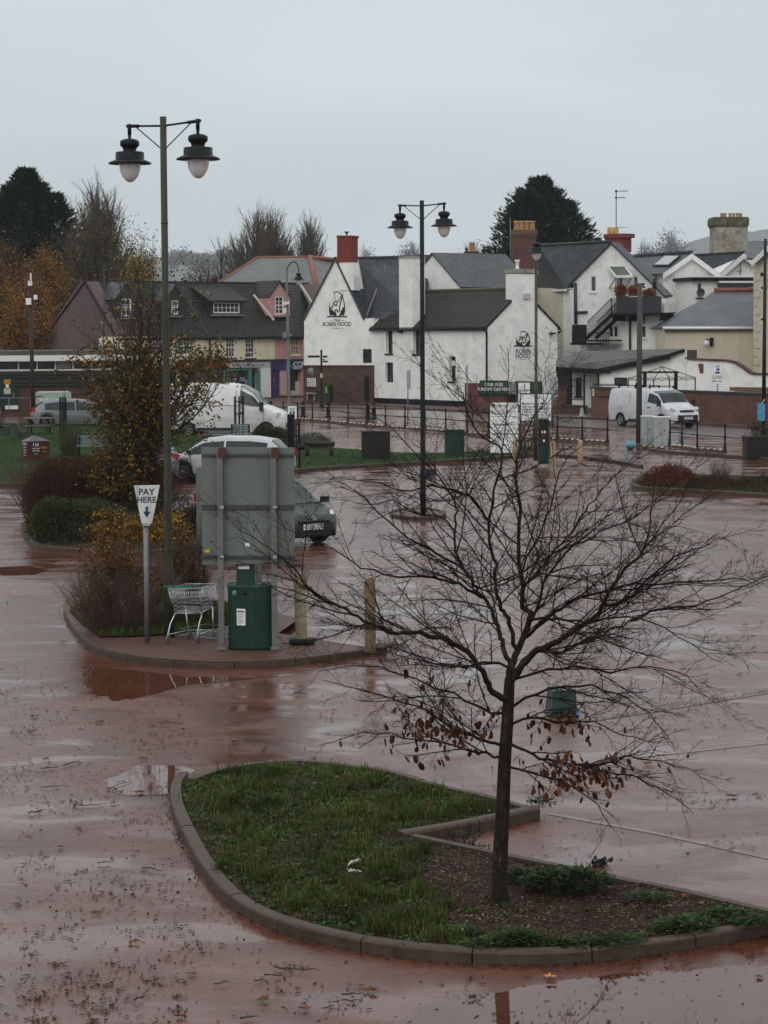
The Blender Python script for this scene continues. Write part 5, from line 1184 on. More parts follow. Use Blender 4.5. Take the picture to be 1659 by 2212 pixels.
# right island: red mounds and low brown ground shrubs
def mound(name,label,u,v,wpx,hpx,dp,n,lm,ls,twn=60,twm=M_rtwig):
    g=gp(u,v,.1); k=g.y/F; t=thing(name,label,'shrub',g); m=MB(); rng=random.Random(int(u+v)); rx=wpx*k/2; h=hpx*k
    for _ in range(n):
        a=rng.uniform(0,6.283); q=math.sqrt(rng.random()); z=h*(1-q*q)**.5*(rng.random()**.3)*(1+.12*math.sin(a*5)); p=g+V((math.cos(a)*q*rx,math.sin(a)*q*dp+dp*.4,z+rng.gauss(0,.02)))
        m.leaf(p,V((rng.gauss(0,1),rng.gauss(0,1),1)),V((rng.gauss(0,1),rng.gauss(0,1),.2)),ls*rng.uniform(.6,1.4),ls*rng.uniform(.3,.6))
    m.build('foliage',lm,t); m=MB(); twigs(m,g+V((0,dp*.4,0)),rx*.8,dp*.7,h*1.15,twn,rng,lean=.5,r=.006); m.build('stems',twm,t)
L_rust=leafmat('rust_mound_leaves',[(.11,.022,.015),(.08,.018,.012),(.15,.035,.02),(.05,.016,.010)])
L_brn=leafmat('brown_low_leaves',[(.05,.03,.014),(.035,.030,.012),(.07,.03,.018),(.022,.026,.010)])
mound('rust_shrub','domed rust red shrub at the left end of the right hand island',1452,1052,125,46,1.1,5200,L_rust,.055)
mound('low_shrub','low straggling brown shrub right of the domed rust shrub',1545,1058,130,26,1.0,3500,L_brn,.05)
mound('low_shrub','low brown and green shrub cut off by the right edge',1660,1060,150,30,1.2,4200,L_brn,.05)
bush('bare_shrub','small leafless shrub behind the low brown shrub',1556,1030,60,40,.5,90,M_dtwig,0,None,lean=.8,r=.006)
bush('bare_shrub','thin upright leafless shoot on the right hand island',1607,1046,16,50,.15,9,M_dtwig,0,None,lean=.2,r=.008)
# lawn shrubs beside the van
hedge('low_bush','rounded olive bush in front of the high roofed van',545,622,958,918,1.2,3500,leafmat('olive_bush',[(.03,.04,.014),(.045,.05,.02),(.02,.026,.012)]),.07,M_dtwig,z0=.1)
hedge('lavender','upright grey green lavender by the log rail',640,712,968,938,.8,1400,leafmat('lavender_leaf',[(.05,.06,.045),(.03,.04,.025),(.08,.085,.07)]),.06,mat('lavender_stem',(.05,.055,.045)),z0=.1,ntw=260)
bush('willow_shoots','thin olive willow shoots behind the poster kiosk',150,985,70,95,.5,160,mat('olive_shoot',(.06,.06,.02),.7,.3),0,None,lean=.15,r=.01,branch=1)
# --- distant trees
def far_broadleaf(name,label,u,vb,wpx,hpx,Y,n,lm,ls,tm=M_bark2,seed=1,nb=26,group=None,twr=.02,bare=False,leafn=True,vtop=None):
    rng=random.Random(seed); b=at(u,vb,Y); b.z=0; top=at(u,vb-hpx,Y).z; rx=wpx*Y/F/2; t=thing(name,label,'tree',b,group)
    m=MB(); tips=[]; H=top; fk=V((b.x,b.y,H*.22))
    m.tube([b,V((b.x,b.y,H*.12)),fk],[H*.028,H*.022,H*.018],8)
    spec={2:dict(per_m=22/H*(1.6 if bare else 1),**{'from':.2},ang=(.2,.6),roll=1.5,len=.42,max=H*.3,min=H*.05,n=5,j=.08,r=H*.006,up=.08),1:dict(per_m=44/H*(1.5 if bare else 1),**{'from':.15},ang=(.25,.7),roll=1.5,len=.4,max=H*.12,min=H*.03,n=3,j=.1,r=H*.003,up=.08)}
    for i in range(nb):
        a=rng.uniform(0,6.283); q=rng.random()**.6; e=V((b.x+math.cos(a)*rx*q*.85,b.y+math.sin(a)*rx*q*.85,H*(1-.45*q*q)*rng.uniform(.85,1.0))); mid=fk.lerp(e,.45)+V((0,0,H*.02)); mid.x+= (e.x-fk.x)*.12
        grow(m,smooth_path([fk,mid,e],4),H*.011,H*.002,rng,2,spec,tips,5)
    m.build('branches',tm,t)
    if leafn and n: 
        m=MB(); leaves(m,V((b.x,b.y,H*.56)),(rx,rx,H*.40),n,ls,rng,.35,None,70); 
        m.build('crown',lm,t)
    return t
def conifer(name,label,u,vt,wpx,Y,seed,vb=860,spires=1,nl=5200):
    rng=random.Random(seed); b=at(u,vb,Y); b.z=0; H=at(u,vt,Y).z; rx=wpx*Y/F/2; t=thing(name,label,'tree',b); m=MB(); m.tube([b,V((b.x,b.y,H))],[H*.03,H*.004],8); m.build('trunk',M_bark2,t)
    m=MB()
    def spire(cx,cy,hh,rr,n):
        nb=n//46
        for i in range(nb):
            f=.12+.88*(rng.random()**.8); z=hh*f; Rb=(rr*(1-f)**.82)*rng.uniform(.62,1.18)+.25; a=rng.uniform(0,6.283); up=rng.uniform(.12,.6); d=V((math.cos(a),math.sin(a),up)).normalized(); x=V((-d.y,d.x,0)).normalized()
            o=V((cx,cy,z)); droop=rng.uniform(.0,.12)
            for k in range(46):
                q=.15+.85*rng.random()**.6; wd=.34*Rb*(1.08-q)+.12; sg=rng.choice((-1,1))
                p=o+d*Rb*q+x*sg*wd*rng.random()-V((0,0,Rb*droop*q*q))+V((0,0,rng.gauss(0,.10+.05*Rb)))
                m.leaf(p,d*.8+x*sg*rng.uniform(.2,1.)+V((0,0,rng.uniform(-.2,.6))),V((rng.gauss(0,.5),rng.gauss(0,.5),1)),rng.uniform(.35,.75),rng.uniform(.10,.22))
        for k in range(60): m.leaf(V((cx+rng.gauss(0,.12),cy+rng.gauss(0,.12),hh-rng.random()*2.)),V((rng.gauss(0,.4),rng.gauss(0,.4),1)),V((1,0,0)),.6,.16)
    for i in range(spires):
        if i==0: spire(b.x,b.y,H,rx,nl)
        else: 
            a=i*2.1; spire(b.x+math.cos(a)*rx*.22,b.y+math.sin(a)*rx*.2,H*(.985-.03*i),rx*.8,nl//2)
    m.build('foliage',leafmat('dark_conifer',[(.016,.036,.018),(.030,.052,.026),(.045,.066,.034),(.018,.03,.018)],.7,.05),t)
conifer('conifer','dark green fir standing behind the big red chimney',1166,390,500,195,3,spires=4,nl=17000)
conifer('conifer','huge dark green cypress at the left edge',66,375,500,185,4,spires=4,nl=17000)
L_or=leafmat('orange_hedge_leaves',[(.38,.16,.028),(.24,.11,.028),(.50,.21,.035),(.10,.065,.022),(.18,.12,.028),(.09,.05,.022)])
L_ol=leafmat('olive_tree_leaves',[(.17,.15,.035),(.10,.10,.028),(.26,.18,.04),(.11,.08,.03)])
L_ye=leafmat('yellow_tree_leaves',[(.40,.28,.05),(.24,.18,.04),(.42,.22,.04),(.14,.12,.03)])
for i,(u,vt,w_,Y,n,sd) in enumerate(((20,535,150,172,9000,31),(100,545,150,176,9000,32),(60,600,190,168,9000,33))):
    far_broadleaf('orange_tree',['rusty orange tree at the far left edge below the cypress','rusty orange tree beside the grey brown gable','broad low orange tree behind the flat roofed block'][i],u,840,w_,840-vt,Y,int(n*2.6),L_or,.17,seed=sd,nb=22,group='orange autumn trees behind the flat roofed block')
far_broadleaf('olive_tree','half bare olive tree with twiggy crown above the end gable',215,840,215,840-425,182,15000,L_ol,.2,seed=8,nb=60,bare=True,tm=mat('pale_twig',(.11,.09,.07),.8,.3))
far_broadleaf('yellow_tree','yellow leaved tree behind the dormers',300,840,120,840-535,178,9000,L_ye,.2,seed=9,nb=22)
far_broadleaf('brown_tree','low brown twiggy tree behind the orange ridged roof',470,800,150,800-545,215,5000,leafmat('brown_twig_mass',[(.06,.04,.03),(.04,.03,.02),(.08,.05,.03)]),.2,seed=10,nb=30,bare=True)
far_broadleaf('bare_tree','large leafless tree above the orange ridged roof',568,800,225,800-470,225,0,None,.2,seed=12,nb=80,bare=True,tm=mat('pale_twig',(.10,.08,.065),.8,.3))
far_broadleaf('bare_tree','narrow leafless tree left of the red pub chimney',674,800,100,800-497,225,0,None,.2,seed=13,nb=40,bare=True,tm=mat('pale_twig',(.10,.08,.065)))
far_broadleaf('brown_tree','wide brown twiggy thicket under the large leafless tree',560,800,280,800-548,235,6500,leafmat('brown_twig_mass',[(.06,.04,.03)]),.22,seed=14,nb=40,bare=True)
L_mist=leafmat('hazy_crown',[(.06,.06,.045),(.08,.075,.055),(.045,.05,.04)],.7,.1)
for i,(u,v,w_,Y) in enumerate(((793,540,62,1900),(890,529,82,1800),(1023,535,90,1800),(1445,508,118,1700),(1400,528,70,1750))):
    far_broadleaf('hazy_tree',['faint round hazy tree right of the red pub chimney','faint broad hazy tree behind the white stack','faint hazy tree behind the small mossy chimney','large faint hazy tree above the skylight roof','smaller faint hazy tree left of the large one above the skylight roof'][i],u,800,w_,max(20,(at(u,v,Y).z)*F/Y*0+800-v),Y,9000,L_mist,1.9,seed=40+i,nb=26,bare=True)
# misty hills
def hill(name,prof,Y,dp,m,lab):
    mb=MB(); rng=random.Random(int(Y)); pts=[]
    for (u0,v0),(u1,v1) in zip(prof,prof[1:]):
        for k in range(14): 
            f=k/14; pts.append((u0+(u1-u0)*f,v0+(v1-v0)*f+rng.uniform(-1.6,1.6)))
    vs=[];
    for u,v in pts:
        p=at(u,v,Y); vs+=[V((p.x,Y-dp,0)),V((p.x,Y-dp*.3,p.z*.75)),p,V((p.x,Y+dp,0))]
    fs=[]
    for i in range(len(pts)-1):
        for c in range(3): fs.append((i*4+c,i*4+4+c,i*4+5+c,i*4+1+c))
    mb.add(vs,fs,True); struct(name,mb,m,lab)
M_hill=simple_noise_mat('wooded_hill',(.03,.035,.025),(.06,.06,.045),.9,.02,0,1)
hill('hill',[(-200,520),(0,530),(200,560),(380,553),(440,547),(520,560),(640,600),(800,650)],4300,120,M_hill,'misty wooded hill on the left skyline')
hill('hill',[(1250,640),(1400,560),(1500,520),(1560,502),(1620,500),(1700,490),(2100,500)],4700,100,M_hill,'very faint misty hill behind the big mossy chimney')
# woods stuff on the hill skyline
def wood(name,lab,u0,u1,vt,Y,n,lm,ls):
    rng=random.Random(int(u0+Y)); m=MB()
    for i in range(n):
        u=rng.uniform(u0,u1); c=at(u,vt+rng.uniform(-6,10)+6*math.sin(u*.06),Y+rng.uniform(-20,20)); r=rng.uniform(5,10)
        for _ in range(110):
            d=V((rng.gauss(0,1),rng.gauss(0,1),rng.gauss(0,1))).normalized()*r*(rng.random()**.4); m.leaf(c+d,V((rng.gauss(0,1),rng.gauss(0,1),rng.gauss(0,1))),V((rng.gauss(0,1),rng.gauss(0,1),1)),ls,ls*.6)
    o=m.build(name,lm); tag(o,lab,'woodland',kind='stuff')
wood('far_woodland','grey misty treetops on the left skyline',370,520,560,2300,70,L_mist,2.4)
# --- grass and ground cover
def blades(mb,pts_fn,n,h,w_,rng,lean=.5,z=.09,kink=True):
    for _ in range(n):
        q=pts_fn(rng)
        if q is None: continue
        x,y,s=q; a=rng.uniform(0,6.283); L=h*s*rng.uniform(.5,1.3); d=V((math.cos(a),math.sin(a),0)); ln=rng.uniform(.1,1.)*lean; b=V((x,y,z)); sd=V((-d.y,d.x,0))*w_*rng.uniform(.6,1.3)*.5
        mid=b+V((0,0,L*.6))+d*L*ln*.35; tip=b+V((0,0,L*(1-.35*ln)))+d*L*ln
        mb.add([b-sd,b+sd,mid+sd*.8,mid-sd*.8,tip],[(0,1,2,3),(3,2,4)])
L_grass=leafmat('grass_blades',[(.025,.054,.007),(.042,.082,.012),(.07,.115,.018),(.09,.095,.025),(.015,.03,.005),(.13,.085,.035)],.6,.25)
L_weed=leafmat('broad_weed_leaves',[(.022,.055,.010),(.035,.080,.016),(.06,.11,.025),(.014,.035,.008)],.5,.2)
rngG=random.Random(77)
# density field for the front island: open soil and wood chips on the right around the trunk
mulch=[(p.x,p.y) for p in G([(940,1838),(1060,1830),(1190,1858),(1420,1905),(1660,1965),(1620,1990),(1440,2000),(1340,2030),(1180,2040),(1020,2040),(960,2010),(970,1950),(920,1900)],.09)]
def hsh(x,y,s): return .5+.5*math.sin(x*3.1*s+math.sin(y*2.3*s+1.3)*2.1)*math.cos(y*3.7*s+math.sin(x*2.9*s)*1.7)
xs=[p[0] for p in I1xy]; ys=[p[1] for p in I1xy]
I1in=[(p.x,p.y) for p in offset(I1,0.0,True)]
def d_edge(x,y):
    m_=9
    for (ax,ay),(bx,by) in zip(I1xy,I1xy[1:]+I1xy[:1]):
        dx,dy=bx-ax,by-ay; t_=max(0,min(1,((x-ax)*dx+(y-ay)*dy)/(dx*dx+dy*dy+1e-9))); m_=min(m_,math.hypot(x-ax-dx*t_,y-ay-dy*t_))
    return m_
edge_cache={}
def gfront(rng):
    x=rng.uniform(min(xs),max(xs)); y=rng.uniform(min(ys),max(ys))
    if not poly_in((x,y),I1xy): return None
    key=(int(x*20),int(y*20))
    if key not in edge_cache: edge_cache[key]=d_edge(x,y)
    e=edge_cache[key]
    if e<.125: return None
    den=.22+1.15*hsh(x,y,1.1)*(.25+1.0*hsh(x+5,y,3.7)); s=.5+.9*hsh(x,y+3,1.9)*hsh(x+2,y,4.3)+.2
    if poly_in((x,y),mulch): den*=.02+.30*(hsh(x,y,2.2)>.8)
    elif poly_in((x+.35*hsh(x,y,6),y-.1),mulch): den*=.35
    if rng.random()>den: return None
    if e<.3: s*=.8
    return x,y,s
m=MB(); blades(m,gfront,100000,.046,.009,rngG,.9,.085)
o=m.build('grass',L_grass); tag(o,'rough green grass covering the front island','grass',kind='stuff')
# taller tufts
m=MB()
tufts=[]
while len(tufts)<150:
    x=rngG.uniform(min(xs),max(xs)); y=rngG.uniform(min(ys),max(ys))
    if poly_in((x,y),I1xy) and d_edge(x,y)>.25 and not poly_in((x,y),mulch) : tufts.append((x,y))
for u,v in ((830,2010),(860,1990),(800,2000),(960,1960),(720,1960),(640,1960),(900,1930),(850,1880),(790,1940),(1090,2030),(1140,2036),(480,1880),(560,1900),(890,1985),(930,2000),(870,2020)): p=gp(u,v,.09); tufts.append((p.x,p.y)); tufts.append((p.x+.03,p.y+.04))
for x,y in tufts:
    r_=rngG.uniform(.03,.085)
    blades(m,lambda rng:(x+rng.gauss(0,r_),y+rng.gauss(0,r_),rng.uniform(.8,1.6)),60,.095,.008,rngG,.9,.085)
o=m.build('grass_tufts',L_grass); tag(o,'taller coarse grass tufts in the front island','grass',kind='stuff')
m=MB()
for _ in range(11000):
    q=gfront(rngG)
    if q is None: continue
    x,y,s=q
    for k in range(rngG.randint(3,6)):
        a=rngG.uniform(0,6.283); m.leaf(V((x,y,.095)),V((math.cos(a),math.sin(a),rngG.uniform(.1,.8))),V((0,0,1)),rngG.uniform(.025,.06),rngG.uniform(.018,.038))
o=m.build('ground_weeds',L_weed); tag(o,'small broad leaved weeds among the grass','weeds',kind='stuff')
def weedclump(label,u,v,w_,h,n,ls,lm=L_weed):
    g=gp(u,v,.09); k=g.y/F; t=thing('leafy_weed',label,'plant',g,'leafy weed clumps on the front island'); m=MB(); rng=random.Random(int(u*3)); 
    for _ in range(n):
        a=rng.uniform(0,6.283); q=math.sqrt(rng.random()); b=g+V((math.cos(a)*q*w_*k/2,math.sin(a)*q*w_*k*.28,0)); hh=h*k*(1-.5*q)*rng.uniform(.4,1); p=b+V((rng.gauss(0,.02),rng.gauss(0,.02),hh))
        m.leaf(p,V((math.cos(a)+rng.gauss(0,.5),math.sin(a)+rng.gauss(0,.5),rng.uniform(-.1,.6))),V((0,0,1)),ls*rng.uniform(.6,1.3),ls*rng.uniform(.6,.95))
    m.build('foliage',lm,t); m=MB()
    for _ in range(n//12): a=rng.uniform(0,6.283); q=rng.random(); m.tube(wander(g+V((math.cos(a)*q*w_*k*.4,math.sin(a)*q*w_*k*.2,0)),V((rng.gauss(0,.3),rng.gauss(0,.3),1)),h*k*.8,3,rng,.1),.003,3,cap=False)
    m.build('stems',M_dtwig,t)
weedclump('big fresh green weed clump behind the tree trunk',1225,1925,190,62,900,.055)
weedclump('green weed clump just right of the trunk base',1130,1905,80,40,280,.045)
weedclump('trailing green weeds near the right tip of the front island',1480,2010,130,40,330,.05)
weedclump('green weeds spilling over the front kerb below the trunk',1120,2040,110,40,280,.045)
weedclump('low weeds on the kerb left of the trunk',1000,2022,80,28,150,.045)
weedclump('small weed tuft at the end of the raised kerb',1170,1745,60,32,150,.04)
weedclump('low weeds far right on the front island',1580,1985,110,30,260,.045)
weedclump('green weeds at the front edge right of the trunk',1330,2040,130,26,300,.04)
weedclump('weeds along the front kerb between the trunk and the tall grass',1060,2046,120,24,260,.04)
weedclump('weeds on the front kerb right of the lowest kerb joint',1240,2044,120,22,240,.04)
weedclump('thin weeds just behind the right end of the front kerb',1640,2000,120,26,260,.045)
weedclump('small weeds at the back edge of the soil right of the big clump',1400,1945,90,24,160,.04)
# fallen conifer sprig beside the raised kerb
sp=thing('fallen_sprig','dark leafy sprig lying against the raised kerb left of the trunk','branch',gp(1010,1830,0)); m=MB(); rng=random.Random(3)
for k in range(16):
    q=wander(gp(1000+rng.uniform(-20,25),1832,.02),V((rng.gauss(0,1),rng.gauss(0,.5),rng.uniform(.2,1.1))),.22,4,rng,.2); m.tube(q,.003,3,cap=False)
    for p in q[1:]:
        for _ in range(7): m.leaf(p,V((rng.gauss(0,1),rng.gauss(0,1),rng.gauss(0,1))),V((0,0,1)),.035,.012)
m.build('sprig',leafmat('dark_ever',[(.012,.022,.012),(.02,.03,.016)]),sp)
# wood chip mulch
m=MB(); 
mx=[p[0] for p in mulch]; my=[p[1] for p in mulch]
for _ in range(13000):
    x=rngG.uniform(min(mx)-.3,max(mx)+.2); y=rngG.uniform(min(my)-.2,max(my)+.2)
    if not poly_in((x,y),I1xy) or (not poly_in((x,y),mulch) and rngG.random()<.75): continue
    a=rngG.uniform(0,6.283); d=V((math.cos(a),math.sin(a),rngG.gauss(0,.25))); m.leaf(V((x,y,.09+rngG.random()*.02)),d,V((rngG.gauss(0,.4),rngG.gauss(0,.4),1)),rngG.uniform(.015,.055),rngG.uniform(.008,.02))
o=m.build('bark_mulch',leafmat('wood_chips',[(.055,.024,.015),(.11,.06,.04),(.03,.016,.010),(.24,.17,.13),(.07,.03,.02),(.04,.02,.013)],.6,0)); tag(o,'brown wood chip mulch round the tree trunk','mulch',kind='stuff')
# lawn grass: short blades
lw=[(p.x,p.y) for p in (lawn_f+lawn_b)]; lx=[p[0] for p in lw]; ly=[p[1] for p in lw]
def glawn(rng):
    x=rng.uniform(max(min(lx),-25),min(max(lx),8)); y=rng.uniform(min(ly),max(ly))
    if not poly_in((x,y),lw): return None
    return x,y,.6+.8*hsh(x,y,.4)
m=MB(); blades(m,glawn,80000,.07,.02,rngG,.8,.11)
L_lawn=leafmat('lawn_blades',[(.018,.055,.006),(.024,.070,.008),(.032,.085,.010),(.045,.075,.012)],.6,.2)
o=m.build('lawn_grass',L_lawn); tag(o,'short bright green lawn grass','grass',kind='stuff')
def gband(poly,n,h,w_,z,name,lab,lm=L_grass,xl=None):
    pp=[(p.x,p.y) for p in poly]; ax=[p[0] for p in pp]; ay=[p[1] for p in pp]
    def fn(rng):
        x=rng.uniform(min(ax),max(ax)); y=rng.uniform(min(ay),max(ay)); return (x,y,.5+.8*hsh(x,y,1.5)) if poly_in((x,y),pp) else None
    m=MB(); blades(m,fn,n,h,w_,rngG,.8,z); o=m.build(name,lm); tag(o,lab,'grass',kind='stuff')
gband(bed2,16000,.11,.010,.13,'bed_grass','dark grass under the twiggy bushes')
gband(isl3,6000,.10,.016,.09,'bed_grass','dull grass round the dark green hedge')
gband(ir+irb,7000,.10,.016,.10,'bed_grass','dull green grass under the rust shrubs')
# ---------------------------------------------------------------- street furniture
LD=V((.57,-.41,0)).normalized()
def luminaire(t_,c,sc_=1.,name='lantern'):
    """c = top of the lantern spigot"""
    z=lambda q:-q*.00172*sc_
    prof=[(0,z(200)),(14,z(200)),(14,z(240)),(40,z(243)),(70,z(252)),(86,z(266)),(86,z(300)),(62,z(325)),(58,z(348)),(66,z(352)),(120,z(358)),(126,z(366)),(128,z(426)),(140,z(430)),(165,z(440)),(192,z(456)),(190,z(464)),(150,z(462)),(98,z(464)),(0,z(464))]
    m=MB(); m.lathe(c+V((0,0,.344*sc_)),[(r*.00172*sc_,q) for r,q in prof],28); o=m.build(name,M_lamp,t_)
    pr=[(97,z(462)),(95,z(495)),(86,z(535)),(68,z(575)),(45,z(605)),(22,z(621)),(0,z(625))]
    m=MB(); m.lathe(c+V((0,0,.344*sc_)),[(r*.00172*sc_,q) for r,q in pr],24); m.build('glass_bowl',M_bowl,o,base=parent_loc(t_))
    return o
tb=NT('frosted_bowl'); tb.setp(Base_Color=(.92,.92,.92,1),Roughness=.3,Transmission_Weight=.35,IOR=1.15,Specular_IOR_Level=.4); M_bowl=tb.m
def lamp_post(label,u,vb,vt,mt,r0,r1,heads,arml,zb=0,double=True,wbase=None,vbase_top=None,grp=None,z0=0.):
    g=gp(u,vb,z0); Y=g.y; H=at(u,vt,Y).z; t_=thing('street_lamp',label,'street lamp',g,grp)
    base=g; 
    hb=at(u,vbase_top,Y).z if vbase_top else 1.2
    m=MB(); m.tube([base,V((g.x,g.y,hb-.12)),V((g.x,g.y,hb)),V((g.x,g.y,H*.62)),V((g.x,g.y,H))],[r0,r0,r1*1.12,r1,r1*.96],18); 
    for zz in (H*.45,H*.62,H*.64,H*.8): m.tube([V((g.x,g.y,zz)),V((g.x,g.y,zz+.015))],r1*1.12,18)
    m.build('pole',mt,t_); 
    m=MB(); m.box(g.x-.035,g.y-r0-.012,.55+z0,g.x+.035,g.y-r0+.02,1.05+z0); m.build('access_door',mt,t_)
    for sg in heads:
        d=LD*sg; za=H-.11*arml/.7; a=V((g.x,g.y,za-.03)); e=a+d*arml+V((0,0,.035))
        m=MB(); m.tube([a,e],.016,8); m.tube([a+d*arml*.72+V((0,0,.025)),e+d*.05],.026,8); m.tube([e+V((0,0,.03)),e+V((0,0,-.13))],.03,8); m.tube([V((g.x,g.y,za-.40)),a+d*arml*.78],.010,6); m.build('bracket',M_lamp,t_)
        luminaire(t_,e+V((0,0,-.12)))
    return t_,g,H
lamp_post('tall olive green lamp post with two hanging lanterns in the middle island',366.5,1375,252,M_pole,.078,.052,(-1,1),.68,vbase_top=1235,z0=.12)
lamp_post('dark green lamp post with two hanging lanterns in front of the pub roof',914,1112,433,M_poled,.075,.058,(-1,1),.68,vbase_top=1010,z0=.08)
# single lamp seen end on, its lantern reaching towards the car park
g=gp(1158,995,.11); H=at(1155,518,g.y).z; t_=thing('street_lamp','brown green lamp post beside the second pay machine with one lantern facing us','street lamp',g)
m=MB(); m.tube([g,V((g.x,g.y,1.75)),V((g.x,g.y,1.85)),V((g.x,g.y,H))],[.085,.085,.055,.05],16); m.build('pole',mat('brown_pole_paint',(.06,.045,.03),.5,.3,3),t_)
a=V((g.x,g.y,H)); e=a+V((-.02,-.6,.02)); m=MB(); m.tube([a,e],.02,8); m.tube([e,e+V((0,0,-.1))],.03,8); m.build('bracket',M_lamp,t_); luminaire(t_,e+V((0,0,-.06)))
# hooked lamp by the shops
g=gp(627,975,.11); Y=g.y; t_=thing('street_lamp','grey green lamp post with one swan neck lantern in front of the pink shop','street lamp',g)
m=MB(); z=lambda v: at(620,v,Y).z; X=lambda u: at(u,700,Y).x
m.tube([g,V((X(624),Y,1.3)),V((X(623.5),Y,1.4)),V((X(620),Y,z(578)))],[.08,.08,.052,.045],14); m.build('pole',mat('grey_green_pole',(.10,.13,.12),.45,.2,3),t_)
m=MB(); pts=[(621,610),(621.5,585),(625,573),(633,566),(641,568),(645,577),(646,588)]; m.tube(smooth_path([V((X(u),Y,z(v))) for u,v in pts],4),.02,8); m.build('bracket',M_lamp,t_); luminaire(t_,V((X(646),Y,z(587))),.62 if 0 else .72)
m=MB(); c=V((X(618),Y-.12,z(655))); m.obox(c,(.14,0,.02),(0,.07,0),(0,0,.06)); m.obox(V((X(616),Y-.12,z(671))),(.06,0,0),(0,.05,0),(0,0,.09)); m.build('camera_box',M_wht,t_)
m=MB(); m.obox(V((X(615),Y-.1,z(724))),(.08,0,0),(0,.06,0),(0,0,.12)); m.obox(V((X(627),Y-.1,z(724))),(.06,0,0),(0,.05,0),(0,0,.05)); m.build('junction_box',M_galv,t_)
m=MB(); m.obox(V((X(630),Y-.14,z(892))),(.17,0,0),(0,.01,0),(0,0,.27)); pn=m.build('notice',M_sign,t_)
m=MB(); yy=Y-.152
for k,(v,w_) in enumerate(((883,.24),(887,.2),(893,.0),(899,.22),(902,.2))): 
    if w_: m.obox(V((X(630),yy,z(v))),(w_/2,0,0),(0,.001,0),(0,0,.014))
for du in (-3.4,3.2): m.obox(V((X(630+du),yy,z(892.5))),(.04,0,0),(0,.001,0),(0,0,.06))
m.build('lettering',mat('dark_navy_ink',(.02,.02,.06),.6,.1),pn,base=parent_loc(t_))
# right edge lamp column
g=gp(1649,962,.11); Y=g.y; t_=thing('utility_pole','black pole with loose cables cut by the right edge','pole',g); m=MB(); m.tube([g,V((g.x+.02,Y,at(1649,516,Y).z))],[.09,.06],14); m.build('pole',M_poled,t_)

for v,w_,h_ in ((593,5,8),(622,3,5),(690,4,4)): m=MB(); c=at(1649-4,v,Y); m.obox(c+V((0,-.08,0)),(w_*Y/F/2,0,0),(0,.08,0),(0,0,h_*Y/F/2)); m.build('fitting',M_black,t_)
m=MB(); m.tube(smooth_path([at(1652,603,Y),at(1658,604,Y),at(1659,615,Y),at(1656,626,Y)],4),.012,5); m.build('cable',M_black,t_)
# timber pole by the cabinet
g=gp(1380,958,.02); Y=g.y; t_=thing('utility_pole','bare weathered wooden pole beside the grey street cabinet','pole',g); m=MB(); m.tube([g,V((g.x+.02,Y,at(1383,612,Y).z))],[.13,.10],14); m.build('pole',mat('old_timber',(.075,.065,.052),.8,.35,3,dirt=(.04,.035,.03),dirta=.7,streak=True,bump=.4,bscale=30),t_)
m=MB(); c=at(1386,614,Y); m.obox(c+V((.06,0,0)),(.06,0,0),(0,.05,0),(0,0,.05)); m.build('fitting',M_black,t_); m=MB(); m.tube([at(1388,618,Y),at(1393,622,Y)],.04,6); m.build('fitting',M_black,t_)
# telegraph pole far left with boxes
Y=120; g=at(71,900,Y); g.z=0; t_=thing('utility_pole','far left pole with small white equipment boxes near its top','pole',g); m=MB(); m.tube([g,V((g.x,Y,at(71,640,Y).z))],.11,12); m.tube([at(67,660,Y),at(66,605,Y)],.04,6); m.build('pole',M_dwood,t_)
for u,v,w_,h_ in ((62,651,11,14),(65,612,8,10),(66.5,600,2.5,20),(77,642,7,10)): m=MB(); c=at(u,v,Y-.15); m.obox(c,(w_*Y/F/2,0,0),(0,.1,0),(0,0,h_*Y/F/2)); m.build('equipment_box',M_sign,t_)
# television aerial above the flat roof
Y=141; g=at(224,757,Y); t_=thing('aerial_mast','thin television aerial mast in front of the grey brown gable','aerial',g); m=MB(); m.tube([g,at(225,573,Y)],.03,6); m.tube([at(225,581,Y),at(255,582,Y)],.014,5); m.obox(at(228,580,Y),(.05,0,0),(0,.05,0),(0,0,.12)); m.build('mast',M_dkgrey,t_)
# ---- PAY HERE sign
g=gp(318,1388,.12); Y=g.y; k=Y/F; t_=thing('pay_here_sign','white tapering PAY HERE sign on a grey post, dirty and faded','sign',g)
m=MB(); m.tube([g,V((g.x,Y,at(318,1118,Y).z))],.037,14); m.build('post',M_galv,t_)
pl=[(289,1049),(345,1048),(328,1131),(306,1131)]
q=[at(u,v,Y-.06) for u,v in pl]; m=MB(); m.prism(q,V((0,.035,0))); fc=m.build('sign_face',mat('dirty_white_sign',(.62,.64,.64),.5,.1,4,dirt=(.16,.16,.15),dirta=.75,streak=True),t_)
m=MB(); nn=V((0,-1,0)); text(m,'PAY',.135,at(316.5,1063,Y-.062),(1,0,0),nn,bold=.02); text(m,'HERE',.125,at(316.5,1080,Y-.062),(1,0,0),nn,bold=.02)
yy=Y-.064; c=at(317,1103,yy); m.obox(c,(.018,0,0),(0,.001,0),(0,0,.06)); a1=at(309,1105,yy);a2=at(325,1105,yy);a3=at(317,1119,yy); m.add([a1,a3,a2],[(0,1,2)])
m.build('lettering',mat('faded_navy_ink',(.03,.045,.10),.6,.3,12),fc,base=parent_loc(t_))
m=MB(); m.obox(at(317,1133.5,Y-.04),(.055,0,0),(0,.03,0),(0,0,.012)); m.build('clamp',M_chrome,t_)
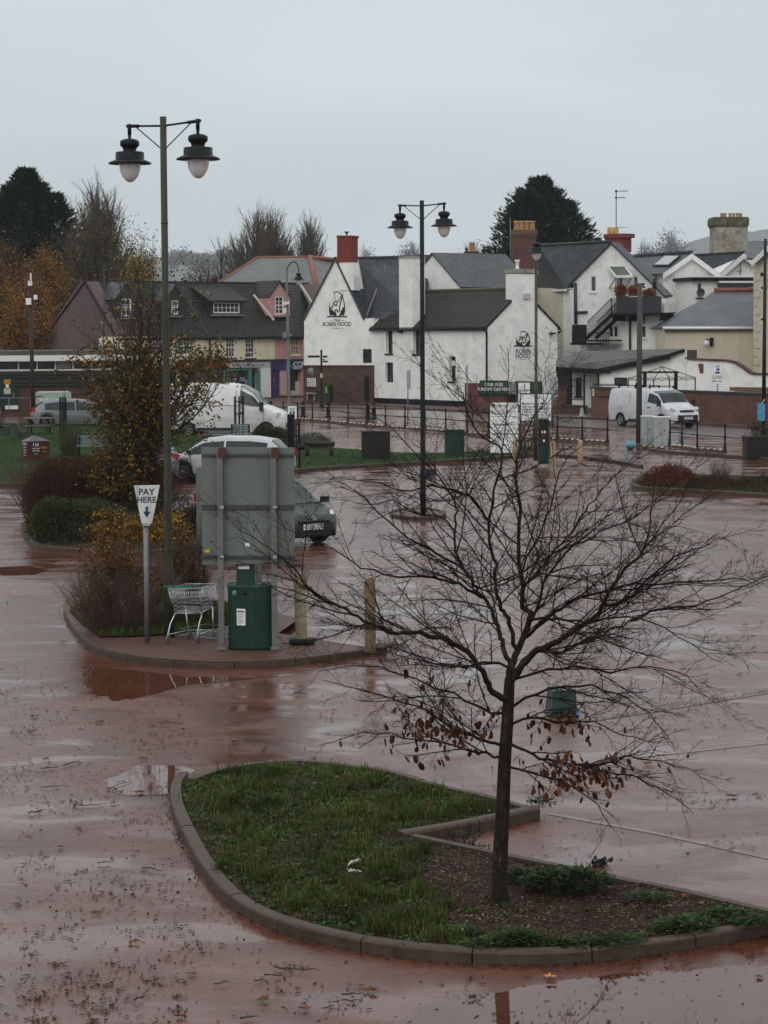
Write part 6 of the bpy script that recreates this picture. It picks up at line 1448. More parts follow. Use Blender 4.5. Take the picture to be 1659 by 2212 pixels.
# ---- large sign seen from behind
gA=gp(479,1403,.12); Y=gA.y-.0; t_=thing('rear_facing_sign','large grey sign seen from behind on four steel posts with rust stains','sign',gA)
k=Y/F; sv=[(435,966),(636,967),(637,1219),(437,1220)]
YS=Y+.09
q=[at(u,v,YS) for u,v in sv]; m=MB(); m.prism(q,V((0,.03,0))); M_back=mat('sign_back_grey',(.145,.165,.15),.5,.14,1.3,dirt=(.075,.075,.06),dirta=.6,streak=True); pn=m.build('panel',M_back,t_,bevel=0)
m=MB()
for v in (983,1095,1203):
    for dv in ((-1.6,1.6) if v!=1095 else (-3.2,0,3.2)):
        a=at(435,v+dv,YS-.02); b=at(636.5,v+dv,YS-.02); bar(m,a,b,.03,.018)
m.build('stiffening_rail',mat('rail_grey',(.075,.085,.085),.4,.2,6,metal=.3),pn,base=parent_loc(t_))
M_post=mat('box_section_post',(.16,.165,.165),.5,.2,3,metal=.3,dirt=(.09,.05,.03),dirta=.6,streak=True)
for i,(u,vb,YY,vt) in enumerate(((479,1403,Y,968),(594,1405,Y,968))):
    p=at(u,vb,YY); m=MB(); m.box(p.x-.042,YY-.035,.12,p.x+.042,YY+.035,at(u,vt,YY).z); o=m.build('post',M_post,t_)
    m=MB(); m.box(p.x-.06,YY-.05,.121,p.x+.06,YY-.036,.16); m.build('foot_plate',M_galv,o,base=parent_loc(t_))
    m=MB(); 
    for v in (983,1095,1203): c=at(u,v,YY-.04); m.obox(c,(.03,0,0),(0,.006,0),(0,0,.02))
    m.build('clip',M_chrome,o,base=parent_loc(t_))
    m=MB(); c=at(u,968,YY); m.box(c.x-.055,YY-.048,c.z-.14,c.x+.055,YY+.048,c.z+.01); m.build('rust_cap',mat('orange_rust',(.10,.04,.025),.8,.4,9),o,base=parent_loc(t_))
for u,vb in ((446,1330),(560,1330)):
    p=gp(u,1338,.12); m=MB(); m.tube([V((p.x,p.y,.12)),V((p.x,p.y,at(u,1100,p.y).z))],.045,12); m.build('post',M_galv,t_)
# second board facing away carried by the rear posts
a=gp(446,1338,.12); m=MB(); m.box(a.x-.15,a.y+.06,at(446,1205,a.y).z,a.x+1.25,a.y+.09,at(446,1010,a.y).z); m.build('rear_panel',M_back,t_)
m=MB(); 
def lab(mb,u,v,w_,h_,YY): c=at(u,v,YY); mb.obox(c,(w_*YY/F/2,0,0),(0,.002,0),(0,0,h_*YY/F/2))
lab(m,448,1190,12,7,YS-.004); m.build('yellow_sticker',mat('yellow_sticker',(.65,.42,.02),.5,.1),pn,base=parent_loc(t_))
m=MB(); lab(m,534,1177,10,8,YS-.004); m.build('white_sticker',M_sign,pn,base=parent_loc(t_))
m=MB(); lab(m,456,1170,3.5,3.5,YS-.004); lab(m,549,1144,2,7,YS-.004); lab(m,544,1197,2,2,YS-.004); m.build('bolt_hole',M_black,pn,base=parent_loc(t_))
# ---- pay machine
g=gp(541,1402,.12); Y=g.y+.22; k=Y/F; t_=thing('pay_machine','dark green pay and display machine behind the grey sign back','ticket machine',V((g.x,Y,.12)))
zt=at(541,1268,Y-.2).z; a=at(493,1330,Y-.15).x; b=at(588,1330,Y-.15).x; c=at(549,1330,Y-.3).x
y0=Y-.22; m=MB(); fp=[V((a,y0+.04,.12)),V((c,y0-.10,.12)),V((b,y0+.02,.12)),V((b,y0+.5,.12)),V((a,y0+.5,.12))]; m.prism(fp,V((0,0,zt-.12))); bd=m.build('cabinet',M_ggreen,t_,bevel=.008)
m=MB(); cc=sum(fp,V((0,0,0)))/5; m.prism([V((cc.x+(p.x-cc.x)*1.05,cc.y+(p.y-cc.y)*1.05,zt+.001)) for p in fp],V((0,0,.025))); m.build('cabinet_top',mat('wet_green_top',(.03,.09,.07),.15,.2),bd,base=parent_loc(t_))
m=MB(); p=at(532,1245,y0+.3); w_=20*k; m.box(p.x-w_,y0+.12,zt+.02,p.x+w_,y0+.42,at(532,1180,y0+.12).z); m.build('head',mat('head_dark_green',(.012,.045,.034),.4,.2,5),t_,bevel=.006)
m=MB(); m.box(p.x-.11,y0+.115,at(532,1229,y0+.12).z,p.x+.055,y0+.119,at(532,1222,y0+.12).z); m.build('white_label',M_sign,t_)
# left front face of the cabinet carries stickers; work in that face's plane
fa,fb_=fp[0],fp[1]; ft=(fb_-fa).normalized(); fn=V((ft.y,-ft.x,0)); fn=fn if fn.y<0 else -fn
def onface(mb,u,v,w_,h_): 
    d=ray(u,v); kk=(fa-CAM).dot(fn)/d.dot(fn); pp=CAM+d*kk+fn*.004; mb.obox(pp,ft*(w_*k/2),fn*.002,V((0,0,h_*k/2))); return pp
m=MB(); pp=onface(m,521,1333,20,36); st=m.build('sticker',M_sign,t_)
m=MB(); 
for v,w_,h_ in ((1321,15,4),(1327,14,1.2),(1331,13,1.2),(1336,14,1.2),(1341,10,2),(1345,12,1.2)): q=onface(m,520.5,v,w_,h_)
m2=MB(); m2.v=[x+fn*.003 for x in m.v]; m2.f=m.f; m2.sm=m.sm; m2.mi=m.mi; m2.build('print',M_txtg,st,base=parent_loc(t_))
m=MB(); 
for u,v,r_ in ((530,1281,.022),): 
    d=ray(u,v); kk=(fa-CAM).dot(fn)/d.dot(fn); pp=CAM+d*kk+fn*.004; ax=Matrix.Rotation(math.pi/2,3,'X'); m.lathe(pp,[(0,.006),(.03,.006),(.035,0)],16,ax)
m.build('lock',M_black,t_); m=MB(); d=ray(507,1281); kk=(fa-CAM).dot(fn)/d.dot(fn); m.lathe(CAM+d*kk+fn*.004,[(0,.005),(.035,.005),(.04,0)],16,Matrix.Rotation(math.pi/2,3,'X')); m.build('round_sticker',mat('teal_disc',(.12,.25,.28),.5,.5,30),t_)
# ---- shopping trolley
def trolley():
    g=gp(408,1385,.12); Y=g.y; k=Y/F; t_=thing('shopping_trolley','wire shopping trolley with green handle under the tall lamp post','trolley',g)
    P=lambda u,v,dy=0: at(u,v,Y+dy)
    # corners: near side frame and far side, basket runs away to the right
    z=lambda v: at(408,v,Y).z
    x=lambda u: at(u,1300,Y).x
    B=[V((x(366),Y-.22,z(1268))),V((x(434),Y-.22,z(1268))),V((x(463),Y+.42,z(1268)+.0)),V((x(392),Y+.42,z(1268)))]   # rim
    L=[V((x(380),Y-.18,z(1322))),V((x(436),Y-.18,z(1322))),V((x(455),Y+.34,z(1316))),V((x(396),Y+.34,z(1316)))]
    m=MB(); w1,w2=.0045,.0028
    for i in range(4): m.tube([B[i],B[(i+1)%4]],.006,6); m.tube([L[i],L[(i+1)%4]],.005,6); m.tube([B[i],L[i]],.005,6)
    for i in range(4):
        for h in (.18,.36,.55,.72,.86): m.tube([B[i].lerp(L[i],h),B[(i+1)%4].lerp(L[(i+1)%4],h)],w2,4)
        for s in range(1,16): f=s/16; m.tube([B[i].lerp(B[(i+1)%4],f),L[i].lerp(L[(i+1)%4],f)],w2*.8,4)
    for s in range(1,14): f=s/14; m.tube([L[0].lerp(L[1],f),L[3].lerp(L[2],f)],w2,4)
    for s in range(1,6): f=s/6; m.tube([L[0].lerp(L[3],f),L[1].lerp(L[2],f)],w2,4)
    # second nested basket flap
    m.tube([B[1]+V((.04,0,.0)),B[1]+V((.02,.1,-.35))],.005,5)
    m.build('wire_basket',M_chrome,t_)
    m=MB(); wh=[V((x(364),Y-.26,.20)),V((x(428),Y-.26,.20)),V((x(457),Y+.30,.20)),V((x(400)+.02,Y+.30,.20))]
    m.tube(smooth_path([wh[0],V((x(370),Y-.22,z(1345))),V((x(378),Y-.18,z(1328))),L[0]],3),.012,8)
    m.tube(smooth_path([wh[1],V((x(432),Y-.22,z(1345))),V((x(437),Y-.18,z(1328))),L[1]],3),.012,8)
    m.tube([L[3],wh[3]],.010,8); m.tube([L[2],wh[2]],.010,8); m.tube([wh[0]+V((0,0,.05)),wh[3]+V((0,0,.05))],.009,6); m.tube([wh[1]+V((0,0,.05)),wh[2]+V((0,0,.05))],.009,6); m.tube([wh[3]+V((0,0,.05)),wh[2]+V((0,0,.05))],.008,6)
    m.build('frame',M_chrome,t_)
    m=MB(); m.tube([V((x(357),Y-.27,z(1266)+.02)),V((x(432),Y-.27,z(1266)+.02))],.014,8); m.build('handle',mat('trolley_green',(.01,.12,.07),.35,.1),t_)
    m=MB(); m.tube([B[0]+V((0,-.05,.01)),B[0]],.007,5); m.tube([B[1]+V((0,-.05,.01)),B[1]],.007,5); m.build('handle_bracket',M_galv,t_)
    for i,p in enumerate(wh):
        m=MB(); c=V((p.x+.01,p.y,.12+.062)); m.lathe(c,[(.0,-.014),(.05,-.014),(.062,-.01),(.062,.01),(.05,.014),(0,.014)],14,Matrix.Rotation(math.pi/2,3,'Y')@Matrix.Rotation(.5,3,'X')); o=m.build('wheel',mat('grey_castor',(.12,.115,.11),.6,.2),t_)
        m=MB(); m.tube([V((p.x,p.y,.20)),c],.012,6); m.build('castor_fork',M_galv,o,base=parent_loc(t_))
trolley()
# second trolley lying flat behind
t_=thing('fallen_trolley','green edged trolley frame lying on the paving behind the sign posts','trolley',gp(430,1362,.13)); m=MB()
A_=[gp(u,v,.15) for u,v in ((388,1372),(470,1380),(520,1372),(446,1362))]
for i in range(4): m.tube([A_[i],A_[(i+1)%4]],.012,6); m.tube([A_[i]+V((0,0,.1)),A_[(i+1)%4]+V((0,0,.1))],.006,5)
for s in range(1,14): f=s/14; m.tube([A_[0].lerp(A_[1],f),A_[3].lerp(A_[2],f)],.003,4)
m.build('frame',mat('pale_green_metal',(.12,.2,.17),.4,.3,9),t_)
# ---- concrete bollards
def bollard(label,u,vb,vt,wpx,z0=0.,grp='pale concrete bollards',mt=M_conc,boot=False,rnd=True,Y=None,lean=0,cat='bollard'):
    g=gp(u,vb,z0); Y=g.y; k=Y/F; H=at(u,vt,Y).z; r=wpx*k/2; t_=thing('bollard',label,cat,g,grp); ax=V((g.x+lean,g.y,H))
    m=MB(); n=12; prof=[(1.0,0),(1.0,.5),(.97,.9),(.8,.965),(.45,.99),(.0,1.0)] if rnd else [(1.06,0),(.98,.6),(.86,.97),(.7,1.),(0,1.)]
    vs=[]; 
    for rr,f in prof:
        for kk in range(n): a=2*math.pi*kk/n+.26; vs.append(g+V((math.cos(a)*r*rr*1.04+lean*f,math.sin(a)*r*rr*1.04,(H-g.z)*f)))
    fs=[(i*n+j,i*n+(j+1)%n,(i+1)*n+(j+1)%n,(i+1)*n+j) for i in range(len(prof)-1) for j in range(n)]
    m.add(vs,fs); m.build('post',mt,t_)
    if boot: m=MB(); m.box(g.x-.19,g.y-.13,.121,g.x+.20,g.y+.13,.20); m.build('rubber_foot',M_rub,t_,bevel=.03)
    return t_
bollard('pale concrete bollard in a black rubber foot right of the grey sign back',652,1390,1234,25,.12,boot=True,lean=-.03)
bollard('brown concrete bollard standing near the tip of the pay machine island',800,1408,1246,24,.12,mt=mat('brown_concrete',(.20,.135,.075),.8,.3,4,dirt=(.09,.06,.035),dirta=.7,bump=.4,bscale=40,streak=True))
M_wconc=mat('tan_bollard',(.38,.27,.16),.75,.25,4,dirt=(.16,.11,.06),dirta=.6,streak=True)
bollard('tan bollard just right of the white tariff board',1112.5,1000,950,11,.11,'tan bollards along the lawn end',M_wconc)
bollard('tan bollard right of the second pay machine',1194,1010,952,11,.11,'tan bollards along the lawn end',M_wconc)
bollard('tan bollard standing alone left of the wooden pole',1254,1008,950,11,.11,'tan bollards along the lawn end',M_wconc)
for i,(u,vb,vt,lb) in enumerate(((655,903,866,'black iron bollard left of the finger post'),(709,903,866,'black iron bollard in front of the green box'),(795,909,871,'slimmer black iron bollard in front of the brick wall end'),(808,907,868,'thick black iron bollard by the corner of the white pub wall'))):
    g=gp(u,vb,.05); Y=g.y; H=at(u,vt,Y).z; t_=thing('iron_bollard',lb,'bollard',g,'black iron bollards outside the pub'); m=MB(); r=.11 if i!=2 else .08; h=H-.05
    m.lathe(g,[(r*1.5,0),(r*1.5,.1),(r*1.1,.14),(r,.2),(r*.9,h-.2),(r*1.1,h-.19),(r*1.1,h-.13),(r*.8,h-.1),(r*.85,h-.03),(0,h)],12); m.build('post',M_black,t_)
    if i!=2: m=MB(); m.lathe(g,[(r*.93,h-.32),(r*.95,h-.32),(r*.95,h-.24),(r*.9,h-.24)],12); m.build('pale_band',M_galv,t_)
# ---- post and rail railings
def railing(label,pts,heights=None):
    P_=[gp(u,v,.02) for u,v,_ in pts]; t_=thing('railings',label,'railings',P_[len(P_)//2]); tops=[]
    for p,(u,v,vt) in zip(P_,pts):
        z=at(u,vt,p.y).z; z=max(.92,min(1.12,z)); tops.append(V((p.x,p.y,z)))
        m=MB(); m.lathe(p,[(.085,0),(.085,.06),(.06,.14),(.045,.3),(.038,.34),(.038,.56),(.052,.58),(.052,.64),(.036,.66),(.033,z-.08),(.045,z-.05),(.045,z+.0),(0,z+.03)],10); m.build('post',M_black,t_)
    m=MB(); 
    for a,b in zip(tops,tops[1:]): m.tube([a+V((0,0,-.03)),b+V((0,0,-.03))],.022,6); 
    m.build('top_rail',M_black,t_); m=MB()
    for a,b in zip(P_,P_[1:]): m.tube([a+V((0,0,.61)),b+V((0,0,.61))],.020,6)
    m.build('lower_rail',M_black,t_)
    return P_
r1=railing('long black post and rail railings across the car park edge',[(612,905,868),(643,907,870),(675,909,871),(712,912,871),(752,917,872),(792,920,873),(833,924,875),(875,927,878),(918.5,930,882),(963,934,883),(1009,938,885),(1056,942,888),(1104,946,893),(1153,950,896),(1204,952,899.5),(1257.5,955,901),(1312,958,903)])
r2=railing('shorter black post and rail railings right of the grey cabinet',[(1447,966,907),(1473,968,908),(1506,973,911),(1566,978,915.5),(1634,985,921)])
# studded kerb blocks at the feet of the railings
M_stud=mat('white_reflective_stud',(.60,.52,.40),.4,.3)
def kerbblocks(pts,n_per,grp,lab_):
    k_=0
    for i in range(len(pts)-1):
        a=pts[i]+V((.0,-.35,0)); b=pts[i+1]+V((0,-.35,0)); d=b-a
        for (f0,f1) in ((.06,.94),):
            p=a+d*f0; q=a+d*f1; t_=tag(thing('lane_kerb_block',lab_,'kerb block',(p+q)/2),None,None,grp)
            m=MB(); x=(q-p).normalized(); y=V((-x.y,x.x,0)); 
            m.prism([p-y*.1,p+y*.1,p+y*.05+V((0,0,.12)),p-y*.05+V((0,0,.12))],q-p); m.build('block',mat('rusty_kerb_block',(.07,.035,.025),.7,.4,5),t_)
            for s in range(4): m=MB(); c=p.lerp(q,(s+.5)/4)+V((0,0,.12)); m.lathe(c-y*.03,[(.055,-.02),(.05,.015),(.03,.03),(0,.035)],8); m.build('stud',M_stud,t_)
kerbblocks(r1,4,'studded kerb blocks under the railings','low brown kerb block with white studs at the foot of the long railings')
kerbblocks(r2[:-1],4,'studded kerb blocks right of the cabinet','low brown kerb block with white studs at the foot of the shorter railings')
t_=thing('lane_kerb_block','studded kerb block in front of the grey street cabinet','kerb block',gp(1405,972)); a=gp(1385,969);b=gp(1437,973); m=MB(); m.prism([a+V((0,-.1,0)),a+V((0,.1,0)),a+V((0,.05,.12)),a+V((0,-.05,.12))],b-a); m.build('block',mat('rusty_kerb_block',(.07,.035,.025)),t_)
for s in range(4): m=MB(); c=a.lerp(b,(s+.5)/4)+V((0,-.03,.12)); m.lathe(c,[(.055,-.02),(.05,.015),(.03,.03),(0,.035)],8); m.build('stud',M_stud,t_)
# ---- street cabinets and boxes
def cabinet(label,u0,u1,vb,vt,mt,z0=.11,dp=.5,cat='cabinet',rot=0.,extra=None,name='street_cabinet',lidm=None):
    a=gp(u0,vb,z0); b=gp(u1,vb,z0); Y=a.y; H=at((u0+u1)/2,vt,Y).z; t_=thing(name,label,cat,(a+b)/2)
    x=V((math.cos(rot),math.sin(rot),0)); y=V((-x.y,x.x,0)); c=(a+b)/2+y*dp/2; hw=(b.x-a.x)/2/ (math.cos(rot)+ (dp/(b.x-a.x))*abs(math.sin(rot)))
    m=MB(); m.obox(c+V((0,0,(H-z0)/2)),x*hw,y*dp/2,V((0,0,(H-z0)/2))); bd=m.build('body',mt,t_,bevel=.012)
    m=MB(); m.obox(c+V((0,0,H-z0+.015)),x*(hw+.02),y*(dp/2+.02),V((0,0,.016))); m.build('lid',lidm or mt,t_)
    m=MB(); m.obox(c-y*(dp/2+.003)+V((0,0,(H-z0)/2)),x*.004,y*.002,V((0,0,(H-z0)/2-.05))); m.obox(c-y*(dp/2+.006)+x*hw*.3+V((0,0,(H-z0)*.55)),x*.012,y*.006,V((0,0,.05))); m.build('door_seam',M_black,bd,base=parent_loc(t_))
    return t_,c,x,y,hw,H
cabinet('large dark brown square planter box on the lawn behind the bare branches',781,843,992,933,mat('dark_brown_board',(.016,.010,.010),.5,.3,4,spec=.25),dp=1.0,cat='planter',name='planter_box')
cabinet('dark green street cabinet between the planter box and the white tariff board',961,1003.5,985,930,M_ggreen,dp=.45)
cabinet('low dark brown planter at the right edge with plants in it',1613,1680,988,945,mat('dark_brown_board',(.016,.010,.010)),z0=.11,dp=1.1,cat='planter',name='planter_box')
bush('planter_plant','mixed green plants growing in the right edge planter',1650,986,90,85,.4,60,M_dtwig,1400,leafmat('planter_leaves',[(.03,.05,.012),(.06,.07,.02),(.12,.04,.015),(.02,.03,.01)]),.07,lean=.5)
t_,c,x,y,hw,H=cabinet('pale grey battered street cabinet beside the wooden pole, left part',1386,1411,962,900,mat('pale_grey_cabinet',(.34,.37,.37),.5,.15,3,dirt=(.14,.10,.08),dirta=.6,streak=True),z0=.0,dp=.45,lidm=M_wht)
t_,c,x,y,hw,H=cabinet('pale grey street cabinet with one wide door, right part of the pair',1412,1448,964,902,mat('pale_grey_cabinet',(.34,.37,.37)),z0=.0,dp=.6,lidm=M_wht)
bb=thing('blue_bag','crumpled pale blue bag lying at the foot of the wooden pole','bag',gp(1362,962)); m=MB(); rng=random.Random(9); c=gp(1362,962,.16)
vs=[];n1,n2=14,9
for i in range(n2+1):
    for j in range(n1): a=math.pi*i/n2; b=2*math.pi*j/n1; r=1+rng.uniform(-.13,.13); vs.append(c+V((math.sin(a)*math.cos(b)*.22*r,math.sin(a)*math.sin(b)*.2*r,math.cos(a)*.16*r)))
m.add(vs,[(i*n1+j,i*n1+(j+1)%n1,(i+1)*n1+(j+1)%n1,(i+1)*n1+j) for i in range(n2) for j in range(n1)],True); m.build('bag_body',mat('pale_blue_plastic',(.10,.28,.38),.4,.4,9),bb)
# second ticket machine
g=gp(1174,1003,.11); Y=g.y; t_=thing('pay_machine','narrow dark pay machine beside the brown green lamp post','ticket machine',g); k=Y/F
m=MB(); m.box(g.x-11*k,Y,.11,g.x+11*k,Y+.4,at(1174,966,Y).z); m.build('cabinet',M_ggreen,t_,bevel=.01); m=MB(); zz=at(1174,966,Y).z; m.box(g.x-11.5*k,Y-.01,zz+.001,g.x+11.5*k,Y+.38,at(1174,905,Y).z); hd_=m.build('head',mat('black_green_head',(.012,.014,.012),.4,.4,9),t_,bevel=.01)
m=MB(); 
for u,v,w_,h_ in ((1171,933,4,5),(1177,933,4,5),(1175,952,4,5)): c=at(u,v,Y-.013); m.obox(c,(w_*k/2,0,0),(0,.003,0),(0,0,h_*k/2))
m.build('white_button',M_sign,hd_,base=parent_loc(t_)); m=MB(); c=at(1174,941,Y-.013); m.obox(c,(5*k,0,0),(0,.003,0),(0,0,2*k)); m.build('red_panel',mat('dull_red',(.2,.03,.02),.5,.3),hd_,base=parent_loc(t_))
# solid pole foot next to it is part of the lamp
# ---- white boards
WQ=Wall(1058,86,1192,86)
board('tariff_board','tall white car park tariff board headed Auto Market Car Park','' or WQ,1059,870,1119,978,M_sign,[('Autto Market Car Park',.56,.055,.125,'CENTER'),('Mon to Sat  8am to 6pm      Sunday free',.5,.10,.06,'CENTER'),('Up to 1 hour permitted',.04,.155,.075,'LEFT'),('Up to 2 hours permitted',.04,.185,.075,'LEFT'),('Blue badge holders',.04,.22,.075,'LEFT'),('P',.9,.22,.09,'CENTER'),('Season tickets from the',.16,.42,.07,'LEFT'),('council offices only',.16,.45,.07,'LEFT'),('Cars parked at own risk',.16,.50,.06,'LEFT'),('No return within two hours',.16,.56,.06,'LEFT'),('Display ticket clearly',.16,.60,.06,'LEFT')],M_txt,posts=((.1,None,.11),(.9,None,.11)),out=0.)
m=MB(); 
bdp=[o for o in bpy.data.objects if o.name.startswith('tariff_board')][0]
for v in (899,917,936,938): s0,z0,s1,z1=WQ.rect(1060,v,1118,v+.8,.004); WQ.bx(m,s0,z0,s1,z1,.001,.004)
m.build('ruled_line',M_txt,bdp)
m=MB(); 
for (dx,dv) in ((0,0),(2,1.4),(4,-.8),(5.5,1.5),(3,3)): WQ.slab(m,1061.5+dx,872+dv,1064+dx,876+dv*.5,.001,.005)
m.build('crest',mat('olive_crest',(.08,.09,.03),.5,.8,40),bdp)
board('market_board','square white board with small black crest and seven lines of black print','' or WQ,1125,851,1191,909,M_sign,[('Motormatic Market',.5,.36,.135,'CENTER'),('will be operating on',.5,.47,.125,'CENTER'),('this car park every',.5,.57,.125,'CENTER'),('Friday & Saturday',.5,.67,.125,'CENTER'),('Please do not park on',.5,.77,.125,'CENTER'),('Thursday night',.5,.87,.125,'CENTER'),('before trading',.5,.95,.11,'CENTER')],M_txt,posts=((.12,None,.11),(.94,None,.11)),out=-.05,border=M_black)
mk=[o for o in bpy.data.objects if o.name.startswith('market_board')][0]; m=MB()
for (dx,dv,w_,h_) in ((0,0,3,5),(-2,2,3,3),(2,3,3,4),(-3,5,8,1.3),(1,-2,2,3)): WQ.slab(m,1157+dx,854+dv,1157+dx+w_,854+dv+h_,-.049,-.044)
m.build('crest',M_txt,mk)
board('small_notice','small white framed notice between the two big white boards','' or WQ,1111.5,891,1123.5,916,M_sign,[('note',.6,.4,.07,'CENTER'),('ice',.6,.6,.07,'CENTER')],M_txtg,border=M_black,posts=((.5,None,.11),),out=-.12)
WQ2=Wall(1115,96,1150,96)
board('white_board','half hidden white board with a black mark behind the market board','' or WQ2,1120,827,1144.5,874,M_sign,[('J',.55,.18,.34,'CENTER'),('MARKET',.5,.38,.10,'CENTER'),('this way',.5,.47,.09,'CENTER')],M_txtg,posts=((.2,None,.02),),out=0.)
t_,_=board('sign_plate','grey back of a traffic sign left of the dark porch','' or Wall(1186,118,1206,118),1187.5,815,1205,858,mat('plate_grey',(.30,.34,.36),.5,.2),posts=((.42,5.0 if 0 else None,.0),),out=0.)
# parking sign
WP=Wall(1540,119,1562,119)
board('parking_sign','white parking plate with blue P on a grey post in front of the garden wall','' or WP,1543,787.5,1557,829,M_sign,[('1 hour',.5,.60,.17,'CENTER'),('9am-5pm',.5,.70,.15,'CENTER'),('Mon-Sat',.5,.86,.15,'CENTER')],M_txt,posts=((.55,None,0.),),out=0.)
pk=[o for o in bpy.data.objects if o.name.startswith('parking_sign')][0]; m=MB(); WP.slab(m,1547,789,1554,801,.001,.004); b_=m.build('blue_panel',mat('traffic_blue',(.02,.07,.30),.4,.1),pk); m=MB(); text(m,'P',.26,WP.P(1550.5,795,.006),WP.t,WP.n,bold=.02); m.build('letter',M_wht,b_,base=parent_loc(pk))
m=MB(); WP.slab(m,1545,803,1555,807,.001,.004); m.build('black_panel',M_txt,pk)
# slim sign posts in front of the pub
for (u,vb,vt,YYl,lbl,pl) in ((881,928,800,0,'slim grey post with two narrow sign plates in front of the pub',(878.5,800,887,841)),(1009,938,787,0,'slim post with one narrow grey plate near the pub corner',(1005,792,1009,815))):
    g=gp(u,vb,.02); Y=g.y; t_=thing('sign_post',lbl,'sign',g); m=MB(); m.tube([g,at(u,vt,Y)],.032,10); m.build('post',M_galv,t_); m=MB(); c=at((pl[0]+pl[2])/2,(pl[1]+pl[3])/2,Y-.05); m.obox(c,((pl[2]-pl[0])/2*Y/F,0,0),(0,.012,0),(0,0,(pl[3]-pl[1])/2*Y/F)); m.build('plate',mat('plate_grey',(.2,.22,.23),.5,.2),t_)
# blue poster on the right edge pole
g=gp(1643,965,.11); Y=g.y-.35; t_=thing('blue_poster','bright blue poster hanging on the black pole at the right edge','poster',at(1643,912,Y)); m=MB(); c=at(1644.5,890,Y); m.obox(c,(8*Y/F,0,0),(0,.02,0),(0,0,19*Y/F)); m.build('sheet',mat('sky_blue_poster',(.05,.30,.50),.5,.5,5,dirt=(.5,.5,.45),dirta=.5),t_); m=MB(); m.tube([at(1652,862,Y),at(1642,877,Y)],.012,5); m.build('string',M_wht,t_)
# finger post
g=gp(695,880,.05); Y=g.y; t_=thing('finger_post','black finger post with three arms in front of the pub wall','signpost',g); m=MB(); z=lambda v: at(695,v,Y).z
m.lathe(g,[(.14,0),(.14,.4),(.09,.5),(.07,.8),(.06,z(762)),(.09,z(761)),(.05,z(759)),(.03,z(757)),(0,z(756))],12); m.build('post',M_black,t_)
for u0,u1,v0,v1 in ((665,691,768,772.5),(697,707,768,772.5),(697,708,779,783),(697,701,775,778)):
    m=MB(); a=at(u0,(v0+v1)/2,Y); b=at(u1,(v0+v1)/2,Y); m.obox((a+b)/2,((b.x-a.x)/2,0,0),(0,.03,0),(0,0,(v1-v0)/2*Y/F)); m.build('finger',M_black,t_)
m=MB(); m.lathe(V((g.x,g.y,1.9)),[(.085,0),(.085,.3)],12); m.build('gold_notice',mat('pale_band2',(.5,.42,.25),.5,.2),t_)
# ---- gazebo frame behind the brick wall
t_=thing('gazebo_frame','bare black gazebo frame standing behind the brick wall','gazebo',at(1440,870,124)); m=MB(); Pq=lambda u,v,Y: at(u,v,Y)
fr_=[Pq(1375,818,124),Pq(1505,818,124)]
for u,v0,Y in ((1357,818,126),(1502,816,125),(1412,820,129),(1446,818,129)): a=Pq(u,v0,Y); m.tube([V((a.x,a.y,0)),a],.035,6)
for (p,q) in (((1357,818,126),(1430,792,127)),((1502,816,125),(1430,792,127)),((1412,820,129),(1430,792,127)),((1446,818,129),(1430,792,127))): m.tube([Pq(*p),Pq(*q)],.02,5)
m.build('frame',M_black,t_); m=MB()
cor=[(1357,818,126),(1412,820,129),(1446,818,129),(1502,816,125)]
for p,q in zip(cor,cor[1:]+cor[:1]):
    a,b=Pq(*p),Pq(*q); pts=[a.lerp(b,i/8)+V((0,0,(-.12 if i%2 else .08))) for i in range(9)]; m.tube(pts,.012,4); pts=[a.lerp(b,i/8)+V((0,0,(.08 if i%2 else -.12))) for i in range(9)]; m.tube(pts,.012,4)
m.build('lattice_brace',M_black,t_)
m=MB(); 
for u in (1393,1460): a=Pq(u,804,126); m.box(a.x-.09,a.y-.09,0,a.x+.09,a.y+.09,a.z)
a,b=Pq(1386,804,126),Pq(1466,804,126); bar(m,a,b,.08,.1); m.build('portal',M_black,t_)
# ---- lawn furniture on the left
def slat_bench(label,u0,u1,vb,vt,rot,mt,grp='grey slatted benches on the lawn',back=True):
    a=gp(u0,vb,.11); b=gp(u1,vb,.11); c=(a+b)/2; w_=(b.x-a.x); k=a.y/F; H=(vb-vt)*k; t_=thing('park_bench',label,'bench',c,grp); x=V((math.cos(rot),math.sin(rot),0)); y=V((-x.y,x.x,0)); hw=w_/2
    o=c; 
    if back:
        m=MB(); 
        for i in range(4): m.obox(o+y*(.28+.03*i)+V((0,0,.48+(H-.5)*(i+.5)/4)),x*hw,y*.012+V((0,0,0)),V((0,-0,(H-.5)/8*.8)))
        m.build('backrest',mt,t_)
    m=MB()
    for i in range(4): m.obox(o+y*(-.2+.14*i)+V((0,0,.44)),x*hw,y*.055,V((0,0,.018)))
    m.build('seat',mt,t_)
    for sg in(-1,1): m=MB(); m.obox(o+x*hw*.9*sg+y*(-.2)+V((0,0,.21)),x*.03,y*.03,V((0,0,.21))); m.obox(o+x*hw*.9*sg+y*(.27)+V((0,0,H/2-.02)),x*.03,y*.03,V((0,0,H/2-.03))); m.obox(o+x*hw*.9*sg+V((0,0,.40)),x*.03,y*.25,V((0,0,.02))); m.build('end_frame',M_black,t_)
M_bgrey=mat('bench_blue_grey',(.13,.155,.165),.45,.3,5)
slat_bench('blue grey slatted bench tilted beside the white van wheel',500,541,960,915,.12,M_bgrey)
slat_bench('blue grey slatted bench left of the tilted one, partly behind the autumn tree',438,503,962,930,-.04,M_bgrey)
slat_bench('weathered grey bench half hidden by the autumn tree left branches',168,238,988,940,.05,M_bgrey)
t_=thing('picnic_table','dark wooden picnic table behind the poster kiosk','picnic table',gp(82,938,.11)); c=gp(82,938,.11); m=MB(); k=c.y/F
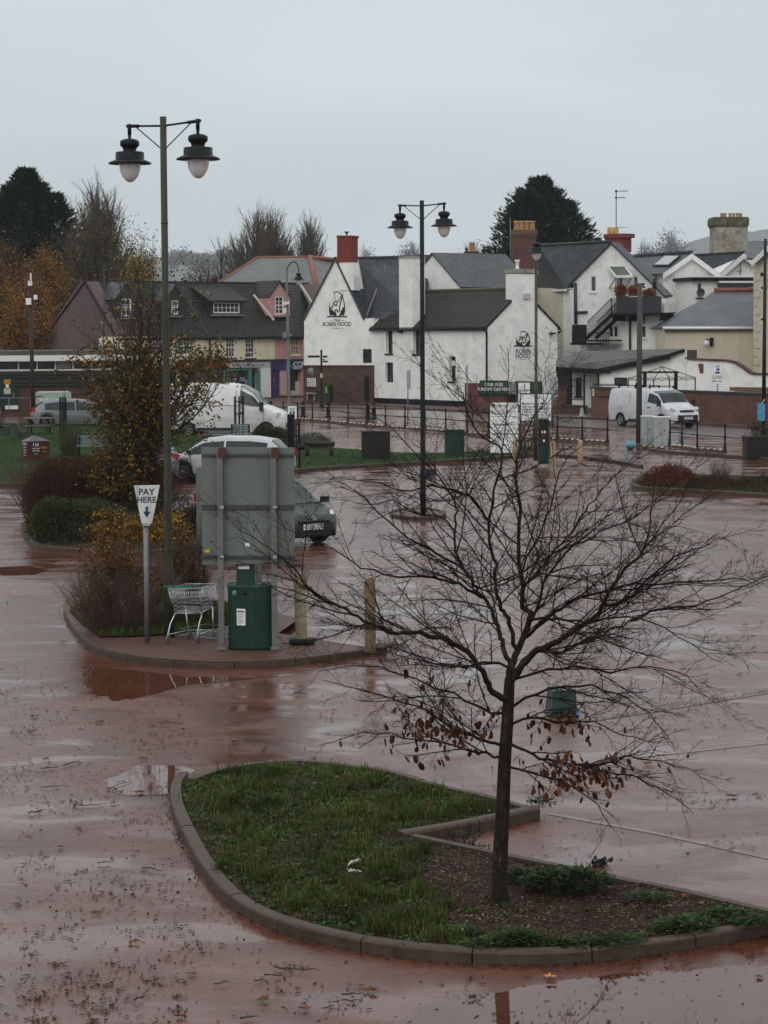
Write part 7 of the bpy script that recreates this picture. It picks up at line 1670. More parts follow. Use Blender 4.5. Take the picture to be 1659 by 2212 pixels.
m.box(c.x-30*k,c.y-.1,.82,c.x+32*k,c.y+.65,.87); m.build('table_top',M_wood,t_)
for dy in (-.45,.95): m=MB(); m.box(c.x-26*k,c.y+dy-.12,.5,c.x+30*k,c.y+dy+.12,.54); m.build('bench_seat',M_wood,t_)
for dx in (-20,20): m=MB(); bar(m,c+V((dx*k,-.4,0)),c+V((dx*k,.1,.7)),.08,.08); bar(m,c+V((dx*k,.95,0)),c+V((dx*k,.45,.7)),.08,.08); bar(m,c+V((dx*k,-.5,.42)),c+V((dx*k,1.05,.42)),.06,.08); m.build('leg_frame',M_dwood,t_)
for i,(u0,u1,v0,v1,vb,lbl) in enumerate(((25,40,914,944,946,'dark leaning concrete seat end nearest the picnic table'),(2,20,916,940,946,'dark tapered concrete block at the left edge'))):
    a=gp((u0+u1)/2,v1+6 if i==0 else v1,.11); Y=a.y; t_=thing('concrete_seat',lbl,'seat',a); m=MB()
    if i==0: m.prism([at(25,915,Y),at(35,914,Y),at(47,946,Y),at(36,947,Y)],V((0,.5,0))); m.prism([at(40,932,Y),at(55,932,Y),at(52,940,Y),at(44,946,Y)],V((0,.5,0)))
    else: m.prism([at(-8,920,Y),at(20,921,Y),at(14,942,Y),at(4,942,Y)],V((0,.5,0))); m.prism([at(-10,904,Y),at(1,905,Y),at(6,925,Y),at(-10,925,Y)],V((0,.5,0)))
    m.build('block',mat('dark_wet_concrete',(.035,.036,.034),.6,.3,4),t_)
# poster kiosk (wooden box with notices)
a=gp(46,995,.11); Y=a.y; k=Y/F; t_=thing('poster_kiosk','dark red box kiosk covered with notices on the lawn','kiosk',gp(75,995,.11)); zt=at(60,953,Y).z
p0=V((at(46,990,Y).x,Y+.1,.11)); p1=V((at(63,990,Y).x,Y-.25,.11)); p2=V((at(107,990,Y).x,Y+.05,.11)); p3=p0+(p2-p1)
m=MB(); m.prism([p0,p1,p2,p3],V((0,0,zt-.11))); m.build('box',mat('dark_red_box',(.055,.012,.012),.45,.4,5),t_); m=MB(); cc=(p0+p1+p2+p3)/4; ap_=V((cc.x,cc.y,zt+.22)); cr=[V((cc.x+(p.x-cc.x)*1.06,cc.y+(p.y-cc.y)*1.06,zt+.001)) for p in (p0,p1,p2,p3)]
for i in range(4): m.add([cr[i],cr[(i+1)%4],ap_],[(0,1,2)])
m.add(cr,[(3,2,1,0)]); m.build('pyramid_roof',mat('lead_grey_roof',(.10,.09,.10),.4,.3),t_)
def facetext(A_,B_,lines,mt,nm):
    x=(B_-A_).normalized(); n=V((x.y,-x.x,0)); m=MB(); 
    for s,fx,z,sz in lines: text(m,s,sz,A_+(B_-A_)*fx+V((0,0,z))+n*.006,x,n,bold=.01)
    m.build(nm,mt,t_)
facetext(p0,p1,[('I Nu',.5,.62,.15),('menus',.5,.50,.07),('notices',.5,.40,.07),('events',.5,.30,.07),('open',.5,.21,.06)],M_sign,'lettering'); facetext(p1,p2,[('I H',.36,.58,.17),('craft food',.36,.45,.07),('every day',.36,.37,.07),('till six',.36,.24,.05)],M_sign,'lettering'); facetext(p1,p2,[('VITAL',.74,.47,.09),('news',.78,.34,.08)],mat('yellow_print',(.5,.38,.03),.5,.1),'lettering')
# tree guards
def guard(label,u,vb,vt,wpx,sap=True,z0=.11):
    g=gp(u,vb,z0); Y=g.y; k=Y/F; H=at(u,vt,Y).z; r=wpx*k/2; t_=thing('tree_guard',label,'tree guard',g,'black iron tree guards'); m=MB()
    for i in range(8): a=i*math.pi/4; d=V((math.cos(a)*r,math.sin(a)*r,0)); m.obox(g+d*.85+V((0,0,(H-z0)/2)),(.022,0,0),(0,.008,0),(0,0,(H-z0)/2))
    m.build('bars',M_black,t_)
    for zz in (.3,(H-z0)*.55,(H-z0)*.86): m=MB(); m.lathe(g+V((0,0,zz)),[(r*.87,0),(r*.9,0),(r*.9,.04),(r*.87,.04)],16); m.build('hoop',M_black,t_)
    if sap:
        t2=thing('sapling','leafless young sapling inside the tree guard in front of the van' if u>400 else 'leafless sapling between thin stakes on the left lawn','tree',g+V((0,0,.0))); m=MB(); rng=random.Random(int(u)); p=wander(g,V((.02,0,1)),H*1.35-z0,6,rng,.03); m.tube(p,[.025,.02,.016,.012,.009,.006,.003],5,cap=False)
        for q in p[2:]:
            for _ in range(4): s=wander(q,V((rng.gauss(0,.5),rng.gauss(0,.5),1)),.5,3,rng,.1); m.tube(s,[.006,.005,.003,.002],3,cap=False)
        m.build('stem',M_twig,t2)
guard('black iron tree guard in front of the high roofed white van',517,943,856,24)
guard('black iron tree guard next to the notice pole by the log rail',640,990,905,18,False)
guard('tall black stakes round a sapling in front of the parked grey car',137,945,858,16)
g=gp(647,1010,.11); t_=thing('black_post','thin black post with a small round bin head on the lawn','post',g); m=MB(); Y=g.y; m.tube([g,at(647,960,Y)],.035,8); m.build('post',M_black,t_); m=MB(); m.lathe(at(650,966,Y)+V((.02,0,0)),[(0,-.1),(.1,-.09),(.12,0),(.1,.1),(0,.11)],10); m.build('bin_head',M_black,t_)
g=gp(629,985,.11); t_=thing('litter_bin','tall black bin post under the white notice','bin',g); m=MB(); Y=g.y; m.box(g.x-.14,Y,.11,g.x+.14,Y+.28,at(629,895,Y).z); m.build('bin_body',M_black,t_,bevel=.02)
# log rail
a=gp(655,985,.11); b=gp(723,985,.11); t_=thing('log_rail','low log rail on short posts beside the lavender','rail',(a+b)/2); m=MB(); za=at(690,957,a.y).z; m.tube([V((a.x,a.y,za)),V((b.x,b.y,za-.03))],.09,10); m.build('log',M_dwood,t_)
for u in (664,716): p=gp(u,985,.11); m=MB(); m.tube([p,V((p.x,p.y,za-.05))],.08,10); m.build('short_post',M_dwood,t_)
# finger small shop pole plants are skipped; green crate and litter on the tarmac
t_=thing('green_crate','upturned dark green plastic crate behind the tree trunk','crate',gp(1219,1552)); g=gp(1219,1548); k=g.y/F; H=.31; hw=33*k*.9; m=MB(); xx=V((math.cos(.12),math.sin(.12),0)); yy=V((-xx.y,xx.x,0))
bot=[g+xx*(hw*i)+yy*(.19+.22*j) for i,j in((-1,-1),(1,-1),(1,1),(-1,1))]; tp_=[g+xx*(hw*.86*i)+yy*(.19+.18*j)+V((0,0,H)) for i,j in((-1,-1),(1,-1),(1,1),(-1,1))]
m.add(bot+tp_,[(0,1,5,4),(1,2,6,5),(2,3,7,6),(3,0,4,7),(4,5,6,7)]); M_cr=mat('crate_green',(.016,.04,.03),.3,.3,9); m.build('crate_shell',M_cr,t_,bevel=.012)
m=MB(); 
for i in range(4): a,b=bot[i],bot[(i+1)%4]; m.tube([a+V((0,0,.012)),b+V((0,0,.012))],.014,6); a,b=tp_[i],tp_[(i+1)%4]; m.tube([a,b],.008,6)
for f in (.25,.5,.75): m.tube([tp_[0].lerp(tp_[1],f)+V((0,0,.004)),tp_[3].lerp(tp_[2],f)+V((0,0,.004))],.006,5)
m.build('rim',M_cr,t_); m=MB(); a=bot[1].lerp(tp_[1],.12); b=bot[2].lerp(tp_[2],.12); c_=bot[2].lerp(tp_[2],.42); d_=bot[1].lerp(tp_[1],.30); m.add([a+xx*.012,b+xx*.012,c_+xx*.012,d_+xx*.012],[(0,1,2,3)]); a=bot[0].lerp(bot[1],.86); m.add([a+V((0,-.008,.02)),bot[1]+V((.0,-.008,.02)),bot[1].lerp(tp_[1],.3)+V((0,-.008,0)),a+V((0,-.008,.03))],[(0,1,2,3)]); m.build('blue_sticker',mat('bright_blue',(.04,.16,.40),.4,.2),t_)
t_=thing('blue_crate','small dark blue box lying behind the middle lamp post','crate',gp(930,1030)); g=gp(930,1028); k=g.y/F; m=MB(); m.obox(g+V((0,.2,.12)),V((11*k,.05,0)),V((-.03,.17,0)),V((0,0,.11))); m.build('box_body',mat('dark_navy_plastic',(.015,.022,.06),.4,.4,9),t_,bevel=.02); m=MB(); m.tube([g+V((-.1,.1,.23)),g+V((-.06,.1,.42))],.01,5); m.build('handle',M_black,t_)
t_=thing('twig_ball','tangled dark ball of twigs at the tip of the pay machine island','twigs',gp(848,1418)); m=MB(); rng=random.Random(4); g=gp(850,1416); 
for _ in range(90): a=rng.uniform(0,6.283); m.tube(wander(g+V((rng.gauss(0,.16),rng.gauss(0,.08),rng.uniform(.0,.16))),V((math.cos(a),math.sin(a),rng.uniform(-.2,.9))),.25,5,rng,.35),.0035,3,cap=False)
m.build('twigs',M_dtwig,t_)
t_=thing('plastic_bottle','crumpled pale bottle lying in the grass of the front island','bottle',gp(770,1870,.1)); a=gp(752,1869,.125);b=gp(776,1858,.13); m=MB(); m.tube(smooth_path([a,a.lerp(b,.3)+V((0,0,.012)),a.lerp(b,.7),b],3),[.009]*3+[.018]*7,10); m.build('bottle_body',mat('pale_plastic',(.5,.42,.33),.4,.2,20),t_)
t_=thing('paper_scrap','crumpled white scrap below the pale bottle in the grass','litter',gp(760,1888,.1)); m=MB(); rng=random.Random(2); c=gp(762,1882,.13)
for _ in range(14): m.leaf(c+V((rng.gauss(0,.022),rng.gauss(0,.015),rng.random()*.02)),V((rng.gauss(0,1),rng.gauss(0,1),rng.gauss(0,1))),V((0,0,1)),.035,.025)
m.build('scrap',M_wht,t_)
t_=thing('red_litter','small bright red crumpled wrapper at the back edge of the front island','litter',gp(1478,1935,.1)); m=MB(); c=gp(1478,1935,.12)
for _ in range(12): m.leaf(c+V((rng.gauss(0,.03),rng.gauss(0,.012),rng.random()*.012)),V((rng.gauss(0,1),rng.gauss(0,1),rng.gauss(0,.3))),V((0,0,1)),.03,.025)
m.build('wrapper',mat('bright_red',(.35,.015,.02),.5,.2),t_)
t_=thing('dark_clod','dark lump of wet debris on the tarmac behind the weeds','debris',gp(1294,1872)); m=MB(); c=gp(1294,1870)
for _ in range(60): m.leaf(c+V((rng.gauss(0,.045),rng.gauss(0,.04),rng.random()*.05)),V((rng.gauss(0,1),rng.gauss(0,1),rng.gauss(0,1))),V((0,0,1)),.05,.04)
m.build('clod',mat('black_mud',(.012,.009,.008),.8,.3),t_)
# ---- countable fallen leaves, sticks
L_fall=leafmat('fallen_leaf',[(.11,.038,.014),(.07,.024,.012),(.16,.06,.02),(.045,.02,.012)],.5,.1)
def bigleaf(u,v,sz,rng,lbl,grp,mt=L_fall):
    c=gp(u,v,.012); t_=thing('fallen_leaf',lbl,'leaf',c,grp); m=MB(); a0=rng.uniform(0,6.28); n=14; vs=[c+V((0,0,.004))]; 
    for i in range(n): a=a0+2*math.pi*i/n; r=sz*(.5+.5*(i%2))*rng.uniform(.7,1.1); vs.append(c+V((math.cos(a)*r,math.sin(a)*r,rng.uniform(0,sz*.35))))
    m.add(vs,[(0,1+i,1+(i+1)%n) for i in range(n)]); m.build('blade',mt,t_)
rng=random.Random(8)
for u,v in ((1645,1342),(1608,1350),(1596,1456),(1565,1568),(1458,1480),(160,1530),(75,1548),(215,1560),(1250,1470),(620,1478),(1150,1450),(860,1500),(500,1628),(505,1604),(570,1618),(350,1600),(310,1640),(130,1830),(208,1973),(290,2035),(480,2040),(415,2104),(390,2195),(780,2130),(800,2140),(570,2160),(660,2180),(1640,2110),(1190,2125),(1090,2045),(690,1650),(300,1712),(245,1735),(1290,1790),(1580,1720),(1400,1650),(1520,1560),(100,1640),(60,1700)):
    bigleaf(u,v,rng.uniform(.035,.085),rng,'single brown fallen leaf lying on the wet tarmac','brown leaves scattered on the wet tarmac')
bigleaf(1187,2110,.06,rng,'bright orange fallen leaf in front of the kerb below the trunk',None,mat('orange_leaf',(.5,.2,.03),.5,.2)); bigleaf(175,1572,.05,rng,'yellow fallen leaf on the tarmac left of the pay machine island puddle',None,mat('yellow_leaf',(.5,.36,.05),.5,.2)); bigleaf(800,1905,.06,rng,'tan fallen leaf lying on the grass near the bottle',None,mat('tan_leaf',(.3,.16,.09),.5,.2)); bigleaf(950,1935,.05,rng,'pinkish brown leaf on the mulch left of the trunk',None,mat('pink_leaf',(.25,.11,.07),.5,.2))
def stick(u,v,L,ang,r,lbl,rng,grp='dead sticks on the wet tarmac'):
    c=gp(u,v,.012); t_=thing('fallen_stick',lbl,'stick',c,grp); m=MB(); d=V((math.cos(ang),math.sin(ang)*1.0,0)); p=[c+d*L*(i/6-.5)+V((-d.y,d.x,0))*rng.gauss(0,L*.05)+V((0,0,r+rng.random()*.01)) for i in range(7)]; m.tube(p,[r,r,r*.9,r*.8,r*.7,r*.5,r*.3],5)
    for _ in range(3): i=rng.randint(1,5); m.tube([p[i],p[i]+d*L*.12*rng.choice((1,-1))+V((-d.y,d.x,.0))*L*.12*rng.choice((1,-1))+V((0,0,.02))],r*.4,3)
    m.build('wood',M_dtwig,t_)
for u,v,L,a in ((138,1388,.28,.1),(35,1510,.22,1.2),(650,1500,.42,.15),(260,1695,.75,.35),(200,1740,.55,.2),(120,1700,.5,.3),(110,1660,.35,.1),(330,1880,.4,-.2),(225,1865,.3,.1),(600,2110,.3,-.4),(720,2170,.4,.4),(560,2120,.2,-.1),(760,2150,.25,.6),(540,2200,.25,0),(155,1650,.5,.25),(80,1755,.3,.2),(640,2095,.5,-.5),(300,2160,.2,.0),(480,2125,.2,.1),(1330,1965,.2,.5)):
    stick(u,v,L*rng.uniform(.4,.75),a+rng.uniform(-.9,.9),rng.uniform(.004,.008),'thin dark stick lying on the wet tarmac',rng)
# fine litter nobody could count
m=MB(); rng=random.Random(99)
def lit(u,v,ls,dark=1):
    p=gp(u,v,.008); a=rng.uniform(0,6.283); 
    if rng.random()<.35: d=V((math.cos(a),math.sin(a),0)); x=V((-d.y,d.x,0))*ls*.10; m.add([p-x,p+d*ls*1.6-x,p+d*ls*1.6+x,p+x,p+d*ls*.8+V((0,0,ls*.15))],[(0,1,4),(1,2,4),(2,3,4),(3,0,4)])
    else: m.leaf(p,V((math.cos(a),math.sin(a),rng.uniform(0,.5))),V((rng.gauss(0,.4),rng.gauss(0,.4),1)),ls,ls*.6)
cl=[]
for _ in range(150): cl.append((rng.uniform(-20,420) if rng.random()<.6 else rng.uniform(300,1659),rng.uniform(1450,2212),rng.uniform(8,40)))
cl+=[(120,1700,70),(230,1690,60),(430,1600,90),(560,1620,70),(300,1560,90),(330,1760,30),(350,1850,40),(360,1950,50),(420,1980,45),(620,2160,80),(720,2150,70),(380,2120,12),(385,2150,10),(380,2180,12),(100,1540,80),(60,1480,60),(480,1520,120),(1150,1760,60),(1330,1880,80),(1400,2085,90),(1500,2065,90),(1200,2095,120)]
for _ in range(6500):
    if rng.random()<.86: c=rng.choice(cl); u=c[0]+rng.gauss(0,c[2]); v=c[1]+rng.gauss(0,c[2]*.45)
    else: u=rng.uniform(-20,1680); v=1180+1040*rng.random()**.7
    if v<1100 or v>2260: continue
    p=gp(u,v,.0); 
    if poly_in((p.x,p.y),I1xy) or poly_in((p.x,p.y),[(q.x,q.y) for q in I2]): continue
    lit(u,v,(.009+.040*rng.random()**2.0)*(1.0 if v>1400 else 1.5))
# along the kerb foot and the drain line
for path,n,o_ in ((front,900,-.06),(isl2f,260,-.06),(step,120,-.08)):
    for _ in range(n):
        i=rng.randrange(len(path)-1); a,b=path[i],path[i+1]; d=(b-a).normalized(); p=a.lerp(b,rng.random())+V((d.y,-d.x,0))*abs(rng.gauss(0,.07))+V((0,0,.008)); aa=rng.uniform(0,6.28); m.leaf(p,V((math.cos(aa),math.sin(aa),.3)),V((rng.gauss(0,.4),rng.gauss(0,.4),1)),rng.uniform(.01,.05),rng.uniform(.008,.022))
for _ in range(420): f=rng.random(); u=1240+430*f; v=1562-72*f; lit(u,v+rng.gauss(0,2.5),rng.uniform(.01,.035))
o=m.build('leaf_litter',leafmat('dark_litter',[(.03,.016,.010),(.06,.026,.015),(.018,.012,.009),(.12,.045,.02),(.04,.022,.014)],.6,0)); tag(o,'fine dark twig and leaf crumbs strewn on the wet tarmac','debris',kind='stuff')
m=MB()
for _ in range(1400):
    q=gfront(rng)
    if q is None: continue
    x,y,s=q; a=rng.uniform(0,6.28); m.leaf(V((x,y,.12+rng.random()*.05)),V((math.cos(a),math.sin(a),rng.uniform(-.1,.4))),V((rng.gauss(0,.5),rng.gauss(0,.5),1)),rng.uniform(.02,.06),rng.uniform(.015,.035))
o=m.build('leaf_litter',leafmat('pale_litter',[(.07,.04,.022),(.11,.07,.045),(.045,.026,.016),(.14,.10,.07)],.6,0)); tag(o,'pale brown leaf scraps caught in the grass','debris',kind='stuff')
# ---------------------------------------------------------------- vehicles
def interp(tab,x):
    if x<=tab[0][0]: return tab[0][1]
    for (a,p),(b,q) in zip(tab,tab[1:]):
        if x<=b:
            f=(x-a)/(b-a); f=f*f*(3-2*f)*.35+f*.65
            return p+(q-p)*f
    return tab[-1][1]
def carpaint(name,c,rough=.3):
    if name in MATS: return MATS[name]
    t=NT(name); t.setp(Base_Color=(*c,1),Roughness=.4,Coat_Weight=.45,Coat_Roughness=.08,Specular_IOR_Level=.5); co=t.co('Object',(1,1,2)); n=t.noise(co,2.5,5); r=t.ramp(n,0,[(.35,sc(c,1.04)),(.75,sc(c,.82))]); t.tob(r,'Base Color'); MATS[name]=t.m; return t.m
M_wheel=mat('alloy_wheel',(.28,.29,.30),.35,.2,9,metal=.7); M_plastic=mat('black_car_plastic',(.015,.015,.016),.5,.2,6)
def vehicle(name,label,loc,rot,p,grp=None):
    """p: L,W, bottom z, tables belt(x), roof(x), wbelt(x), wroof(x), wheels (x list), R, glass ranges; x forward, centre at 0"""
    t_=thing(name,label,p.get('cat','car'),loc,grp); t_.rotation_euler=(0,0,rot); LO=V(loc)
    L,W=p['L'],p['W']; N_=p.get('N',72); Rw=p['R']; arch=Rw*1.13
    xs_=[-L/2+L*i/N_ for i in range(N_+1)]
    def sect(x):
        zb=interp(p['bottom'],x)
        for xw in p['wheels']:
            dx=abs(x-xw)
            if dx<arch: zb=max(zb,Rw+math.sqrt(arch*arch-dx*dx))
        zt=interp(p['belt'],x); zr=interp(p['roof'],x); wb=interp(p['wbelt'],x)*W/2; wr=interp(p['wroof'],x)*W/2; wl=interp(p['wlow'],x)*W/2
        zr=max(zr,zt+.01); zb=min(zb,zt-.03)
        pts=[]
        nl,nu,nt_=6,5,6
        for i in range(nl): f=i/nl; z=zb+(zt-zb)*f; pts.append((wl+(wb-wl)*math.sin(f*math.pi/2)**.8+.018*W*math.sin(f*math.pi),z))
        for i in range(nu): f=i/nu; pts.append((wb+(wr-wb)*f+ (wb-wr)*.10*math.sin(f*math.pi),zt+(zr-.05-zt)*f if zr-zt>.12 else zt+(zr-zt)*.5*f))
        ze=pts[-1][1]
        for i in range(nt_+1): f=i/nt_; a=f*math.pi/2; pts.append((wr*math.cos(a)**.75 if f<1 else 0, (zr-.05 if zr-zt>.12 else zt+(zr-zt)*.5)+(.05 if zr-zt>.12 else (zr-zt)*.5)*math.sin(a)**.9))
        return pts,zb
    rows=[];ids=[]
    body=MB(); glass=MB(); und=MB()
    S_=[sect(x) for x in xs_]; K=len(S_[0][0])
    def P3(i,j,sg,off=0.): 
        y,z=S_[i][0][j]; return V((xs_[i],y*sg,z))
    side_g=p.get('side_glass',[]); top_g=p.get('top_glass',[])
    for sg in(1,-1):
        vs=[];fs=[]
        for i in range(N_+1):
            for j in range(K): vs.append(P3(i,j,sg))
        gf=[]
        for i in range(N_):
            xm=(xs_[i]+xs_[i+1])/2
            for j in range(K-1):
                f=(i*K+j,(i+1)*K+j,(i+1)*K+j+1,i*K+j+1)
                if sg>0: f=f[::-1]
                isg=False
                if 6<=j<=9 or (j==10): 
                    for (a,b,jt) in side_g:
                        if a<xm<b and (S_[i][0][10][1]-S_[i][0][6][1])>.10 and 6<=j<=jt: isg=True
                if j>=11:
                    for (a,b) in top_g:
                        if a<xm<b: isg=True
                (gf if isg else fs).append(f)
        body.add(vs,fs,True); glass.add(vs,gf,True)
    # end caps
    for i,flip in ((0,False),(N_,True)):
        ring=[P3(i,j,1) for j in range(K)]+[P3(i,j,-1) for j in range(K-2,-1,-1)]
        body.add(ring,[tuple(range(len(ring))) if not flip else tuple(range(len(ring)-1,-1,-1))])
    vs=[];fs=[]
    for i in range(N_+1): y=S_[i][0][0][0]; z=S_[i][1]; vs+=[V((xs_[i],y,z)),V((xs_[i],-y,z))]
    for i in range(N_): fs.append((2*i,2*i+1,2*i+3,2*i+2))
    und.add(vs,fs)
    def put(mb,nm,m_,par=t_): 
        me=mb.build(nm,m_,None,base=(0,0,0)); me.parent=par; return me
    bo=put(body,'body',p['paint']); put(glass,'windows',GLC); put(und,'underside',M_rub)
    for xw in p['wheels']:
        for sg in(1,-1):
            yy=W/2*interp(p['wlow'],xw)-.03; c=V((xw,yy*sg,Rw)); wd=.2
            ax=Matrix.Rotation(-sg*math.pi/2,3,'X')
            m=MB(); m.lathe(c,[(Rw*.62,.0),(Rw*.66,.02),(Rw*.93,.02),(Rw,-.03),(Rw,-wd+.03),(Rw*.93,-wd),(0,-wd)],28,ax); w_=put(m,'wheel',M_rub)
            m=MB(); m.lathe(c,[(0,.012),(Rw*.14,.012),(Rw*.16,-.02),(Rw*.2,-.03)],20,ax); m.lathe(c,[(Rw*.56,-.03),(Rw*.6,.012),(Rw*.64,.012),(Rw*.64,-.0)],28,ax)
            for k in range(p.get('spokes',5)):
                a=2*math.pi*k/p.get('spokes',5)+.3; d=ax@V((math.cos(a),math.sin(a),0)); n_=ax@V((0,0,1)); s_=d.cross(n_); m.obox(c+d*Rw*.36-n_*.012,d*Rw*.24,s_*Rw*.065,n_*.014)
            r_=put(m,'rim',M_wheel,w_)
            m=MB(); m.lathe(c,[(0,-.06),(Rw*.6,-.06)],24,ax); put(m,'brake_disc',M_black,w_)
    return t_,put
def box3(mb,c,h,rz=0,rx=0,ry=0):
    Mx=Matrix.Rotation(rz,3,'Z')@Matrix.Rotation(ry,3,'Y')@Matrix.Rotation(rx,3,'X'); mb.obox(c,Mx@V((h[0],0,0)),Mx@V((0,h[1],0)),Mx@V((0,0,h[2])))
def hatch(L,W,H,paint,**k):
    h=L/2
    return dict(L=L,W=W,R=k.get('R',.31),paint=paint,spokes=k.get('spokes',5),
      bottom=[(-h,.42),(-h+.12,.24),(h-.15,.20),(h,.36)],
      belt=[(-h,.72),(-h+.08,.86),(-h+.4,.93),(0,.90),(h*.42,.88),(h-.45,.80),(h-.08,.66),(h,.52)],
      roof=[(-h,.74),(-h+.07,.95),(-h+.55,H-.10),(-h+1.2,H-.01),(0,H),(.18*L-.15,H-.07),(.18*L+.62,.93),(h-.5,.86),(h-.1,.70),(h,.55)],
      wbelt=[(-h,.74),(-h+.1,.88),(-h+.45,.96),(0,1.),(h-.6,.95),(h-.15,.80),(h,.62)],
      wroof=[(-h,.5),(-h+.1,.66),(-h+.6,.68),(0,.70),(.18*L-.1,.68),(.18*L+.62,.72),(h-.4,.68),(h,.4)],
      wlow=[(-h,.72),(-h+.12,.88),(-h+.5,.95),(h-.55,.94),(h-.15,.82),(h,.62)],
      wheels=(-h+.72,h-.80),side_glass=[(-h+.62,-.12,9),(-.04,.18*L+.35,9)],top_glass=[(.18*L-.08,.18*L+.60),(-h+.10,-h+.50)])
def lights(put,L,W,t_,zf=.68,zr=.85,fcol=None):
    h=L/2
    for sg in(1,-1):
        m=MB(); box3(m,V((h-.24,sg*W*.375,zf)),(.13,.055,.035),-sg*.6,0,.32); hl=put(m,'headlight',mat('headlamp_glass',(.45,.48,.5),.08,.2,20))
        m=MB(); box3(m,V((-h+.10,sg*W*.40,zr)),(.06,.09,.10),sg*.35); put(m,'tail_light',mat('tail_red',(.35,.01,.012),.15,.2))
        m=MB(); c=V((.18*L+.30,sg*(W*.5+.07),.97)); box3(m,c,(.05,.09,.065)); put(m,'door_mirror',M_plastic)
# --- dark grey green small car with its front towards us
carpaint('dark_green_grey_paint',(.011,.016,.015)).node_tree.nodes['Principled BSDF'].inputs['Coat Weight'].default_value=.1
sc_car=hatch(3.70,1.74,1.47,carpaint('dark_green_grey_paint',(.011,.016,.015)),R=.33)
g=gp(600,1170); fx=gp(712,1166)
# heading: front to the right and towards the camera
hd=math.radians(-52)
front_pt=gp(672,1180); cpos=V((front_pt.x,front_pt.y,0))-V((math.cos(hd),math.sin(hd),0))*1.72
t_,put=vehicle('parked_car','dark grey green small car half hidden behind the large grey sign back','' or (cpos.x,cpos.y,0),hd,sc_car)
L,W=3.70,1.74; h=L/2
lights(put,L,W,t_,.70,.95)
m=MB(); box3(m,V((h-.08,0,.34)),(.09,.50,.13)); gg=put(m,'lower_grille',M_plastic); bv=gg.modifiers.new('Bevel','BEVEL'); bv.width=.05; bv.segments=3
m=MB(); box3(m,V((h-.02,0,.56)),(.05,.42,.03),0,0,.2); put(m,'upper_grille',M_plastic)
m=MB(); box3(m,V((h+.035,-.05,.45)),(.008,.27,.062)); pl=put(m,'number_plate',mat('white_plate',(.7,.7,.68),.4,.05))
m=MB(); text(m,'CU72 ZJZ',.125,V((h+.045,-.05,.45)),(0,1,0),(1,0,0),bold=.015,squash=.9); put(m,'plate_lettering',M_txt,pl)
m=MB(); 
for rx_,rz_,o_ in ((.085,.055,0),(.055,.026,.012),(.026,.05,0)):
    pts=[V((h-.07+.05,rx_*math.cos(a),.645+o_+rz_*math.sin(a))) for a in [i*math.pi/10 for i in range(20)]]; pts.append(pts[0]); m.tube(pts,.007,5)
put(m,'badge',M_chrome)
m=MB(); box3(m,V((.18*L+.60,.1,.935)),(.02,.6,.006)); put(m,'wiper',M_black)
# --- silver hatchback facing left
hc=hatch(4.22,1.80,1.46,carpaint('silver_white_paint',(.42,.43,.44)),R=.325,spokes=7)
pc=gp(488,1042); cpos=V((pc.x,pc.y+1.0,0)); hd=math.radians(180-9)
t_,put=vehicle('parked_car','silver hatchback facing left behind the tall lamp post and grey sign back',(cpos.x,cpos.y,0),hd,hc)
lights(put,4.3,1.8,t_,.68,.88)
m=MB(); box3(m,V((2.08,0,.38)),(.06,.66,.16)); put(m,'lower_grille',M_plastic)
for x0 in (-.08,-1.0,1.02): m=MB(); box3(m,V((x0,.905,.62)),(.006,.004,.30)); box3(m,V((x0,-.905,.62)),(.006,.004,.30)); put(m,'door_seam',M_black)
m=MB(); box3(m,V((.30,.92,.86)),(.09,.012,.014)); put(m,'door_handle',M_plastic); m=MB(); box3(m,V((.05,.88,.16+.06)),(1.1,.03,.05)); put(m,'sill_trim',M_plastic)
# --- grey estate far left seen from behind
ec=hatch(4.5,1.85,1.48,carpaint('dim_silver_paint',(.14,.15,.16)),R=.34)
pc=gp(160,925); t_,put=vehicle('parked_car','dim grey car with a yellow rear plate beyond the sapling stakes',(pc.x,pc.y+.9,0),math.radians(12),ec); lights(put,4.6,1.85,t_,.7,.95)
m=MB(); box3(m,V((-2.31,-.35,.72)),(.012,.26,.06)); put(m,'number_plate',mat('yellow_plate',(.6,.33,.03),.4,.05)); m=MB(); box3(m,V((-1.92,0,1.60)),(.16,.56,.02),0,0,-.1); put(m,'roof_spoiler',M_black)
# --- blue grey car mostly hidden by the autumn tree
bc_=hatch(4.1,1.75,1.46,carpaint('blue_grey_paint',(.16,.20,.24)),R=.32)
pc=gp(300,1048); t_,put=vehicle('parked_car','blue grey car with a red tail light mostly hidden behind the autumn tree',(pc.x,pc.y+1.9,0),math.radians(104),bc_); lights(put,4.1,1.75,t_,.68,.88)
# --- emergency vehicle sliver at the left edge
t_,put=vehicle('parked_car','sliver of a dark car with yellow and red rear marking at the left edge',(at(-20,900,118).x-1.9,119,0),math.radians(186),hatch(4.4,1.85,1.6,carpaint('edge_car_paint',(.05,.05,.055)),R=.33)); lights(put,4.4,1.85,t_,.7,.9)
m=MB(); box3(m,V((-2.16,.55,.95)),(.02,.22,.2)); put(m,'yellow_marking',mat('hi_vis_yellow',(.6,.5,.03),.4,.1)); m=MB(); box3(m,V((-2.185,.6,.95)),(.004,.05,.2),0,.5); put(m,'red_marking',mat('hi_vis_red',(.45,.02,.02),.4,.1))
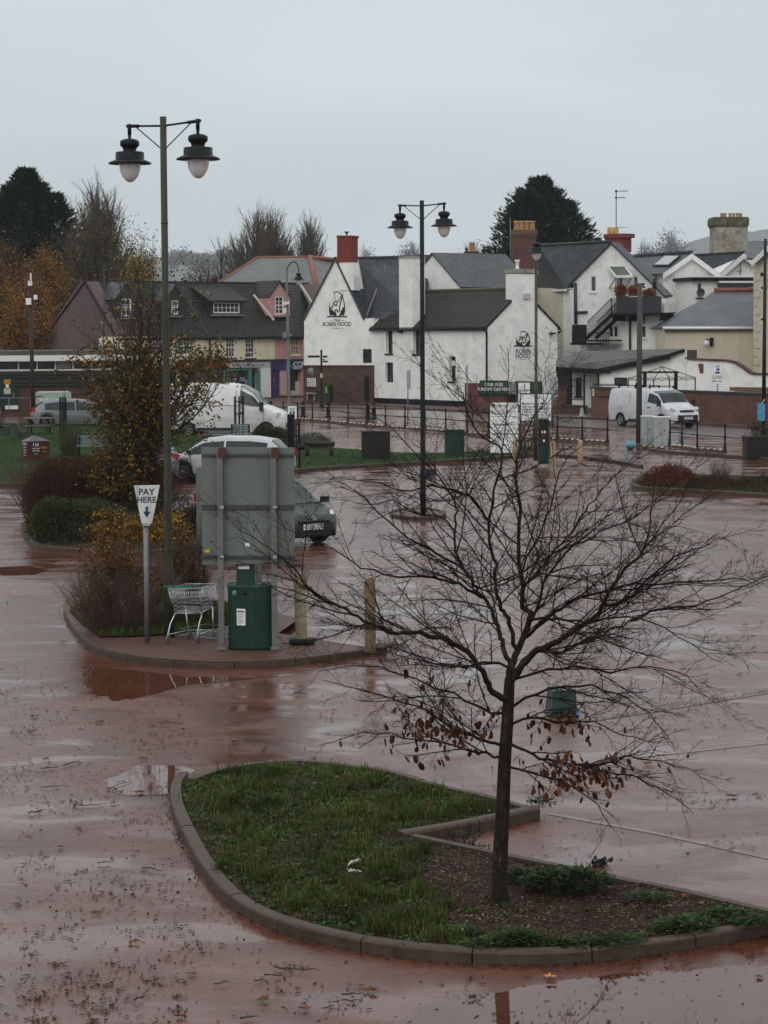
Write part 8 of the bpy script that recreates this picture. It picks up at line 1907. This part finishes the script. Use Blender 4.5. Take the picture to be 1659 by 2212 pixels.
# --- vans
def van(L,W,H,paint,hood,R_,slope,zbelt,**k):
    h=L/2
    return dict(cat='van',L=L,W=W,R=R_,paint=paint,spokes=k.get('spokes',6),N=84,
      bottom=[(-h,.45),(-h+.1,.34),(h-.2,.26),(h,.36)],
      belt=[(-h,zbelt+.1),(-h+.1,zbelt+.1),(h-2.1,zbelt+.1),(h-1.5,zbelt),(h-hood,zbelt-.05),(h-.35,zbelt-.28),(h-.08,zbelt-.48),(h,.60)],
      roof=[(-h,H-.22),(-h+.08,H-.04),(-h+.5,H),(h-hood-slope-.5,H-.01),(h-hood-slope,H-.10),(h-hood-slope*.5,(H+zbelt)/2+.16),(h-hood+.02,zbelt+.05),(h-.40,zbelt-.16),(h-.1,zbelt-.36),(h,.66)],
      wbelt=[(-h,.94),(-h+.08,1.),(h-1.3,1.),(h-.5,.93),(h-.1,.80),(h,.68)],
      wroof=[(-h,.82),(-h+.1,.86),(h-hood-slope,.82),(h-hood,.80),(h-.4,.74),(h,.5)],
      wlow=[(-h,.94),(-h+.08,.98),(h-1.0,.98),(h-.3,.88),(h,.72)],
      wheels=k['wheels'],side_glass=k['sg'],top_glass=[(h-hood-slope*.96,h-hood)])
# high roofed white van facing right
P_=van(5.55,2.07,2.48,carpaint('white_van_paint',(.62,.62,.61)),1.02,.345,1.05,1.42,wheels=(-5.55/2+1.05,5.55/2-.86),sg=[(.70,1.72,9)])
pf=gp(606,945); hd=math.radians(-8); c=V((pf.x,pf.y+1.03,0))-V((math.cos(hd),math.sin(hd),0))*(5.55/2-.32)
t_,put=vehicle('parked_van','high roofed white panel van in front of the shops',(c.x,c.y,0),hd,P_)
for x0,z0,z1 in ((.55,.45,2.2),(-.95,.5,2.1),(1.82,.5,1.35)): m=MB(); box3(m,V((x0,-1.045,(z0+z1)/2)),(.008,.006,(z1-z0)/2)); put(m,'door_seam',mat('seam_grey',(.08,.08,.08),.6,.1))
m=MB(); box3(m,V((-.6,-1.043,1.45)),(1.35,.008,.012)); put(m,'slide_rail',mat('seam_grey',(.08,.08,.08))); m=MB(); box3(m,V((-.6,-1.05,.86)),(2.2,.012,.02)); put(m,'side_crease',mat('seam_grey2',(.3,.3,.3),.6,.1))
m=MB(); box3(m,V((-.3,-1.03,.36)),(1.0,.03,.08)); put(m,'sill_trim',M_plastic); m=MB(); box3(m,V((.78,-1.06,1.14)),(.11,.02,.025)); put(m,'door_handle',M_plastic)
for sg in(1,-1): 
    m=MB(); box3(m,V((1.75,sg*1.16,1.42)),(.07,.11,.20),sg*.1); put(m,'door_mirror',M_plastic); m=MB(); box3(m,V((2.42,sg*.80,.98)),(.10,.14,.13),-sg*.6,0,.4); put(m,'headlight',mat('headlamp_glass',(.45,.48,.5)))
m=MB(); box3(m,V((2.68,0,.52)),(.10,.72,.16)); q_=put(m,'front_bumper',M_plastic); bv=q_.modifiers.new('Bevel','BEVEL'); bv.width=.07; bv.segments=3; m=MB(); box3(m,V((2.08,0,1.315)),(.34,.62,.012),0,0,.35); put(m,'bonnet_panel',M_plastic); m=MB(); box3(m,V((2.60,0,.86)),(.07,.55,.09),0,0,.3); put(m,'grille',M_black)
# silver white mid van facing right and towards us
P_=van(5.0,1.96,1.93,carpaint('pale_silver_paint',(.50,.51,.53)),.92,.335,.80,1.20,wheels=(-2.5+.95,2.5-.90),sg=[(.62,1.50,9)])
hd=math.radians(-57); pr_=gp(1340,921); c=V((pr_.x,pr_.y,0))+V((math.cos(hd),math.sin(hd),0))*1.55+V((-math.sin(hd),math.cos(hd),0))*.98
c=V((pr_.x,pr_.y,0))+V((math.cos(hd),math.sin(hd),0))*1.55+V((math.sin(-hd)*1,math.cos(hd),0))*.95
t_,put=vehicle('parked_van','pale silver van with roof bars parked facing us by the brick wall',(c.x,c.y,0),hd,P_)
for x0,z0,z1 in ((.50,.42,1.75),(-.75,.45,1.7),(1.62,.5,1.15)): m=MB(); box3(m,V((x0,-.992,(z0+z1)/2)),(.007,.006,(z1-z0)/2)); put(m,'door_seam',mat('seam_grey',(.08,.08,.08)))
m=MB(); box3(m,V((-.9,-.985,.98)),(1.3,.014,.018)); put(m,'side_crease',mat('seam_grey2',(.3,.3,.3))); m=MB(); box3(m,V((.1,-.975,.34)),(1.0,.03,.07)); put(m,'sill_trim',M_plastic); m=MB(); box3(m,V((.72,-1.0,1.0)),(.1,.02,.022)); put(m,'door_handle',M_plastic)
for x0 in (-1.9,-.6,.5): m=MB(); box3(m,V((x0,0,2.02)),(.03,.78,.02)); box3(m,V((x0,.76,1.97)),(.04,.03,.06)); box3(m,V((x0,-.76,1.97)),(.04,.03,.06)); box3(m,V((x0,-.74,2.08)),(.02,.02,.09)); put(m,'roof_bar',M_black)
for sg in(1,-1): 
    m=MB(); box3(m,V((1.60,sg*1.10,1.22)),(.06,.09,.14)); put(m,'door_mirror',M_plastic); m=MB(); box3(m,V((2.22,sg*.72,.92)),(.11,.13,.06),-sg*.6,0,.5); put(m,'headlight',mat('headlamp_glass',(.45,.48,.5)))
m=MB(); box3(m,V((2.40,0,.50)),(.12,.66,.17)); q_=put(m,'front_bumper',M_plastic); bv=q_.modifiers.new('Bevel','BEVEL'); bv.width=.07; bv.segments=3; m=MB(); box3(m,V((2.40,0,.83)),(.05,.42,.035),0,0,.3); put(m,'upper_grille',M_black); m=MB(); box3(m,V((2.44,0,.90)),(.03,.40,.012),0,0,.3); put(m,'chrome_strip',M_chrome)
m=MB(); box3(m,V((2.555,0,.50)),(.01,.26,.06)); pl=put(m,'number_plate',mat('white_plate',(.7,.7,.68))); m=MB(); text(m,'YJ69 LMX',.11,V((2.567,0,.50)),(0,1,0),(1,0,0),bold=.015); put(m,'plate_lettering',M_txt,pl)
HAZE=.00015
# ---------------------------------------------------------------- haze
hz=MB(); hz.box(-2200,-50,-1.,2200,4950,260)
t=NT('haze_air'); t.t.nodes.remove(t.b); pv=t.n('ShaderNodeVolumePrincipled'); pv.inputs['Density'].default_value=HAZE; pv.inputs['Color'].default_value=(.80,.88,.93,1)
t.t.links.new(pv.outputs[0],t.out.inputs['Volume'])
ho=hz.build('haze',t.m); tag(ho,'thin grey mist filling the air over the far trees and hills','haze',kind='stuff')
ho.visible_shadow=True
